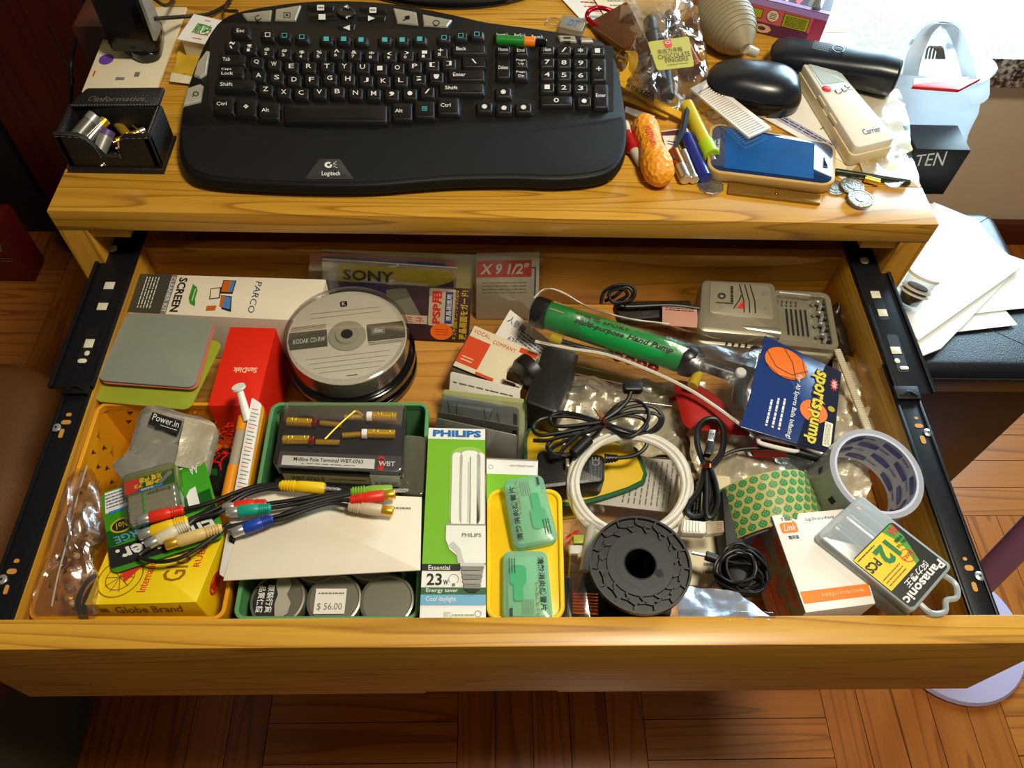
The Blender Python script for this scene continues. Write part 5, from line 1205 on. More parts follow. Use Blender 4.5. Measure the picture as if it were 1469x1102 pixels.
for pth in (((503, 706), (470, 708), (430, 716), (383, 723)), ((503, 708), (470, 712), (430, 722), (389, 729)), ((503, 709), (470, 716), (430, 728), (392, 744))):
    g = G(); g.tube([at(x, y, zc-.001) for x, y in pth], .0019, CABLE); CABT.part('lead', g)
plug((383, 723), (337, 727), CABC[0], 'red plug', STEEL, z0=-.062, z1=-.062); plug((389, 729), (342, 734), CABC[4], 'teal plug', STEEL); plug((392, 744), (350, 759), CABC[5], 'blue plug', STEEL)
plug((503, 706), (563, 704), CABC[6], 'lime green jack', STEEL, 'jack_plug', pin=True, z0=-.064, z1=-.064)
CABT = T('phono_extension', 'black lead with red and pale gold-rimmed phono sockets at its right end', 'cable')
for pth in (((502, 718), (480, 718), (440, 728), (400, 740), (355, 750), (319, 757)), ((499, 726), (475, 722), (440, 732), (400, 746), (350, 752), (319, 758)), ((330, 750), (300, 775), (260, 800), (225, 806), (200, 798), (215, 785))):
    g = G(); g.tube([at(x, y, zc+.001) for x, y in pth], .0018, CABLE); CABT.part('lead', g)
plug((502, 718), (551, 711), CABC[0], 'red socket', GOLD); plug((499, 726), (548, 732), CABC[7], 'pale socket', GOLD, z0=-.062, z1=-.062); plug((319, 757), (255, 777), CABC[3], 'cream plug', GOLD, z0=-.058, z1=-.058)

# --- CD spindles
def disc_tower(px, py, zt, zb, label, printed):
    t = T('disc_spindle', label, 'disc spindle'); c = at(px, py, zt); R = .0625
    lo = V((c.x, c.y, zb))
    g = G(); g.spin(lo, lo+V((0, 0, .012)), [(0, R*1.04), (.2, R*1.07), (.85, R*1.07), (1, R*1.03), (1, R*.98)], BLKG, 56); t.part('base', g)
    g = G(); n = int((zt-.006-zb-.013)/.0024)
    for k in range(n): z = zb+.013+k*.0024; g.spin(V((c.x, c.y, z)), V((c.x, c.y, z+.0018)), [(0, .0599), (1, .0599)], SILV if k % 2 else STEEL, 40)
    t.part('discs', g, kind='stuff')
    g = G(); zt2 = zb+.013+n*.0024; g.spin(V((c.x, c.y, zt2)), V((c.x, c.y, zt2+.001)), [(0, .06), (1, .06)], mat('disc_print', (222, 218, 198), .18, coat=.6), 56)
    if printed:
        zz = zt2+.0011; a = math.radians(9); ca, sa = math.cos(a), math.sin(a)
        def RP(x, y, h): return V((c.x+x*ca-y*sa, c.y+x*sa+y*ca, zz+h))
        F = Face(RP(-.06, .06, 0), RP(.06, .06, 0), RP(.06, -.06, 0), RP(-.06, -.06, 0)); BND = mat('disc_grey_band', (84, 80, 68), .3)
        for sx in (-1, 1):
            top_, bt = .012, -.010
            xo = math.sqrt(.0585**2-.011**2)
            g.flat([(x+.06, y+.06) for x, y in ([(sx*.020, bt), (sx*xo, bt), (sx*.0588, .001), (sx*xo, top_), (sx*.020, top_)][::sx])], BND, F.P, .0002)
        for i, y in enumerate((.014, .0158, .0172, .0186)): g.stroke(F, [(.5-math.sqrt(.058**2-y*y)/.12, .5+y/.12), (.33, .5+y/.12)], .0004, INK, .0003)
        for y in (-.024, -.030, -.036, -.042): xx = math.sqrt(.055**2-y*y)/.12*.85; g.stroke(F, [(.5-xx, .5+y/.12), (.5+xx, .5+y/.12)], .0004, GREYP, .0003)
        for y in (.028, .034): xx = .30; g.stroke(F, [(.5-xx, .5+y/.12), (.5+xx, .5+y/.12)], .0004, GREYP, .0003)
        for y in (-.0118, -.0132, -.0146): g.stroke(F, [(.67, .5+y/.12), (.95, .5+y/.12)], .0004, INK, .0003)
        g.txt(F, 'KODAK CD-RW', .05, .475, .32, .525, INKW, 0, .0005, .01, .2); g.rect(F, .70, .48, .82, .56, GREYP, .0004); g.txt(F, 'disc', .72, .50, .80, .55, INKW, 0, .0006, .02)
        g.rect(F, .46, .83, .52, .89, INK, .0003, .001); g.txt(F, 'K', .475, .84, .505, .88, INKW, 0, .0005, .02); g.greek(F, .47, .08, .56, .1, 1, INK)
    t.part('top_disc', g)
    g = G()
    for r_, hh in ((.019, .002), (.012, .004)): g.spin(V((c.x, c.y, zt2+.001)), V((c.x, c.y, zt2+.001+hh)), [(0, r_), (.7, r_), (1, r_*.92)], mat('hub_ring', (170, 166, 146), .15, coat=.5), 32)
    g.spin(V((c.x, c.y, zt2)), V((c.x, c.y, zt-.0005)), [(0, .0065), (.8, .006), (1, .0045)], BLKG, 24); t.part('hub', g)
    g = G(); P0 = V((c.x, c.y, zb+.012)); P1 = V((c.x, c.y, zt)); h = zt-zb-.012
    g.spin(P0, P1, [(0, R), (.96-.0, R), (1-.0008/h, R*.985), (1, R*.965)], CLEARH, 64, cap=(False, True))
    g.spin(V((c.x, c.y, zt)), V((c.x, c.y, zt+.0012)), [(0, R*.97), (1, R*.96), (1, R*.93), (0, R*.92)], CLEARH, 64, cap=(False, False)); t.part('dome', g)
disc_tower(497, 477, -.080, -.122, 'clear-domed spindle of rewritable discs, the upper of the two stacked', True)
disc_tower(505, 495, -.1235, -.1645, 'disc spindle underneath, its black base showing at the lower right', False)

# --- leaning things against the back board
def FY(tl, tr, br, bl, yt, yb_): return Face(aty(*tl, yt), aty(*tr, yt), aty(*br, yb_), aty(*bl, yb_))
F = FY((683, 364), (774, 362), (772, 458), (683, 458), .020, .004)
t = card('sheet_pack', 'grey-white paper pack with a red size banner, leaning on the back board', 'paper pack', F, .002, mat('pale_grey_paper', (196, 190, 168), .5), .001)
g = G(); g.rect(F, .01, .66, .88, .90, INKR, .0004); g.rect(F, .03, .685, .86, .875, mat('banner_red', (206, 44, 30), .5), .0006); g.txt(F, 'X 9 1/2"', .06, .70, .84, .86, INKW, 0, .0009, .03, .2)
g.rect(F, .93, .30, .95, .80, mat('blue_line', (30, 90, 140), .5), .0004); g.rect(F, .86, .78, .95, .80, MATS['blue_line'], .0004); g.greek(F, .1, .40, .8, .6, 4, GREYP, k=.15); t.part('print', g)
for q, m, lb, n_, y in ((((462, 358), (700, 366), (696, 470), (470, 470)), mat('lime_sheet', (200, 196, 130), .5), 'pale green sheet in the bundle on the back board', 'paper_sheet', .0262),
                    (((462, 362), (654, 374), (650, 470), (470, 470)), mat('pink_sheet', (220, 120, 130), .5), 'pink sheet in the bundle on the back board', 'paper_sheet', .0242),
                    (((462, 368), (640, 379), (640, 470), (470, 470)), mat('blue_sheet', (30, 80, 160), .5), 'blue sheet in the bundle on the back board', 'paper_sheet', .0222)):
    F = FY(*q, y, y-.016); g = G(); g.slab(F, -.001, 0, m, .001, .0002); single(n_, g, lb, 'paper')
F = FY((461, 375), (656, 388), (650, 470), (466, 470), .012, -.003)
t = card('disc_case', 'slim disc case with a yellow label, in front of the coloured sheets', 'disc case', F, .004, CLEARH, .002)
g = G(); g.slab(F, -.0055, -.0045, mat('case_tray_white', (206, 200, 176), .4), .001, .0002); g.rect(F, .12, -.0, .98, .94, mat('mustard_label', (206, 184, 30), .4), -.004); g.txt(F, 'SONY', .15, .72, .53, .88, INK, 0, -.0036, .03)
g.poly(F, [(.60, .40), (.72, .62), (.95, .80), (.98, .84), (.98, .3), (.6, .3)], mat('deep_purple_print', (44, 24, 70), .4), .0003); g.poly(F, [(.62, .40), (.75, .60), (.93, .70), (.97, .69), (.8, .54), (.68, .36)], ORNG, .0005); t.part('label', g)
F = FY((448, 356), (779, 361), (776, 466), (440, 466), .0265, -.006)
g = G(); F.n = F.n; g.sheet(Face(*[p+F.n*.012 for p in (F.d_, F.c, F.b, F.a)]), 18, 8, BAGM, .002, 30, 4); single('clear_sleeve', g, 'clear plastic sleeve around the sheets and papers at the back board', 'plastic sleeve')
# card for a game console screen film
F = F4((440, 401), (677, 415), (672, 490), (440, 480), (-.108, -.108, -.160, -.160))
t = card('screen_film_packet', 'purple and brown packet with yellow Japanese characters behind the disc spindle', 'packet', F, .0015, mat('dark_purple_card', (62, 38, 44), .4), .001)
g = G(); g.rect(F, 0, .1, .5, .97, mat('violet_print', (58, 36, 80), .4), .0003); g.poly(F, [(.48, .9), (.6, .95), (.72, .35), (.52, .3)], mat('film_grey', (120, 116, 100), .4), .0004)
g.rect(F, .50, .30, .74, .46, mat('pale_box', (190, 176, 150), .5), .0006); g.txt(F, '\u30eb\u30df\u30cd', .55, .32, .72, .44, INKR, 0, .001, .0, -.2)
g.rect(F, .745, .28, .905, .98, MATS['pale_box'], .0004, .002); g.txt(F, 'PSP\u7528', .765, .32, .825, .93, INKR, 90, .0008, .04); g.rect(F, .845, .33, .89, .93, mat('indigo_box', (60, 60, 110), .5), .0007); g.txt(F, '\u6db2\u6676\u753b\u9762\u7528', .852, .38, .884, .88, INKW, 90, .001, .01)
g.flat(circ(F.w*.83, F.d*.17, .0125, 24, .010), ORNG, F.P, .0005); g.greek(F, .79, .10, .87, .24, 3, RDP, h=.0008)
OY = mat('ochre_letter', (204, 170, 40), .5); g.txt(F, '\u6db2\u6676\u753b\u9762\u3092\u30ac\u30fc\u30c9!', .935, .03, .985, .97, OY, 90, .0006, .03); g.txt(F, '\u30ad\u30ba\u3084\u6307\u7d0b\u30db\u30b3\u30ea\u304b\u3089\u5927\u5207\u306a', .895, .03, .925, .97, OY, 90, .0011, .01); t.part('print', g)
# visiting cards
F = F4((732, 444), (800, 497), (770, 550), (700, 497), -.122)
t = card('handwritten_card', 'white card with blue handwriting, tilted behind the red and white card', 'card', F, .001, PAPER, .001)
g = G(); g.txt(F, '\u4eba\u53c3\u817e', .06, .72, .40, .90, INKB, 0, .0004, .0); g.txt(F, '620', .22, .38, .38, .50, INKB, 0, .0004, .0, .2); g.greek(F, .35, .5, .95, .8, 4, INKB, k=.3); t.part('writing', g)
F = F4((681, 467), (776, 508), (745, 563), (650, 524), -.112)
t = card('visiting_card', 'white visiting card with orange-red blocks and spaced capitals', 'card', F, .0008, CREAM, .0004)
g = G(); VR = mat('vermilion_print', (216, 74, 30), .5); g.rect(F, .0, .10, .33, .74, VR); g.rect(F, .72, .84, .97, .96, VR); g.rect(F, .33, -.0, .6, .06, VR); g.txt(F, 'VOCAL', .03, .84, .28, .93, VR, 0, .0005, .0); g.txt(F, 'COMPANY', .34, .78, .68, .87, VR, 0, .0005, .0); g.greek(F, .05, .16, .22, .3, 2, CREAM, h=.0006); g.greek(F, .75, .05, .97, .3, 3, INK); t.part('print', g)
F = F4((676, 472), (772, 512), (742, 570), (646, 530), -.116); g = G(); g.slab(F, -.001, 0, mat('dark_card', (80, 76, 62), .5), .0005); single('dark_card', g, 'dark card just beneath the orange and white visiting card', 'card')
# holder with cards
cs = [(((646, 533), (746, 558), (746, 640), (640, 620)), PAPER, -.098, 'white folded sheet rearmost in the card holder'),
      (((636, 541+18), (753, 573), (752, 660), (628, 640)), mat('pale_green_holder', (186, 190, 130), .35), -.092, 'pale green card holder cover'),
      (((634, 566), (744, 586), (744, 665), (628, 645)), mat('blue_grey_card', (140, 148, 146), .4), -.090, 'blue grey card with dark writing, in front of the holder cover'),
      (((628, 591), (744, 612), (742, 670), (624, 655)), mat('metallic_card', (120, 116, 106), .25, .6), -.087, 'metallic grey card leaning in front of the blue grey card'),
      (((626, 600), (742, 625), (740, 680), (622, 660)), mat('light_metal_card', (160, 158, 148), .25, .6), -.085, 'silvery card nearest the tall lamp carton')]
for q, m, zz, lb in cs:
    F = F4(*q, (zz, zz, -.150, -.150)); t = card('plastic_card', lb, 'card', F, .0008, m, .003, 'cards in the holder')
    if 'blue grey' in lb: g = G(); g.stroke(F, [(.08, .9), (.14, .6), (.2, .9), (.22, .55)], .0008, INK, .0004); g.stroke(F, [(.55, .9), (.6, .6), (.66, .88)], .0008, INK, .0004); g.stroke(F, [(.72, .85), (.78, .55)], .0008, INK, .0004); g.rect(F, .93, .7, .98, .9, INK, .0004); t.part('writing', g)
    if 'rearmost' in lb: g = G(); g.greek(F, .05, .82, .9, .88, 1, GREYP); t.part('print', g)
g = G(); F = F4((632, 560), (757, 575), (757, 672), (622, 655), (-.088, -.088, -.15, -.15)); g.slab(F, .0075, .0085, CLEARH, .004, .0002); single('card_sleeve', g, 'clear sleeve around the leaning cards', 'sleeve')

# --- power adapters
ADP = mat('adapter_plastic', (24, 23, 22), .38, bump=.1, bscale=700)
t = T('power_adapter', 'large black mains adapter with a plug pin, below the bagged pump', 'adapter')
F = F4((781, 494), (832, 505), (800, 594), (752, 576), -.086)
g = G(); g.slab(F, -.078, 0, ADP, .005, .003, .002); t.part('body', g)
g = G(); a = at(764, 532, -.100); b_ = at(750, 541, -.100); g.spin(a, b_, [(0, .020), (.8, .019), (1, .017)], ADP, 24); t.part('collar', g)
g = G(); g.slab(F4((728, 532), (747, 538), (745, 548), (726, 541), -.094), -.004, 0, mat('dark_brass_pin', (70, 48, 24), .3, .7), .001, .0005); t.part('plug_pin', g)
t = T('mains_adapter', 'black adapter with a white rating label lying on the yellow pouch', 'adapter')
F = F4((771, 644), (868, 652), (868, 690), (772, 702), -.096)
g = G(); g.slab(F, -.030, 0, ADP, .005, .004, .002); t.part('body', g)
g = G(); g.greek(F, .76, .05, .95, .75, 9, GREYP, 90, .0006, .35); g.txt(F, 'CE', .80, .55, .92, .85, GREYP, 90, .0008, .02); t.part('rating_label', g)
g = G(); g.spin(at(868, 658, -.10), at(886, 657, -.10), [(0, .0045), (1, .003)], ADP)
for k in range(4): g.spin(at(868+k*4.4, 658, -.10), at(870+k*4.4, 658, -.10), [(0, .0048-.0004*k), (1, .0048-.0004*k)], ADP)
t.part('strain_relief', g)
g = G(); g.tube([at(886, 657, -.10), at(905, 655, -.098), at(920, 648, -.095), at(928, 636, -.092), at(920, 622, -.09)], .0021, CABLE); t.part('lead', g)
for x, y in ((808, 639), (813, 669)):
    g = G(); a = at(x, y, -.095); bx(g, a.x-.0015, a.y-.004, a.z-.002, a.x+.0015, a.y+.004, a.z+.008, mat('nickel_pin', (190, 184, 160), .3, .8), .0005); t.part('plug_pin', g)
t = T('zip_pouch', 'bright yellow fabric pouch with green piping under the adapter and white cable', 'pouch')
ol = [at(*p) for p in ((757, 622, -.128), (775, 615, -.128), (840, 628, -.128), (905, 640, -.128), (916, 660, -.128), (922, 690, -.128), (850, 716, -.128), (800, 722, -.128), (762, 700, -.128), (755, 650, -.128))][::-1]
ol = smooth(ol, 3, True)
g = G(); g.pillow(ol, 0, .006, mat('pouch_yellow', (222, 184, 10), .6), 6, 0, below=.034); t.part('body', g)
g = G(); g.tube([p+V((0, 0, -.002)) for p in ol[::2]], .003, mat('pouch_green', (20, 90, 50), .6), 8, True, 2); t.part('piping', g)

# --- cable bundles
def coil(px, py, rx, ry, z, r, m, loops, jx, g, rot=0, jz=.004, squash=None, seed=1):
    R = random.Random(seed); c = at(px, py, z); pts = []
    n = loops*10
    for i in range(n):
        a = i*2*math.pi/10; k = 1+R.uniform(-jx, jx); x = math.cos(a)*rx*k; y = math.sin(a)*ry*k*(1 if squash is None else (squash+(1-squash)*abs(math.cos(a))))
        ca, sa = math.cos(rot), math.sin(rot)
        pts.append(c+V((x*ca-y*sa, x*sa+y*ca, jz*math.sin(i*.7)+R.uniform(-jz, jz)*.5)))
    g.tube(pts, r, m, 7)
t = T('adapter_lead', 'black lead gathered by a copper twist tie with an angled plug, centre of the drawer', 'cable')
g = G()
LP = [[(864, 606), (900, 585), (935, 583), (951, 600), (940, 618), (905, 622), (864, 608), (820, 598), (780, 600), (765, 612), (772, 624), (800, 622), (864, 610)],
      [(864, 606), (905, 592), (940, 594), (946, 606), (925, 622), (890, 618), (864, 607), (830, 612), (800, 626), (785, 640), (795, 652), (820, 650), (850, 628), (864, 612)],
      [(864, 604), (890, 596), (920, 600), (928, 612), (912, 620), (864, 606), (815, 592), (790, 597), (800, 612), (864, 606)],
      [(864, 605), (885, 582), (912, 575), (930, 590), (925, 610), (900, 627), (864, 610), (840, 618), (812, 640), (800, 655), (790, 650), (800, 638), (864, 612)],
      [(864, 608), (840, 620), (805, 627), (785, 632), (765, 632)]]
for i, L_ in enumerate(LP): g.tube([at(x, y, -.088+.003*math.sin(j*1.3+i)+i*.0012) for j, (x, y) in enumerate(L_)], .0019, CABLE, 7)
t.part('coils', g)
g = G(); g.tube([at(864, 604, -.084), at(885, 590, -.080), at(900, 575, -.078), at(905, 562, -.076)], .0022, CABLE); t.part('lead', g)
g = G(); a = at(904, 556, -.075); g.solid(rrect(a.x-.007, a.y-.005, a.x+.012, a.y+.006, .003), a.z-.004, a.z+.004, CABLE, ident, .0015); t.part('plug_body', g)
g = G(); a = at(922, 558, -.075); g.rod(a, at(935, 564, -.074), .0022, STEEL); t.part('plug_tip', g)
g = G()
for k in range(3): g.tube([at(864+9*math.cos(i*math.pi/5)*.5, 604+k*3+5*math.sin(i*math.pi/5), -.083+.004*math.cos(i*math.pi/5+1)) for i in range(10)], .0006, COPPER, 5, True, 2)
g.tube([at(862, 600, -.080), at(855, 590, -.077), at(851, 585, -.078)], .0006, COPPER, 5); g.tube([at(864, 600, -.080), at(860, 588, -.076)], .0006, COPPER, 5); t.part('twist_tie', g)
g = G(); g.rod(at(822, 652, -.083), at(845, 630, -.083), .0055, CABLE); t.part('ferrite', g)
# white network cable
ETH = mat('white_network_cable', (224, 220, 206), .4)
t = T('network_cable', 'coiled white network cable with a clear plug, centre of the drawer', 'cable')
def ring_px(cx, cy, rx, ry, z, n=18, a0=0, a1=360, wob=0): return [at(cx+rx*math.cos(math.radians(a0+(a1-a0)*i/n)), cy+ry*math.sin(math.radians(a0+(a1-a0)*i/n)), z+wob*math.sin(i*1.9)) for i in range(n)]
g = G()
for cx, cy, rx, ry, z in ((903, 692, 86, 71, -.094), (907, 694, 80, 70, -.0895), (901, 697, 80, 69, -.0905), (904, 700, 87, 74, -.096)):
    g.tube(ring_px(cx, cy, rx, ry, z, wob=.0008), .0030, ETH, 9, True, 3)
g.tube([at(862, 768, -.094), at(840, 752, -.092), at(826, 730, -.092), at(824, 700, -.091)], .003, ETH, 9)
g.tube([at(910, 772, -.096), at(950, 772, -.096), at(970, 762, -.094), at(985, 755, -.090)], .003, ETH, 9); t.part('coils', g)
g = G(); g.ring(Face(at(880, 700, -.0), at(881, 700, 0), at(881, 701, 0), at(880, 701, 0)), 0, 0, 0, 0, ETH) if False else g.tube([at(913+4*math.cos(i), 621+7*math.sin(i), -.088) for i in (0, 1, 2, 3, 4, 5)], .0006, WHITE, 5, True, 2); t.part('cable_tie', g)
g = G(); F = F4((978, 744), (1014, 748), (1014, 766), (976, 764), -.084); g.slab(F, -.010, 0, ETH, .003, .002)
for k in range(6): g.slab(Face(F.U(.08+k*.12, .9, .0005), F.U(.14+k*.12, .9, .0005), F.U(.14+k*.12, .1, .0005), F.U(.08+k*.12, .1, .0005)), -.001, .0008, WHITE, .0005, .0003)
t.part('boot', g)
g = G(); F = F4((1014, 748), (1038, 747), (1039, 763), (1014, 766), -.084); g.slab(F, -.008, 0, mat('clear_plug', (214, 200, 170), .12, alpha=.35), .0008, .0004)
for k in range(5): g.stroke(F, [(.55, .15+k*.17), (.95, .15+k*.17)], .0005, COPPER, .0004)
t.part('clear_plug', g)
# papers underneath
t = T('printed_insert', 'clear sleeve with a finely printed sheet, seen through the white cable coil', 'leaflet')
F = F4((862, 652), (992, 662), (985, 738), (846, 722), -.1345); g = G(); g.slab(F, -.001, 0, PAPER, .001, 0); t.part('sheet', g)
g = G(); g.greek(F, .30, .08, .95, .95, 11, GREYP, 90, .0005, .22, 3); g.txt(F, 'C', .12, .3, .2, .45, INKG, 0, .0006); t.part('print', g)
F = F4((838, 650), (1000, 660), (1000, 790), (830, 780), -.132); g = G(); g.slab(F, 0, .0008, CLEAR, .002, .0002); t.part('sleeve', g)
t = T('white_tray_card', 'white card tray with a round notch under the cables, left of the green tape', 'card')
F = F4((975, 676), (1047, 684), (1042, 842), (950, 838), -.125); g = G(); g.slab(F, -.038, 0, mat('ivory_card', (222, 210, 176), .5), .001, .0006)
g.disc(F, .86, .45, .0055, INK, .0004); g.greek(F, .62, .08, .88, .28, 3, GREYP, h=.0005); t.part('body', g)
g = G(); F2 = F4((995, 690), (1010, 680), (1003, 745), (990, 742), -.1235); g.slab(F2, -.0008, 0, INK, .0005); g.greek(F2, .2, .1, .8, .9, 2, INKW, 90, .0005, .5); t.part('barcode_label', g)
# usb cable
t = T('usb_cable', 'short black data cable folded in half with a steel plug and copper tie', 'cable')
g = G()
for off, z in ((0, -.086), (4, -.090)):
    g.tube([at(x+off*.5, y+off*.3, z) for x, y in ((1010, 668), (1000, 640), (1000, 615), (1012, 602), (1028, 602), (1037, 620), (1034, 650), (1018, 670))], .0024, CABLE, 8)
    g.tube([at(x+off*.6, y, z-.004) for x, y in ((1012, 664), (1004, 700), (985, 728), (990, 740), (1008, 738), (1018, 715), (1016, 690), (1014, 668))], .0024, CABLE, 8)
    g.tube([at(x-off*.6, y, z-.002) for x, y in ((1016, 664), (1026, 690), (1030, 720), (1022, 740), (1014, 738), (1014, 700), (1013, 668))], .0024, CABLE, 8)
g.tube([at(1022, 742, -.10), at(1008, 745, -.10), at(990, 744, -.10)], .0024, CABLE); t.part('folded_lead', g)
g = G(); F = F4((1016, 632), (1026, 634), (1021, 652), (1011, 650), -.080); g.slab(F, -.007, 0, CABLE, .001, .0006); t.part('plug_body', g)
g = G(); F = F4((1018, 616), (1027, 617), (1024, 633), (1015, 631), -.080); g.slab(F, -.0045, 0, STEEL, .0006, .0003); g.disc(F, .35, .6, .0007, INK, .0004, 6); g.disc(F, .7, .6, .0007, INK, .0004, 6); t.part('steel_plug', g)
g = G()
for k in range(3): g.tube([at(1013+8*math.cos(i*math.pi/5), 664+k*2+3*math.sin(i*math.pi/5), -.082+.004*math.sin(i*math.pi/5+1)) for i in range(10)], .0006, COPPER, 5, True, 2)
t.part('twist_tie', g)
g = G(); g.tube([at(1034, 655, -.098), at(1060, 645, -.096), at(1100, 643, -.096), at(1140, 647, -.094), at(1185, 655, -.094)], .0019, CABLE); g.rod(at(1130, 645, -.092), at(1190, 662, -.090), .0052, CABLE, .004); single('thin_lead', g, 'black lead running right from the folded cable to the clear tape roll', 'cable')
# earphone bundle
t = T('wound_lead', 'bushy wound bundle of thin black wire with a small plug beside the orange box', 'cable')
g = G()
for i, (cx, cy, rx, ry, rot) in enumerate([(1062, 820, .020, .016, .3), (1066, 812, .017, .018, 1), (1060, 830, .019, .013, -.4), (1070, 822, .016, .019, .7), (1056, 815, .015, .015, 0)]): coil(cx, cy, rx, ry, -.092+i*.003, .0012, CABLE, 3, .14, g, rot, .004, seed=i+3)
g.tube([at(1030, 858, -.09), at(1018, 850, -.088), at(1022, 836, -.088), at(1042, 830, -.09)], .0012, CABLE)
g.ball(at(1064, 824, -.100), .020, mat('bundle_core', (10, 10, 10), .6), sz=.5); t.part('winding', g)
g = G(); g.rod(at(1012, 797, -.088), at(1032, 804, -.088), .0042, CABLE); t.part('plug_body', g)
g = G(); g.rod(at(992, 793, -.088), at(1012, 797, -.088), .0016, STEEL); t.part('plug_tip', g)
t = T('black_strip', 'flat black plastic strip standing left of the green tape roll', 'strip')
g = G(); F = F4((1036, 703), (1056, 700), (1072, 790), (1042, 792), (-.09, -.09, -.10, -.10)); g.slab(F, -.03, 0, BLACK, .001, .0008); t.part('body', g)
t = T('antistatic_bag', 'silver antistatic bag flat against the drawer front, under the black bundle', 'foil pouch')
g = G(); F = F4((973, 838), (1060, 850), (1112, 890), (972, 892), (-.085, -.080, -.072, -.075)); g.sheet(F, 16, 10, FOILB, .007, 32, 6, thick=.001, edge=.03); t.part('bag', g)
g = G(); F = F4((975, 874), (1110, 878), (1115, 892), (973, 892), (-.068, -.068, -.0745, -.0745)); g.slab(F, 0, .0008, CLEAR, .001, .0002); t.part('clear_edge', g)

# --- reel
t = T('cable_reel', 'empty black plastic wire reel with a ribbed round flange at the drawer front', 'reel')
c = at(919, 808, -.064); R = .0425; RL = mat('reel_plastic', (26, 25, 23), .45); 
def flange(z0, z1, up):
    g = G(); n = 64
    prof = [(0, .0135), (0, R), (1, R), (1, R*.955), (.45, R*.94), (.45, R*.66), (.78, R*.65), (.78, .0135), (0, .0135)] if up else [(0, .0135), (0, R), (1, R), (1, .0135)]
    g.spin(V((c.x, c.y, z0)), V((c.x, c.y, z1)), prof, RL, n, cap=(False, False)); return g
o = t.part('flange', flange(c.z-.0055, c.z, True))
g = G(); n = 15
for k in range(n):
    a = 2*math.pi*k/n; da = 2*math.pi/n
    def pp(r, an): return V((c.x+r*math.cos(an), c.y+r*math.sin(an), 0))
    m1, m2 = pp(R*.78, a+da*.30), pp(R*.84, a+da*.75)
    for p, q in ((pp(R*.66, a), m1), (m1, m2), (m2, pp(R*.945, a+da*.70)), (m1, pp(R*.80, a-da*.10))):
        d = (q-p).normalized(); s_ = V((-d.y, d.x, 0))*.0008; z0, z1 = c.z-.0035, c.z-.0001
        g.loft([[V((v.x, v.y, z)) for v in (p-s_, q-s_, q+s_, p+s_)] for z in (z0, z1)], RL)
t.part('rib', g, parent=o)
g = G(); g.spin(V((c.x, c.y, c.z-.080)), V((c.x, c.y, c.z-.001)), [(0, .0205), (1, .0205), (1, .0135), (0, .0135), (0, .0205)], RL, 40, cap=(False, False)); t.part('barrel', g)
t.part('flange', flange(c.z-.084, c.z-.080, False))
g = G(); q = at(946, 823, c.z-.0012); g.flat(circ(q.x, q.y, .0038, 20), mat('hole_dark', (3, 3, 3), .8), ident, q.z+.0002); g.ring(Face(V((c.x-.1, c.y+.1, c.z+.0)), V((c.x+.1, c.y+.1, c.z)), V((c.x+.1, c.y-.1, c.z)), V((c.x-.1, c.y-.1, c.z))), .5, .5, .0128, .0138, BLACK, -.0010, 40); t.part('wire_hole', g)
g = G(); g.spin(V((c.x, c.y, c.z-.084)), V((c.x, c.y, c.z-.0835)), [(0, .0138), (1, .0138)], MATS['hole_dark'], 30); t.part('bore_floor', g)

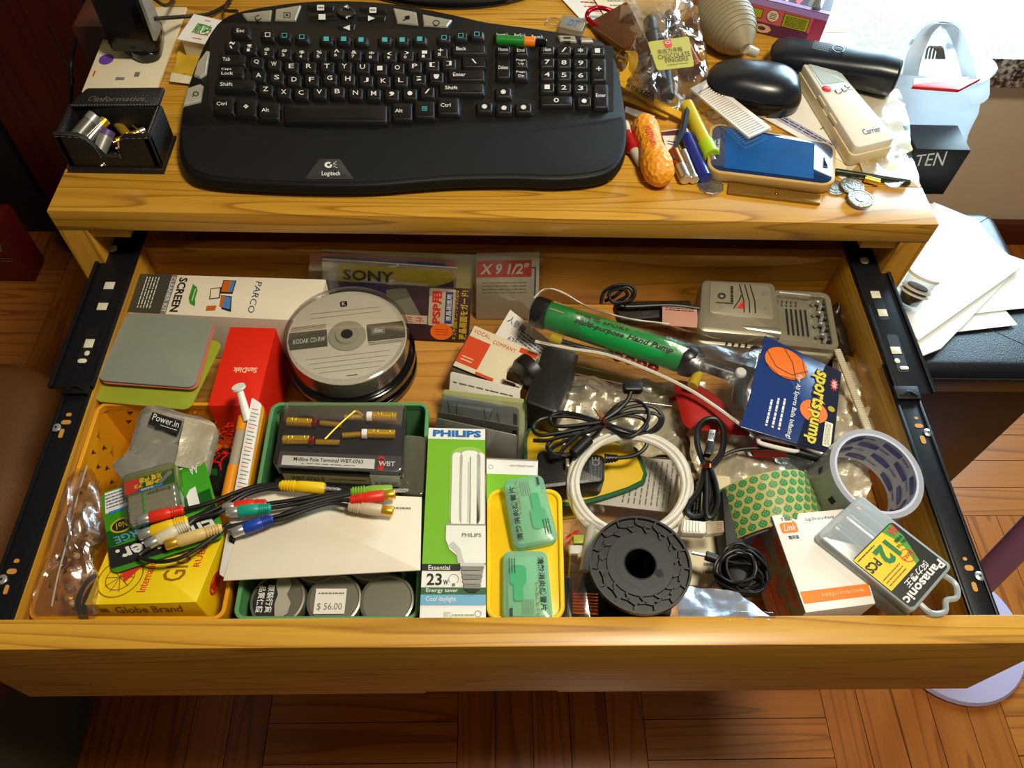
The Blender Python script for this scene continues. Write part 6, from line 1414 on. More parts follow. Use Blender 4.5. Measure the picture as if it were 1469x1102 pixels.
# --- lamp cartons
def lamp_art(g, F):
    WG = mat('print_glass_white', (238, 238, 226), .5); WL = mat('print_grey_line', (150, 154, 148), .5); SH = mat('print_shade_grey', (196, 200, 192), .5)
    GR = mat('print_lime', (118, 182, 32), .45); GRG = mat('print_pale_lime', (150, 200, 80), .45)
    g.rect(F, 0, 0, 1, 1, WHITE, .0002); g.rect(F, 0, .255, 1, .935, GR, .0004)
    g.flat(rrect(F.w*.40, F.d*.44, F.w*1.0, F.d*.89, .012, 6), GRG, F.P, .0006)
    for u0, u1, v1 in ((.42, .62, .86), (.84, 1.0, .86), (.55, .93, .872)):
        g.flat(rrect(F.w*u0, F.d*.45, F.w*u1, F.d*v1, .008, 6), WL, F.P, .0008); g.flat(rrect(F.w*u0+.0006, F.d*.45, F.w*min(1, u1)-.0006, F.d*v1-.0006, .0075, 6), WG, F.P, .0010)
    g.rect(F, .735, .46, .755, .83, WL, .0013); g.rect(F, .705, .47, .725, .80, SH, .0012)
    b = [(.36, .46), (1.0, .46), (1.0, .262), (.56, .262), (.54, .30), (.42, .33), (.36, .38)]; g.poly(F, b, WG, .0014); g.poly(F, [(.36, .46), (1, .46), (1, .452), (.36, .452)], WL, .0016); g.poly(F, [(.40, .35), (.54, .31), (.56, .265), (.66, .265), (.6, .33), (.48, .37)], SH, .0016)
    g.txt(F, 'PHILIPS', .62, .392, .93, .412, GREYP, 0, .0018, .02)
    g.txt(F, 'PHILIPS', .08, .948, .93, .988, mat('philips_blue_print', (20, 110, 180), .4), 0, .0007, .05)
    g.rect(F, .0, .225, .60, .258, INK, .0007); g.txt(F, 'Essential', .10, .228, .44, .251, INKW, 0, .001, .01)
    g.txt(F, '23', .08, .155, .32, .212, INK, 0, .0007, .02); g.txt(F, 'W', .34, .157, .42, .182, INK, 0, .0007, .02)
    g.ring(F, .50, .185, .0038, .0042, GREYP, .0007, 20, -50, 230); g.rect(F, .475, .15, .525, .165, GREYP, .0006)
    g.rect(F, 0, .112, 1, .145, mat('print_deep_green', (40, 92, 50), .45), .0007); g.txt(F, 'Energy saver', .08, .116, .57, .140, INKW, 0, .001, .01)
    g.rect(F, 0, .062, 1, .111, mat('print_sky_blue', (110, 174, 206), .45), .0007); g.txt(F, 'Cool daylight', .08, .072, .54, .102, INKW, 0, .001, .01)
    g.txt(F, '80%', .36, .006, .48, .032, mat('print_pale_green', (150, 180, 120), .5), 0, .0005, 0); g.greek(F, .49, .01, .82, .022, 1, MATS['print_pale_green'], k=.8); g.ring(F, .88, .022, .0022, .0027, GREYP, .0005)
    MT = mat('print_metal', (130, 128, 118), .4)
    for k in range(5): g.poly(F, [(.60+.012*k, .245-.022*k), (.98-.012*k, .245-.022*k), (.96-.012*k, .226-.022*k), (.62+.012*k, .226-.022*k)], (MT, SILV)[k % 2], .0018)
    g.poly(F, [(.66, .135), (.92, .135), (.84, .118), (.74, .118)], INK, .0018); g.rect(F, .60, .245, .98, .262, SH, .0019)
F = F4((615, 614), (696, 616), (697, 888), (602, 888), (-.072, -.072, -.0735, -.0735))
t = card('lamp_carton', 'tall green and white energy-saving lamp carton with the lamp printed on its front', 'carton', F, .05, WHITE, .0006)
g = G(); lamp_art(g, F); t.part('print', g)
F = F4((698, 657), (772, 660), (770, 720), (698, 718), -.086)
t = card('lamp_carton', 'second green and white lamp carton mostly hidden under the yellow tray', 'carton', F, .05, WHITE, .0006)
g = G(); g.rect(F, 0, 0, 1, .62, MATS['print_lime'], .0003); g.txt(F, 'www.philips.com', .45, .80, .92, .87, GREYP, 180, .0004, 0); g.ring(F, .08, .78, .0018, .0022, GREYP, .0004); g.rect(F, 0, .97, 1, 1, GREYP, .0004); t.part('print', g)
F = F4((699, 701), (806, 701), (811, 890), (698, 890), -.080)
t = T('yellow_tray', 'bright yellow shallow plastic tray under the two green tablet cases', 'tray')
g = G(); g.slab(F, -.055, -.003, YEL, .012, .001, ins=.001); t.part('body', g)
g = G(); g.frame(F, YEL, -.006, 0, .004, .012, 6, .001); t.part('rim', g)
TG = mat('translucent_aqua', (170, 224, 200), .2, alpha=.36, tint=(200, 240, 216)); TGS = mat('aqua_label', (184, 216, 170), .4); TGD = mat('aqua_pill_green', (60, 170, 110), .35)
for q, lb, up, zz in ((((722, 689), (778, 680), (802, 776), (738, 788)), 'green translucent tablet case, the upper tilted one on the yellow tray', False, (-.066, -.066, -.072, -.072)), (((722, 790), (785, 790), (794, 889), (722, 889)), 'green translucent tablet case, the lower one nearest the drawer front', True, -.072)):
    F = F4(*q, zz); t = T('tablet_case', lb, 'case', 'green tablet cases')
    g = G(); g.slab(F, -.009, 0, TG, .006, .0015); t.part('case', g)
    g = G(); g.slab(F, -.0075, -.003, TGS, .003, .0005, ins=.004); t.part('insert', g)
    def m_(u, v): return (1-u, 1-v) if up else (u, v)
    g = G(); hh = .0004
    def R_(u0, v0, u1, v1, m, h=hh, r=0):
        a, b_ = m_(u0, v0), m_(u1, v1); g.rect(F, min(a[0], b_[0]), min(a[1], b_[1]), max(a[0], b_[0]), max(a[1], b_[1]), m, h, r)
    R_(.50, .22, .86, .52, TGD, r=.004); R_(.58, .50, .78, .74, TGD, hh+.0001, .002)
    u0, v0 = m_(.10, .10); u1, v1 = m_(.24, .88); g.txt(F, '\u9ec3\u9023\u6d88\u708e\u7247\u5287\u7247' if False else '\u6e05\u71b1\u6d88\u708e\u611f\u5192\u7247', min(u0, u1), min(v0, v1), max(u0, u1), max(v0, v1), INK, -90 if up else 90, hh+.0002, .02)
    u0, v0 = m_(.27, .45); u1, v1 = m_(.32, .95); g.txt(F, 'TABLETS', min(u0, u1), min(v0, v1), max(u0, u1), max(v0, v1), BS, -90 if up else 90, hh+.0002, .0)
    u0, v0 = m_(.36, .72); u1, v1 = m_(.62, .93); g.greek(F, min(u0, u1), min(v0, v1), max(u0, u1), max(v0, v1), 5, GREYP, 90, hh+.0002)
    u0, v0 = m_(.72, .12); u1, v1 = m_(.9, .34); g.greek(F, min(u0, u1), min(v0, v1), max(u0, u1), max(v0, v1), 3, INK, 90, hh+.0004)
    u0, v0 = m_(.80, .84); u1, v1 = m_(.88, .96); g.greek(F, min(u0, u1), min(v0, v1), max(u0, u1), max(v0, v1), 1, INK, 90, hh+.0003, .8)
    t.part('print', g)
# clear tube pack between tray and reel
t = T('clear_tube_pack', 'clear plastic pack with copper threads between the yellow tray and black reel', 'pack')
F = F4((822, 742), (868, 748), (850, 890), (812, 890), -.086); g = G(); g.slab(F, -.018, 0, CLEAR, .003, .003); t.part('pack', g)
g = G()
for k in range(7): g.rod(at(821, 852+k*4.5, -.10), at(858, 854+k*4.5, -.10), .0013, COPPER, n=8)
t.part('copper_thread', g)
g = G()
for x, y, m in ((832, 775, mat('lime_bit', (190, 200, 60), .4)), (852, 772, MATS['lime_bit']), (838, 795, CREAM), (826, 790, WHITE)):
    a = at(x, y, -.095); bx(g, a.x-.006, a.y-.004, a.z-.003, a.x+.006, a.y+.004, a.z+.003, m, .001)
g.rod(at(848, 755, -.09), at(838, 820, -.09), .004, mat('frosted_part', (200, 196, 180), .2)); t.part('small_parts', g)
t = T('dark_sliver', 'dark blue case edge standing between yellow tray and clear pack', 'case')
F = F4((806, 826), (819, 830), (822, 890), (809, 890), -.09); g = G(); g.slab(F, -.05, 0, mat('dark_blue_case', (18, 22, 34), .3), .001, .001); t.part('body', g)
g = G(); g.tube([at(*p) for p in ((812, 772, -.10), (822, 765, -.098), (830, 762, -.097), (822, 772, -.098), (812, 782, -.10))], .0011, INKR, 6); single('red_thread', g, 'red thread beside the upper green tablet case', 'thread')

# --- pump in its bag
GRN = mat('pump_green', (16, 156, 70), .35); PB = mat('pump_black', (28, 28, 30), .3)
t = T('hand_pump', 'bright green hand pump with black handle inside a clear hanging pack', 'pump')
zp_ = -.078; a, b_ = at(786, 452, zp_), at(978, 514, zp_); ax = (b_-a).normalized()
g = G(); g.spin(a, b_, [(0, .0142), (.01, .0148), (.99, .0150), (1, .0142)], GRN, 32); t.part('barrel', g)
g = G(); g.spin(a-ax*.018, a, [(0, .010), (.12, .0150), (.3, .0162), (1, .0162)], PB, 32); t.part('end_cap', g)
g = G(); g.spin(b_, b_+ax*.022, [(0, .0162), (.2, .017), (.55, .0165), (.8, .012), (1, .009)], PB, 32); t.part('collar', g)
g = G(); g.rod(b_+ax*.018, at(1066, 543, zp_), .0068, PB); t.part('piston_rod', g)
g = G(); g.tube([at(1086, 503, zp_), at(1076, 525, zp_), at(1066, 545, zp_), at(1062, 565, zp_), at(1060, 584, zp_)], .0075, PB, 12); t.part('handle', g)
g = G(); q = at(1062, 536, zp_+.008); g.spin(q, q+V((0, 0, .004)), [(0, .0055), (.7, .0055), (1, .0045)], WHITE, 20); t.part('white_cap', g)
e1 = ax.cross(V((0, 0, 1))).normalized(); up = (V((0, 0, 1))-ax*ax.z).normalized()
def cylmap(c0, ax_, e_, u_, r): return lambda x, y, h: c0+ax_*x+(e_*math.sin(-y/r)+u_*math.cos(-y/r))*(r+h)
CM_ = cylmap(a, ax, e1, up, .0150)
def ctxt(g, s_, x0, x1, y0, y1, m, bold=0, ital=0, rot=0):
    vs, fs = glyphs(s_, bold, ital); out = []
    for p, q in vs:
        if rot == 180: p, q = 1-p, 1-q
        out.append(CM_(x0+(x1-x0)*p, y0+(y1-y0)*q, .0004))
    g.add(out, fs, m)
Lp = (b_-a).length; g = G()
ctxt(g, '\u6253\u6c23\u7b52 SPORT', .028, .085, -.002, .004, INK, .0); ctxt(g, 'Multi-purpose', .030, .082, -.0105, -.0040, INK, .04, .3); ctxt(g, 'Hand Pump', .085, Lp*.93, -.010, -.003, INK, .04, .3)
t.part('lettering', g)
g = G(); g.add([CM_(x, y, .0007) for x, y in ((.002, -.004), (.017, -.004), (.017, .012), (.002, .012))], [(0, 1, 2, 3)], mat('pink_price_label', (214, 170, 140), .6)); t.part('price_label', g)
t = T('pump_fittings', 'yellow and red small nozzles inside the pump pack', 'nozzles')
g = G(); YN = mat('yellow_nozzle', (220, 190, 20), .35); g.rod(at(790, 484, -.09), at(806, 490, -.09), .0055, YN); t.part('yellow_nozzle', g)
g = G(); g.rod(at(1002, 536, -.082), at(993, 554, -.082), .0055, YN); t.part('yellow_nozzle', g)
for k in range(4): g = G(); g.ball(at(886+k*17, 512+k*5, -.090), .0058, mat('red_bead', (170, 20, 20), .35), sz=.7, n=12); t.part('red_bead', g)
g = G(); g.tube([at(806, 490, -.092), at(840, 500, -.092), at(880, 508, -.092)], .0028, PB); t.part('hose', g)
t = T('pump_pack', 'clear bag and blue sports pump header card with a basketball', 'package')
ol = smooth([at(*p) for p in ((760, 468, -.085), (762, 434, -.082), (780, 416, -.082), (806, 420, -.082), (845, 442, -.08), (900, 458, -.078), (960, 466, -.078), (1020, 484, -.078), (1060, 492, -.078), (1098, 482, -.078), (1080, 545, -.078), (1064, 610, -.08), (1030, 585, -.082), (985, 556, -.083), (930, 530, -.085), (870, 508, -.088), (815, 499, -.088), (775, 494, -.088))][::-1], 3, True)
cc = at(930, 500, -.078)
g = G(); n = len(ol); vs = []; ks = []
L = []
axis0, axis1 = at(785, 455, -.08), at(1075, 545, -.08)
for kk in range(7):
    f = kk/6; row = []
    for p in ol:
        d = axis1-axis0; tt = max(0, min(1, (p-axis0).dot(d)/d.dot(d))); q = axis0+d*tt
        r_ = p.lerp(q, f); r_.z += .019*math.sin(f*math.pi/2)**.7+(mnoise.noise(r_*60)*.004 if 0 < kk else 0); row.append(r_)
    L.append(row)
g.loft(L, BAGM, cap=(False, False), sm=True); t.part('film', g)
g = G(); g.tube([at(*p) for p in ((768, 490, -.088), (815, 500, -.087), (870, 509, -.087), (930, 531, -.085), (985, 557, -.083), (1030, 586, -.082), (1064, 611, -.080))], .0018, mat('seal_edge', (220, 216, 200), .25), 6); g.tube([at(*p) for p in ((766, 428, -.080), (782, 415, -.080), (806, 419, -.080), (845, 441, -.079), (900, 457, -.077), (960, 465, -.077))], .0011, MATS['seal_edge'], 6); t.part('heat_seal', g)
F = F4((1097, 481), (1207, 534), (1194, 652), (1062, 612), (-.073, -.078, -.078, -.072))
g = G(); NV = mat('header_blue', (26, 56, 120), .25, coat=.5); NVD = mat('header_dark_navy', (18, 20, 44), .25, coat=.5); g.slab(F, -.0015, 0, NV, .001, .0003); hc = t.part('header_card', g)
g = G(); g.poly(F, [(.62, 0), (1, 0), (1, 1), (.80, 1), (.70, .6)], NVD, .0003)
ORB = mat('basketball_orange', (238, 120, 30), .35); cxu, cyv = .34, .80
g.flat([(x, y) for x, y in circ(F.w*.33, F.d*.80, .0225, 32, .0175) if True], ORB, F.P, .0006)
g.stroke(F, [(.06, .86), (.22, .72), (.42, .70), (.60, .82)], .0007, INK, .0009); g.stroke(F, [(.26, .96), (.40, .84), (.50, .62)], .0007, INK, .0009); g.stroke(F, [(.08, .72), (.28, .64), (.52, .68)], .0006, INK, .0009); g.stroke(F, [(.5, .95), (.54, .84), (.6, .74)], .0006, INK, .0009)
g.disc(F, .74, .40, .0135, ORB, .0005); PY_ = mat('header_yellow', (220, 200, 50), .35)
g.txt(F, 'pump', .66, .03, .82, .42, INK, -90, .0008, .09); g.txt(F, 'pump', .67, .04, .81, .41, PY_, -90, .0011, .03)
g.txt(F, 'sports', .64, .42, .86, .90, INK, -90, .0008, .09); g.txt(F, 'sports', .65, .43, .85, .89, PY_, -90, .0011, .03)
g.txt(F, 'For All Sports Balls Inflating!', .48, .02, .545, .74, INKW, -90, .0008, .01)
for u, w_ in ((.38, .42), (.31, .40), (.24, .36)): g.greek(F, u, .08, u+.04, w_, 1, INKW, -90, .0008, .6)
st_ = [(.93+(.055 if i % 2 else .03)*math.cos(i*math.pi/10)*1.0, .80+(.085 if i % 2 else .05)*math.sin(i*math.pi/10)) for i in range(20)]
g.poly(F, st_, INKR, .0006); g.txt(F, 'NEW', .905, .76, .955, .84, INKW, -90, .0009, .02)
g.rect(F, .88, .06, .97, .34, CREAM, .0006, .001); g.greek(F, .89, .08, .95, .32, 4, GREYP, 90, .0009); g.disc(F, .93, .50, .0035, GOLD, .0007); t.part('print', g, parent=hc)
t = T('red_pouch', 'red fabric pouch showing under the pump pack', 'pouch')
ol = [at(*p) for p in ((968, 548, -.104), (1000, 552, -.104), (1035, 575, -.104), (1060, 608, -.104), (1075, 625, -.104), (1010, 618, -.104), (984, 612, -.104), (974, 585, -.104))][::-1]
g = G(); g.pillow(smooth(ol, 3, True), 0, .010, mat('red_fabric', (176, 20, 12), .7), 6, 0, below=.03); t.part('body', g)
g = G(); g.solid(rrect(at(1088, 632, -.09).x, at(1088, 638, -.09).y, at(1142, 632, -.09).x, at(1088, 618, -.09).y, .005), -.115, -.092, MATS['red_fabric'], ident, .004); t.part('red_fold', g)
g = G(); q0, q1 = at(1094, 632, -.088), at(1138, 642, -.088); g.tube([q0+V((0, .004, 0)), q1+V((0, .004, 0)), q1+V((0.004, 0, 0)), q1-V((0, .004, 0)), q0-V((0, .004, 0)), q0-V((.004, 0, 0))], .0022, WHITE, 8, True, 4); t.part('white_loop', g)

# --- battery charger
CH = mat('charger_silver', (158, 152, 130), .34, .45)
t = T('battery_charger', 'silver battery charger with slotted bay and red triangle, back right of the drawer', 'battery charger')
F = F4((1003, 408), (1190, 419), (1206, 508), (997, 486), (-.105, -.110, -.110, -.105))
g = G(); g.slab(F, -.055, -.006, CH, .012, .003, .002); t.part('lower_case', g)
g = G(); g.frame(Face(F.U(.54, .97), F.U(.995, .97), F.U(.995, .04), F.U(.54, .04)), CH, -.007, .002, .007, .010, 6, .001); t.part('bay_rim', g)
Fd = Face(F.U(.0, 1.0), F.U(.565, 1.02), F.U(.58, .06), F.U(.0, .04))
g = G(); g.slab(Fd, -.006, .010, CH, .008, .006); dm = t.part('dome', g)
g = G(); g.slab(Face(Fd.U(.12, .92, .010), Fd.U(.9, .90, .010), Fd.U(.92, .30, .010), Fd.U(.12, .34, .010)), -.001, .0012, mat('charger_lighter', (172, 166, 144), .3, .4), .004, .0005)
h = .0116
g.poly(Fd, [(.46, .45), (.56, .62), (.56, .45)], INKR, h); g.stroke(Fd, [(.42, .44), (.5, .62), (.52, .70)], .0012, INK, h)
for k in range(3): g.stroke(Fd, [(.50+k*.07, .90), (.53+k*.07, .72), (.55+k*.07, .60), (.55+k*.07, .38)], .0012, INK, h)
g.ring(Fd, .27, .66, .0025, .0045, INK, h); g.greek(Fd, .2, .5, .38, .56, 1, INK, h=h); g.greek(Fd, .38, .52, .42, .86, 1, INK, 90, h, .8); g.rect(Fd, .80, .72, .86, .80, GREYP, h); g.rect(Fd, .80, .46, .84, .50, GREYP, h)
t.part('print', g, parent=dm)
g = G(); q0, q1 = Fd.U(.30, .17, .006), Fd.U(.98, .10, .006); g.spin(q0, q1, [(0, .0005), (.3, .004), (.9, .0068), (1, .0068)], mat('charger_bright', (196, 192, 176), .25, .7), 20); t.part('silver_spindle', g)
for k in range(5): g = G(); g.rect(F, .66+k*.035, .28, .675+k*.035, .72, INK, -.0055); t.part('bay_slot', g)
for k in range(5): g = G(); g.tube([F.U(.60+k*.035, .84, -.004), F.U(.61+k*.035, .80, -.001), F.U(.60+k*.035, .76, -.004)], .0011, STEEL, 6); t.part('contact_spring', g)
for k in range(4):
    g = G(); q = F.U(.86, .80-k*.18, -.004); g.tube([q, q+V((.004, 0, .006)), q+V((.008, -.003, .003)), q+V((.006, -.008, 0))], .0022, STEEL, 8); g.rod(q+V((.008, -.002, -.002)), q+V((.018, -.003, -.001)), .0045, INK); t.part('spring_contact', g)
g = G(); q = F.U(.70, .92, .001); g.rod(F.U(.60, .93, .0), F.U(.84, .91, .0), .0036, MATS['charger_bright']); t.part('top_bar', g)
for k in range(4): g = G(); g.rect(F, .22+k*.045, .0, .235+k*.045, .06, INK, -.0045); t.part('vent_slot', g)
t = T('tagged_plug_lead', 'black lead with a pink paper tag in front of the back board', 'cable')
g = G(); g.tube([at(*p) for p in ((862, 436, -.10), (866, 420, -.092), (880, 411, -.086), (900, 409, -.084), (910, 416, -.086), (906, 430, -.092), (880, 434, -.094), (874, 420, -.088), (892, 414, -.084), (900, 424, -.09), (885, 434, -.098), (900, 440, -.10), (960, 438, -.10), (1005, 443, -.10))], .0019, CABLE, 8)
g.tube([at(*p) for p in ((868, 432, -.102), (884, 424, -.092), (898, 412, -.086), (908, 422, -.09), (895, 440, -.10))], .0019, CABLE, 8); t.part('lead', g)
g = G(); g.slab(F4((880, 432), (990, 430), (1000, 450), (890, 460), -.108), -.012, 0, mat('dark_clutter', (30, 24, 20), .6, bump=1, bscale=60), .003, .002); t.part('plug_body', g)
g = G(); F = F4((950, 437), (1000, 440), (1002, 470), (950, 466), -.100); g.slab(F, -.001, 0, mat('pink_tag', (198, 148, 130), .7), .001); g.greek(F, .1, .7, .9, .9, 2, INK); t.part('paper_tag', g)

# --- foils lying low
for q, z, amp, sd, lb, m in ((((806, 540), (1010, 550), (1060, 660), (800, 650)), -.136, .018, 1, 'large crumpled silver foil bag lying in the middle under the cables', FOIL),
                      (((985, 600), (1240, 590), (1250, 760), (1000, 700)), -.124, .018, 2, 'crinkled bright foil around the green and clear tape rolls', FOIL),
                      (((1188, 492), (1236, 490), (1286, 640), (1205, 650)), -.132, .012, 3, 'long foil strip standing by the right wall of the drawer', FOIL),
                      (((1180, 440), (1215, 440), (1235, 510), (1195, 512)), -.122, .012, 5, 'dark crumpled wrapper between the charger and the right wall', mat('dark_foil', (50, 40, 28), .3, .4, bump=1, bscale=50))):
    F = F4(*q, z); g = G(); g.sheet(F, 40, 30, m, amp, 38, sd, thick=.001, edge=.04)
    vs = [v for v in g.v]; single('foil_bag', g, lb, 'foil bag')
t = T('long_white_sleeve', 'clear stiff sleeve with pale edge across the middle of the drawer, under the pump', 'sleeve')
F = F4((830, 505), (1010, 555), (980, 585), (812, 562), -.118); g = G(); g.slab(F, -.002, 0, CLEAR, .002, .0005)
for k in range(3): g.stroke(F, [(.02, .3+k*.2), (.6, .3+k*.2)], .0012, mat('lilac_pen', (150, 130, 150), .4), -.003)
t.part('sleeve', g)
g = G(); F = F4((1196, 500), (1206, 500), (1262, 640), (1250, 640), -.112); g.slab(F, -.002, 0, FOIL, .001)
for k in range(50): g.rect(F, .1, k*.02, .9, k*.02+.008, CREAM, .0003)
single('crimped_edge', g, 'pale crimped strip edge beside the foil at the right wall', 'strip')

# --- tape rolls
t = T('packing_tape', 'wide roll of green patterned adhesive tape lying on its side', 'tape')
TY = mat('tape_olive', (186, 184, 110), .35, coat=.4)
pf = at(1135, 742, -.072); pb = at(1108, 670, -.068); Rt = .0485
c1 = pf-V((0, 0, Rt)); c0 = pb-V((0, 0, Rt)); axv = (c1-c0); Lt = axv.length; axn = axv.normalized()
g = G(); g.spin(c0, c1, [(0, .040), (0, Rt), (1, Rt), (1, .040), (0, .040)], TY, 64, cap=(False, False)); t.part('roll', g)
g = G(); g.spin(c0-axn*.0005, c1+axn*.0005, [(0, .0375), (0, .0402), (1, .0402), (1, .0375), (0, .0375)], mat('lilac_core', (176, 180, 214), .5), 64, cap=(False, False)); t.part('core', g)
u_ = (V((0, 0, 1))-axn*axn.z).normalized(); e_ = axn.cross(u_).normalized(); g = G(); TD = mat('tape_green_dot', (50, 140, 84), .35); TD2 = mat('tape_red_dot', (176, 120, 60), .4)
PM = lambda x, y, h: c0+axn*x+(e_*math.sin(y/Rt)+u_*math.cos(y/Rt))*(Rt+h)
for i in range(6):
    for j in range(-9, 10):
        x = Lt*(i+.5)/6; y = (j+(.5 if i % 2 else 0))*.0100
        g.flat(circ(x, y, .0033, 10, .0040), TD, PM, .0003); g.ring if False else None
        for a in range(4): g.flat([(x+.0013*math.cos(a*1.57+k*2.09)*.7+.0015*math.cos(a*1.57), y+.0013*math.sin(a*1.57+k*2.09)*.5+.0017*math.sin(a*1.57)) for k in range(3)], TY, PM, .00045)
        g.flat(circ(x+Lt/12, y+.005, .0008, 6), TD2, PM, .0003)
t.part('printed_pattern', g)
t = T('clear_tape', 'wide roll of clear tape with a blue printed core, upper right of the drawer', 'tape')
zt = -.064; c = at(1258, 678, zt); Rt = .0435; lo = V((c.x-.004, c.y+.004, zt-.048)); axn = (c-lo).normalized(); Lt = (c-lo).length
CT = mat('clear_tape_roll', (204, 206, 214), .2, alpha=.5, tint=(225, 226, 230), coat=.4)
g = G(); g.spin(lo, c, [(0, .0392), (0, Rt), (1, Rt), (1, .0392)], CT, 64, cap=(False, False)); t.part('roll', g)
g = G(); CO = mat('core_lavender', (196, 198, 212), .5); g.spin(lo, c, [(0, .0368), (0, .0391), (1, .0391), (1, .0368), (0, .0368)], CO, 64, cap=(False, False)); t.part('core', g)
u_ = V((0, 1, 0)); u_ = (u_-axn*axn.y).normalized(); e_ = u_.cross(axn).normalized(); r_ = .0367
PM = lambda x, y, h: lo+axn*y+(u_*math.cos(x/r_)+e_*math.sin(x/r_))*(r_-h)
g = G(); TB = mat('core_blue_print', (44, 60, 150), .5)
for row, (yy, ph) in enumerate(((.008, 0), (.020, .5), (.032, 0), (.042, .5))):
    for k in range(6):
        x0 = (k+ph)*2*math.pi*r_/6
        g.flat([(x0+a, yy+b_) for a, b_ in ((0, -.003), (.019, -.003), (.019, .003), (0, .003))], TB, PM, .0003)
        for q in range(3): g.flat([(x0+.0015+q*.0045+a, yy+b_) for a, b_ in ((0, -.0018), (.003, -.0018), (.003, .0018), (0, .0018))], CO, PM, .0006)
        vs, fs = glyphs('crystal', .02, .2); g.add([PM(x0+.016-.0+0*p+.0+(-.0)+.0-(-p)*.0+.0 if False else x0+.0200+p*.010, yy-.0015+q*.004, .0004) for p, q in vs], fs, TB)
t.part('core_print', g)
g = G(); PMo = lambda x, y, h: lo+axn*y+(u_*math.cos(x/Rt)+e_*math.sin(x/Rt))*(Rt+h)
for k in range(9): g.flat([(k*.030+a, .030+b_) for a, b_ in ((0, -.004), (.006, -.004), (.006, .004), (0, .004))], TB if k % 2 else INK, PMo, .0004)
t.part('outer_print', g)

# --- orange and white carton
t = T('orange_white_carton', 'white carton with an orange stripe and orange and grey jagged side', 'carton')
F = F4((1107, 740), (1214, 730), (1256, 866), (1156, 879), -.072); OR2 = mat('carton_orange', (232, 92, 18), .4); GW = mat('carton_grey', (170, 164, 150), .45)
g = G(); g.slab(F, -.075, 0, WHITE, .0005, .0005); t.part('body', g)
g = G(); g.rect(F, .02, .08, .98, .20, mat('stripe_orange', (240, 130, 24), .4), .0003); g.txt(F, 'http://tdclink', .30, .115, .90, .165, mat('pale_orange_letter', (250, 210, 160), .5), 0, .0006, .0)
g.rect(F, .06, .80, .28, .91, MATS['stripe_orange'], .0003, .002); g.txt(F, 'Link', .09, .82, .26, .89, INKW, 0, .0006, .01, .3); g.txt(F, 'T D C', .10, .93, .24, .965, INK, 0, .0004, .01); g.txt(F, '\u96fb\u8a0a\u76c8', .12, .73, .26, .77, INK, 0, .0004, .01); g.txt(F, 'Log On to a World', .42, .90, .80, .94, INKB, 0, .0004, .0)
Fs = Face(F.d_, F.a, F.a-V((0, 0, .075)), F.d_-V((0, 0, .075)))
g.rect(Fs, 0, 0, 1, 1, GW, .0003); R = random.Random(3)
up_ = [(i/14, .55+R.uniform(-.12, .12)) for i in range(15)]; pl = []
for i, (x, y) in enumerate(up_): pl += [(x, y), (min(1, x+.07), y)]
g.poly(Fs, [(0, .12)]+[(0, pl[0][1])]+pl+[(1, .12)], OR2, .0006); g.rect(Fs, 0, .30, 1, .33, mat('carton_yellow_line', (236, 150, 50), .4), .0009); g.rect(Fs, .2, .82, .5, .95, OR2, .0006); g.rect(Fs, .62, .78, .9, .9, OR2, .0006); t.part('print', g)

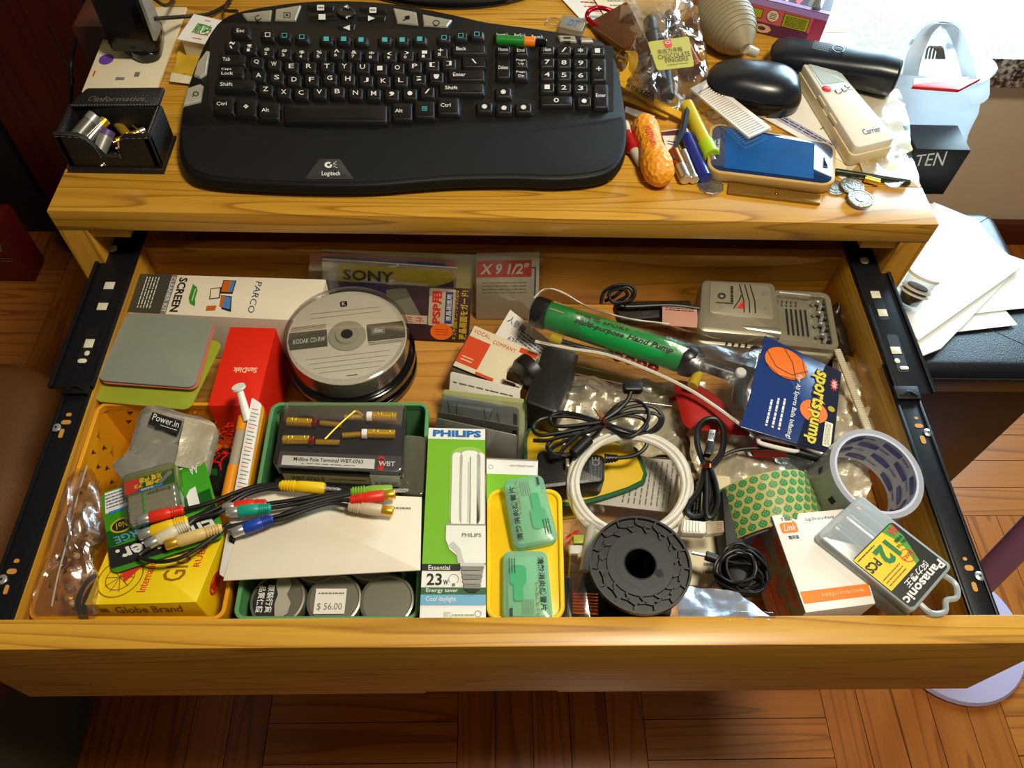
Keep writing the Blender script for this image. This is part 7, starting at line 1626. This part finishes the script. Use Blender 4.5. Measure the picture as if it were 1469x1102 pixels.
# --- battery storage case
t = T('battery_case', 'clear twelve-cell battery case with a yellow and black label, front right', 'case')
F = Face(at(1171, 768, -.060), at(1310, 880, -.064), at(1368, 812, -.060), at(1235, 709, -.056))
F = Face(tl=at(1368, 812, -.060), tr=at(1310, 880, -.064), br=at(1171, 768, -.062), bl=at(1235, 709, -.058))
PC = mat('frosted_case', (206, 216, 220), .2, alpha=.42, tint=(222, 226, 222))
g = G(); g.slab(F, -.034, -.013, PC, .005, .0005, .002); t.part('tray', g)
g = G(); g.slab(F, -.0125, 0, PC, .005, .002); t.part('lid', g)
BT = mat('battery_teal', (30, 110, 100), .35)
for k in range(4):
    g = G(); p = F.U(.13+k*.245, .05, -.012); q = F.U(.13+k*.245, .50, -.012); g.rod(p, q, .0070, BT if k != 1 else SB); g.rod(q, q+(q-p).normalized()*.0015, .003, STEEL); g.rod(p, p.lerp(q, .12), .0071, MATS['copper_wrapper'] if k == 0 else SILV); t.part('battery', g)
    g = G(); p = F.U(.13+k*.245, .52, -.012); q = F.U(.13+k*.245, .97, -.012); g.rod(p, q, .0070, BT); t.part('battery', g)
g = G(); LBK = mat('label_black', (26, 28, 26), .35); LYW = mat('label_yellow', (232, 206, 40), .35); LGN = mat('label_green', (70, 160, 60), .35)
g.flat(rrect(F.w*.05, F.d*.36, F.w*.96, F.d*.97, .004, 4), LBK, F.P, .0003)
g.poly(F, [(.10, .37), (.95, .37), (.95, .76), (.28, .76), (.12, .52)], LGN, .0005)
g.poly(F, [(.30, .37), (.95, .37), (.95, .76), (.36, .76), (.24, .56)], LYW, .0007)
g.txt(F, 'AA', .09, .385, .24, .475, INKR, 0, .0009, .03); g.txt(F, '12', .36, .43, .66, .62, mat('label_deep_green', (20, 120, 60), .4), 0, .001, .05); g.txt(F, 'PCS', .70, .47, .93, .56, INK, 0, .001, .03)
g.txt(F, '\u91d1\u5305\u88dd', .14, .49, .30, .53, INK, 0, .001, .02); g.txt(F, 'Value Pack', .12, .54, .34, .58, INK, 0, .001, .0); g.greek(F, .55, .385, .92, .42, 1, DB, h=.001)
g.ring(F, .34, .66, .0052, .0060, INKR, .0009); g.txt(F, 'BONUS', .24, .64, .44, .68, INKR, 0, .0011, .01); g.greek(F, .52, .64, .90, .74, 3, BS, h=.001)
g.txt(F, 'Panasonic', .07, .86, .94, .945, INKW, 0, .0009, .03); g.txt(F, '\u8d85\u529b\u9738\u738b', .22, .785, .74, .85, INKW, 0, .0009, .02, .2); t.part('label', g)
g = G(); p0, p1 = F.U(.18, 1.0, -.004), F.U(.78, 1.0, -.004); out = (F.d_-F.a).normalized()*.017
g.tube([p0, p0+out*.6, p0.lerp(p1, .25)+out, p0.lerp(p1, .5)+out*.75, p0.lerp(p1, .75)+out, p1+out*.6, p1], .0024, PC, 8); t.part('hang_tab', g)
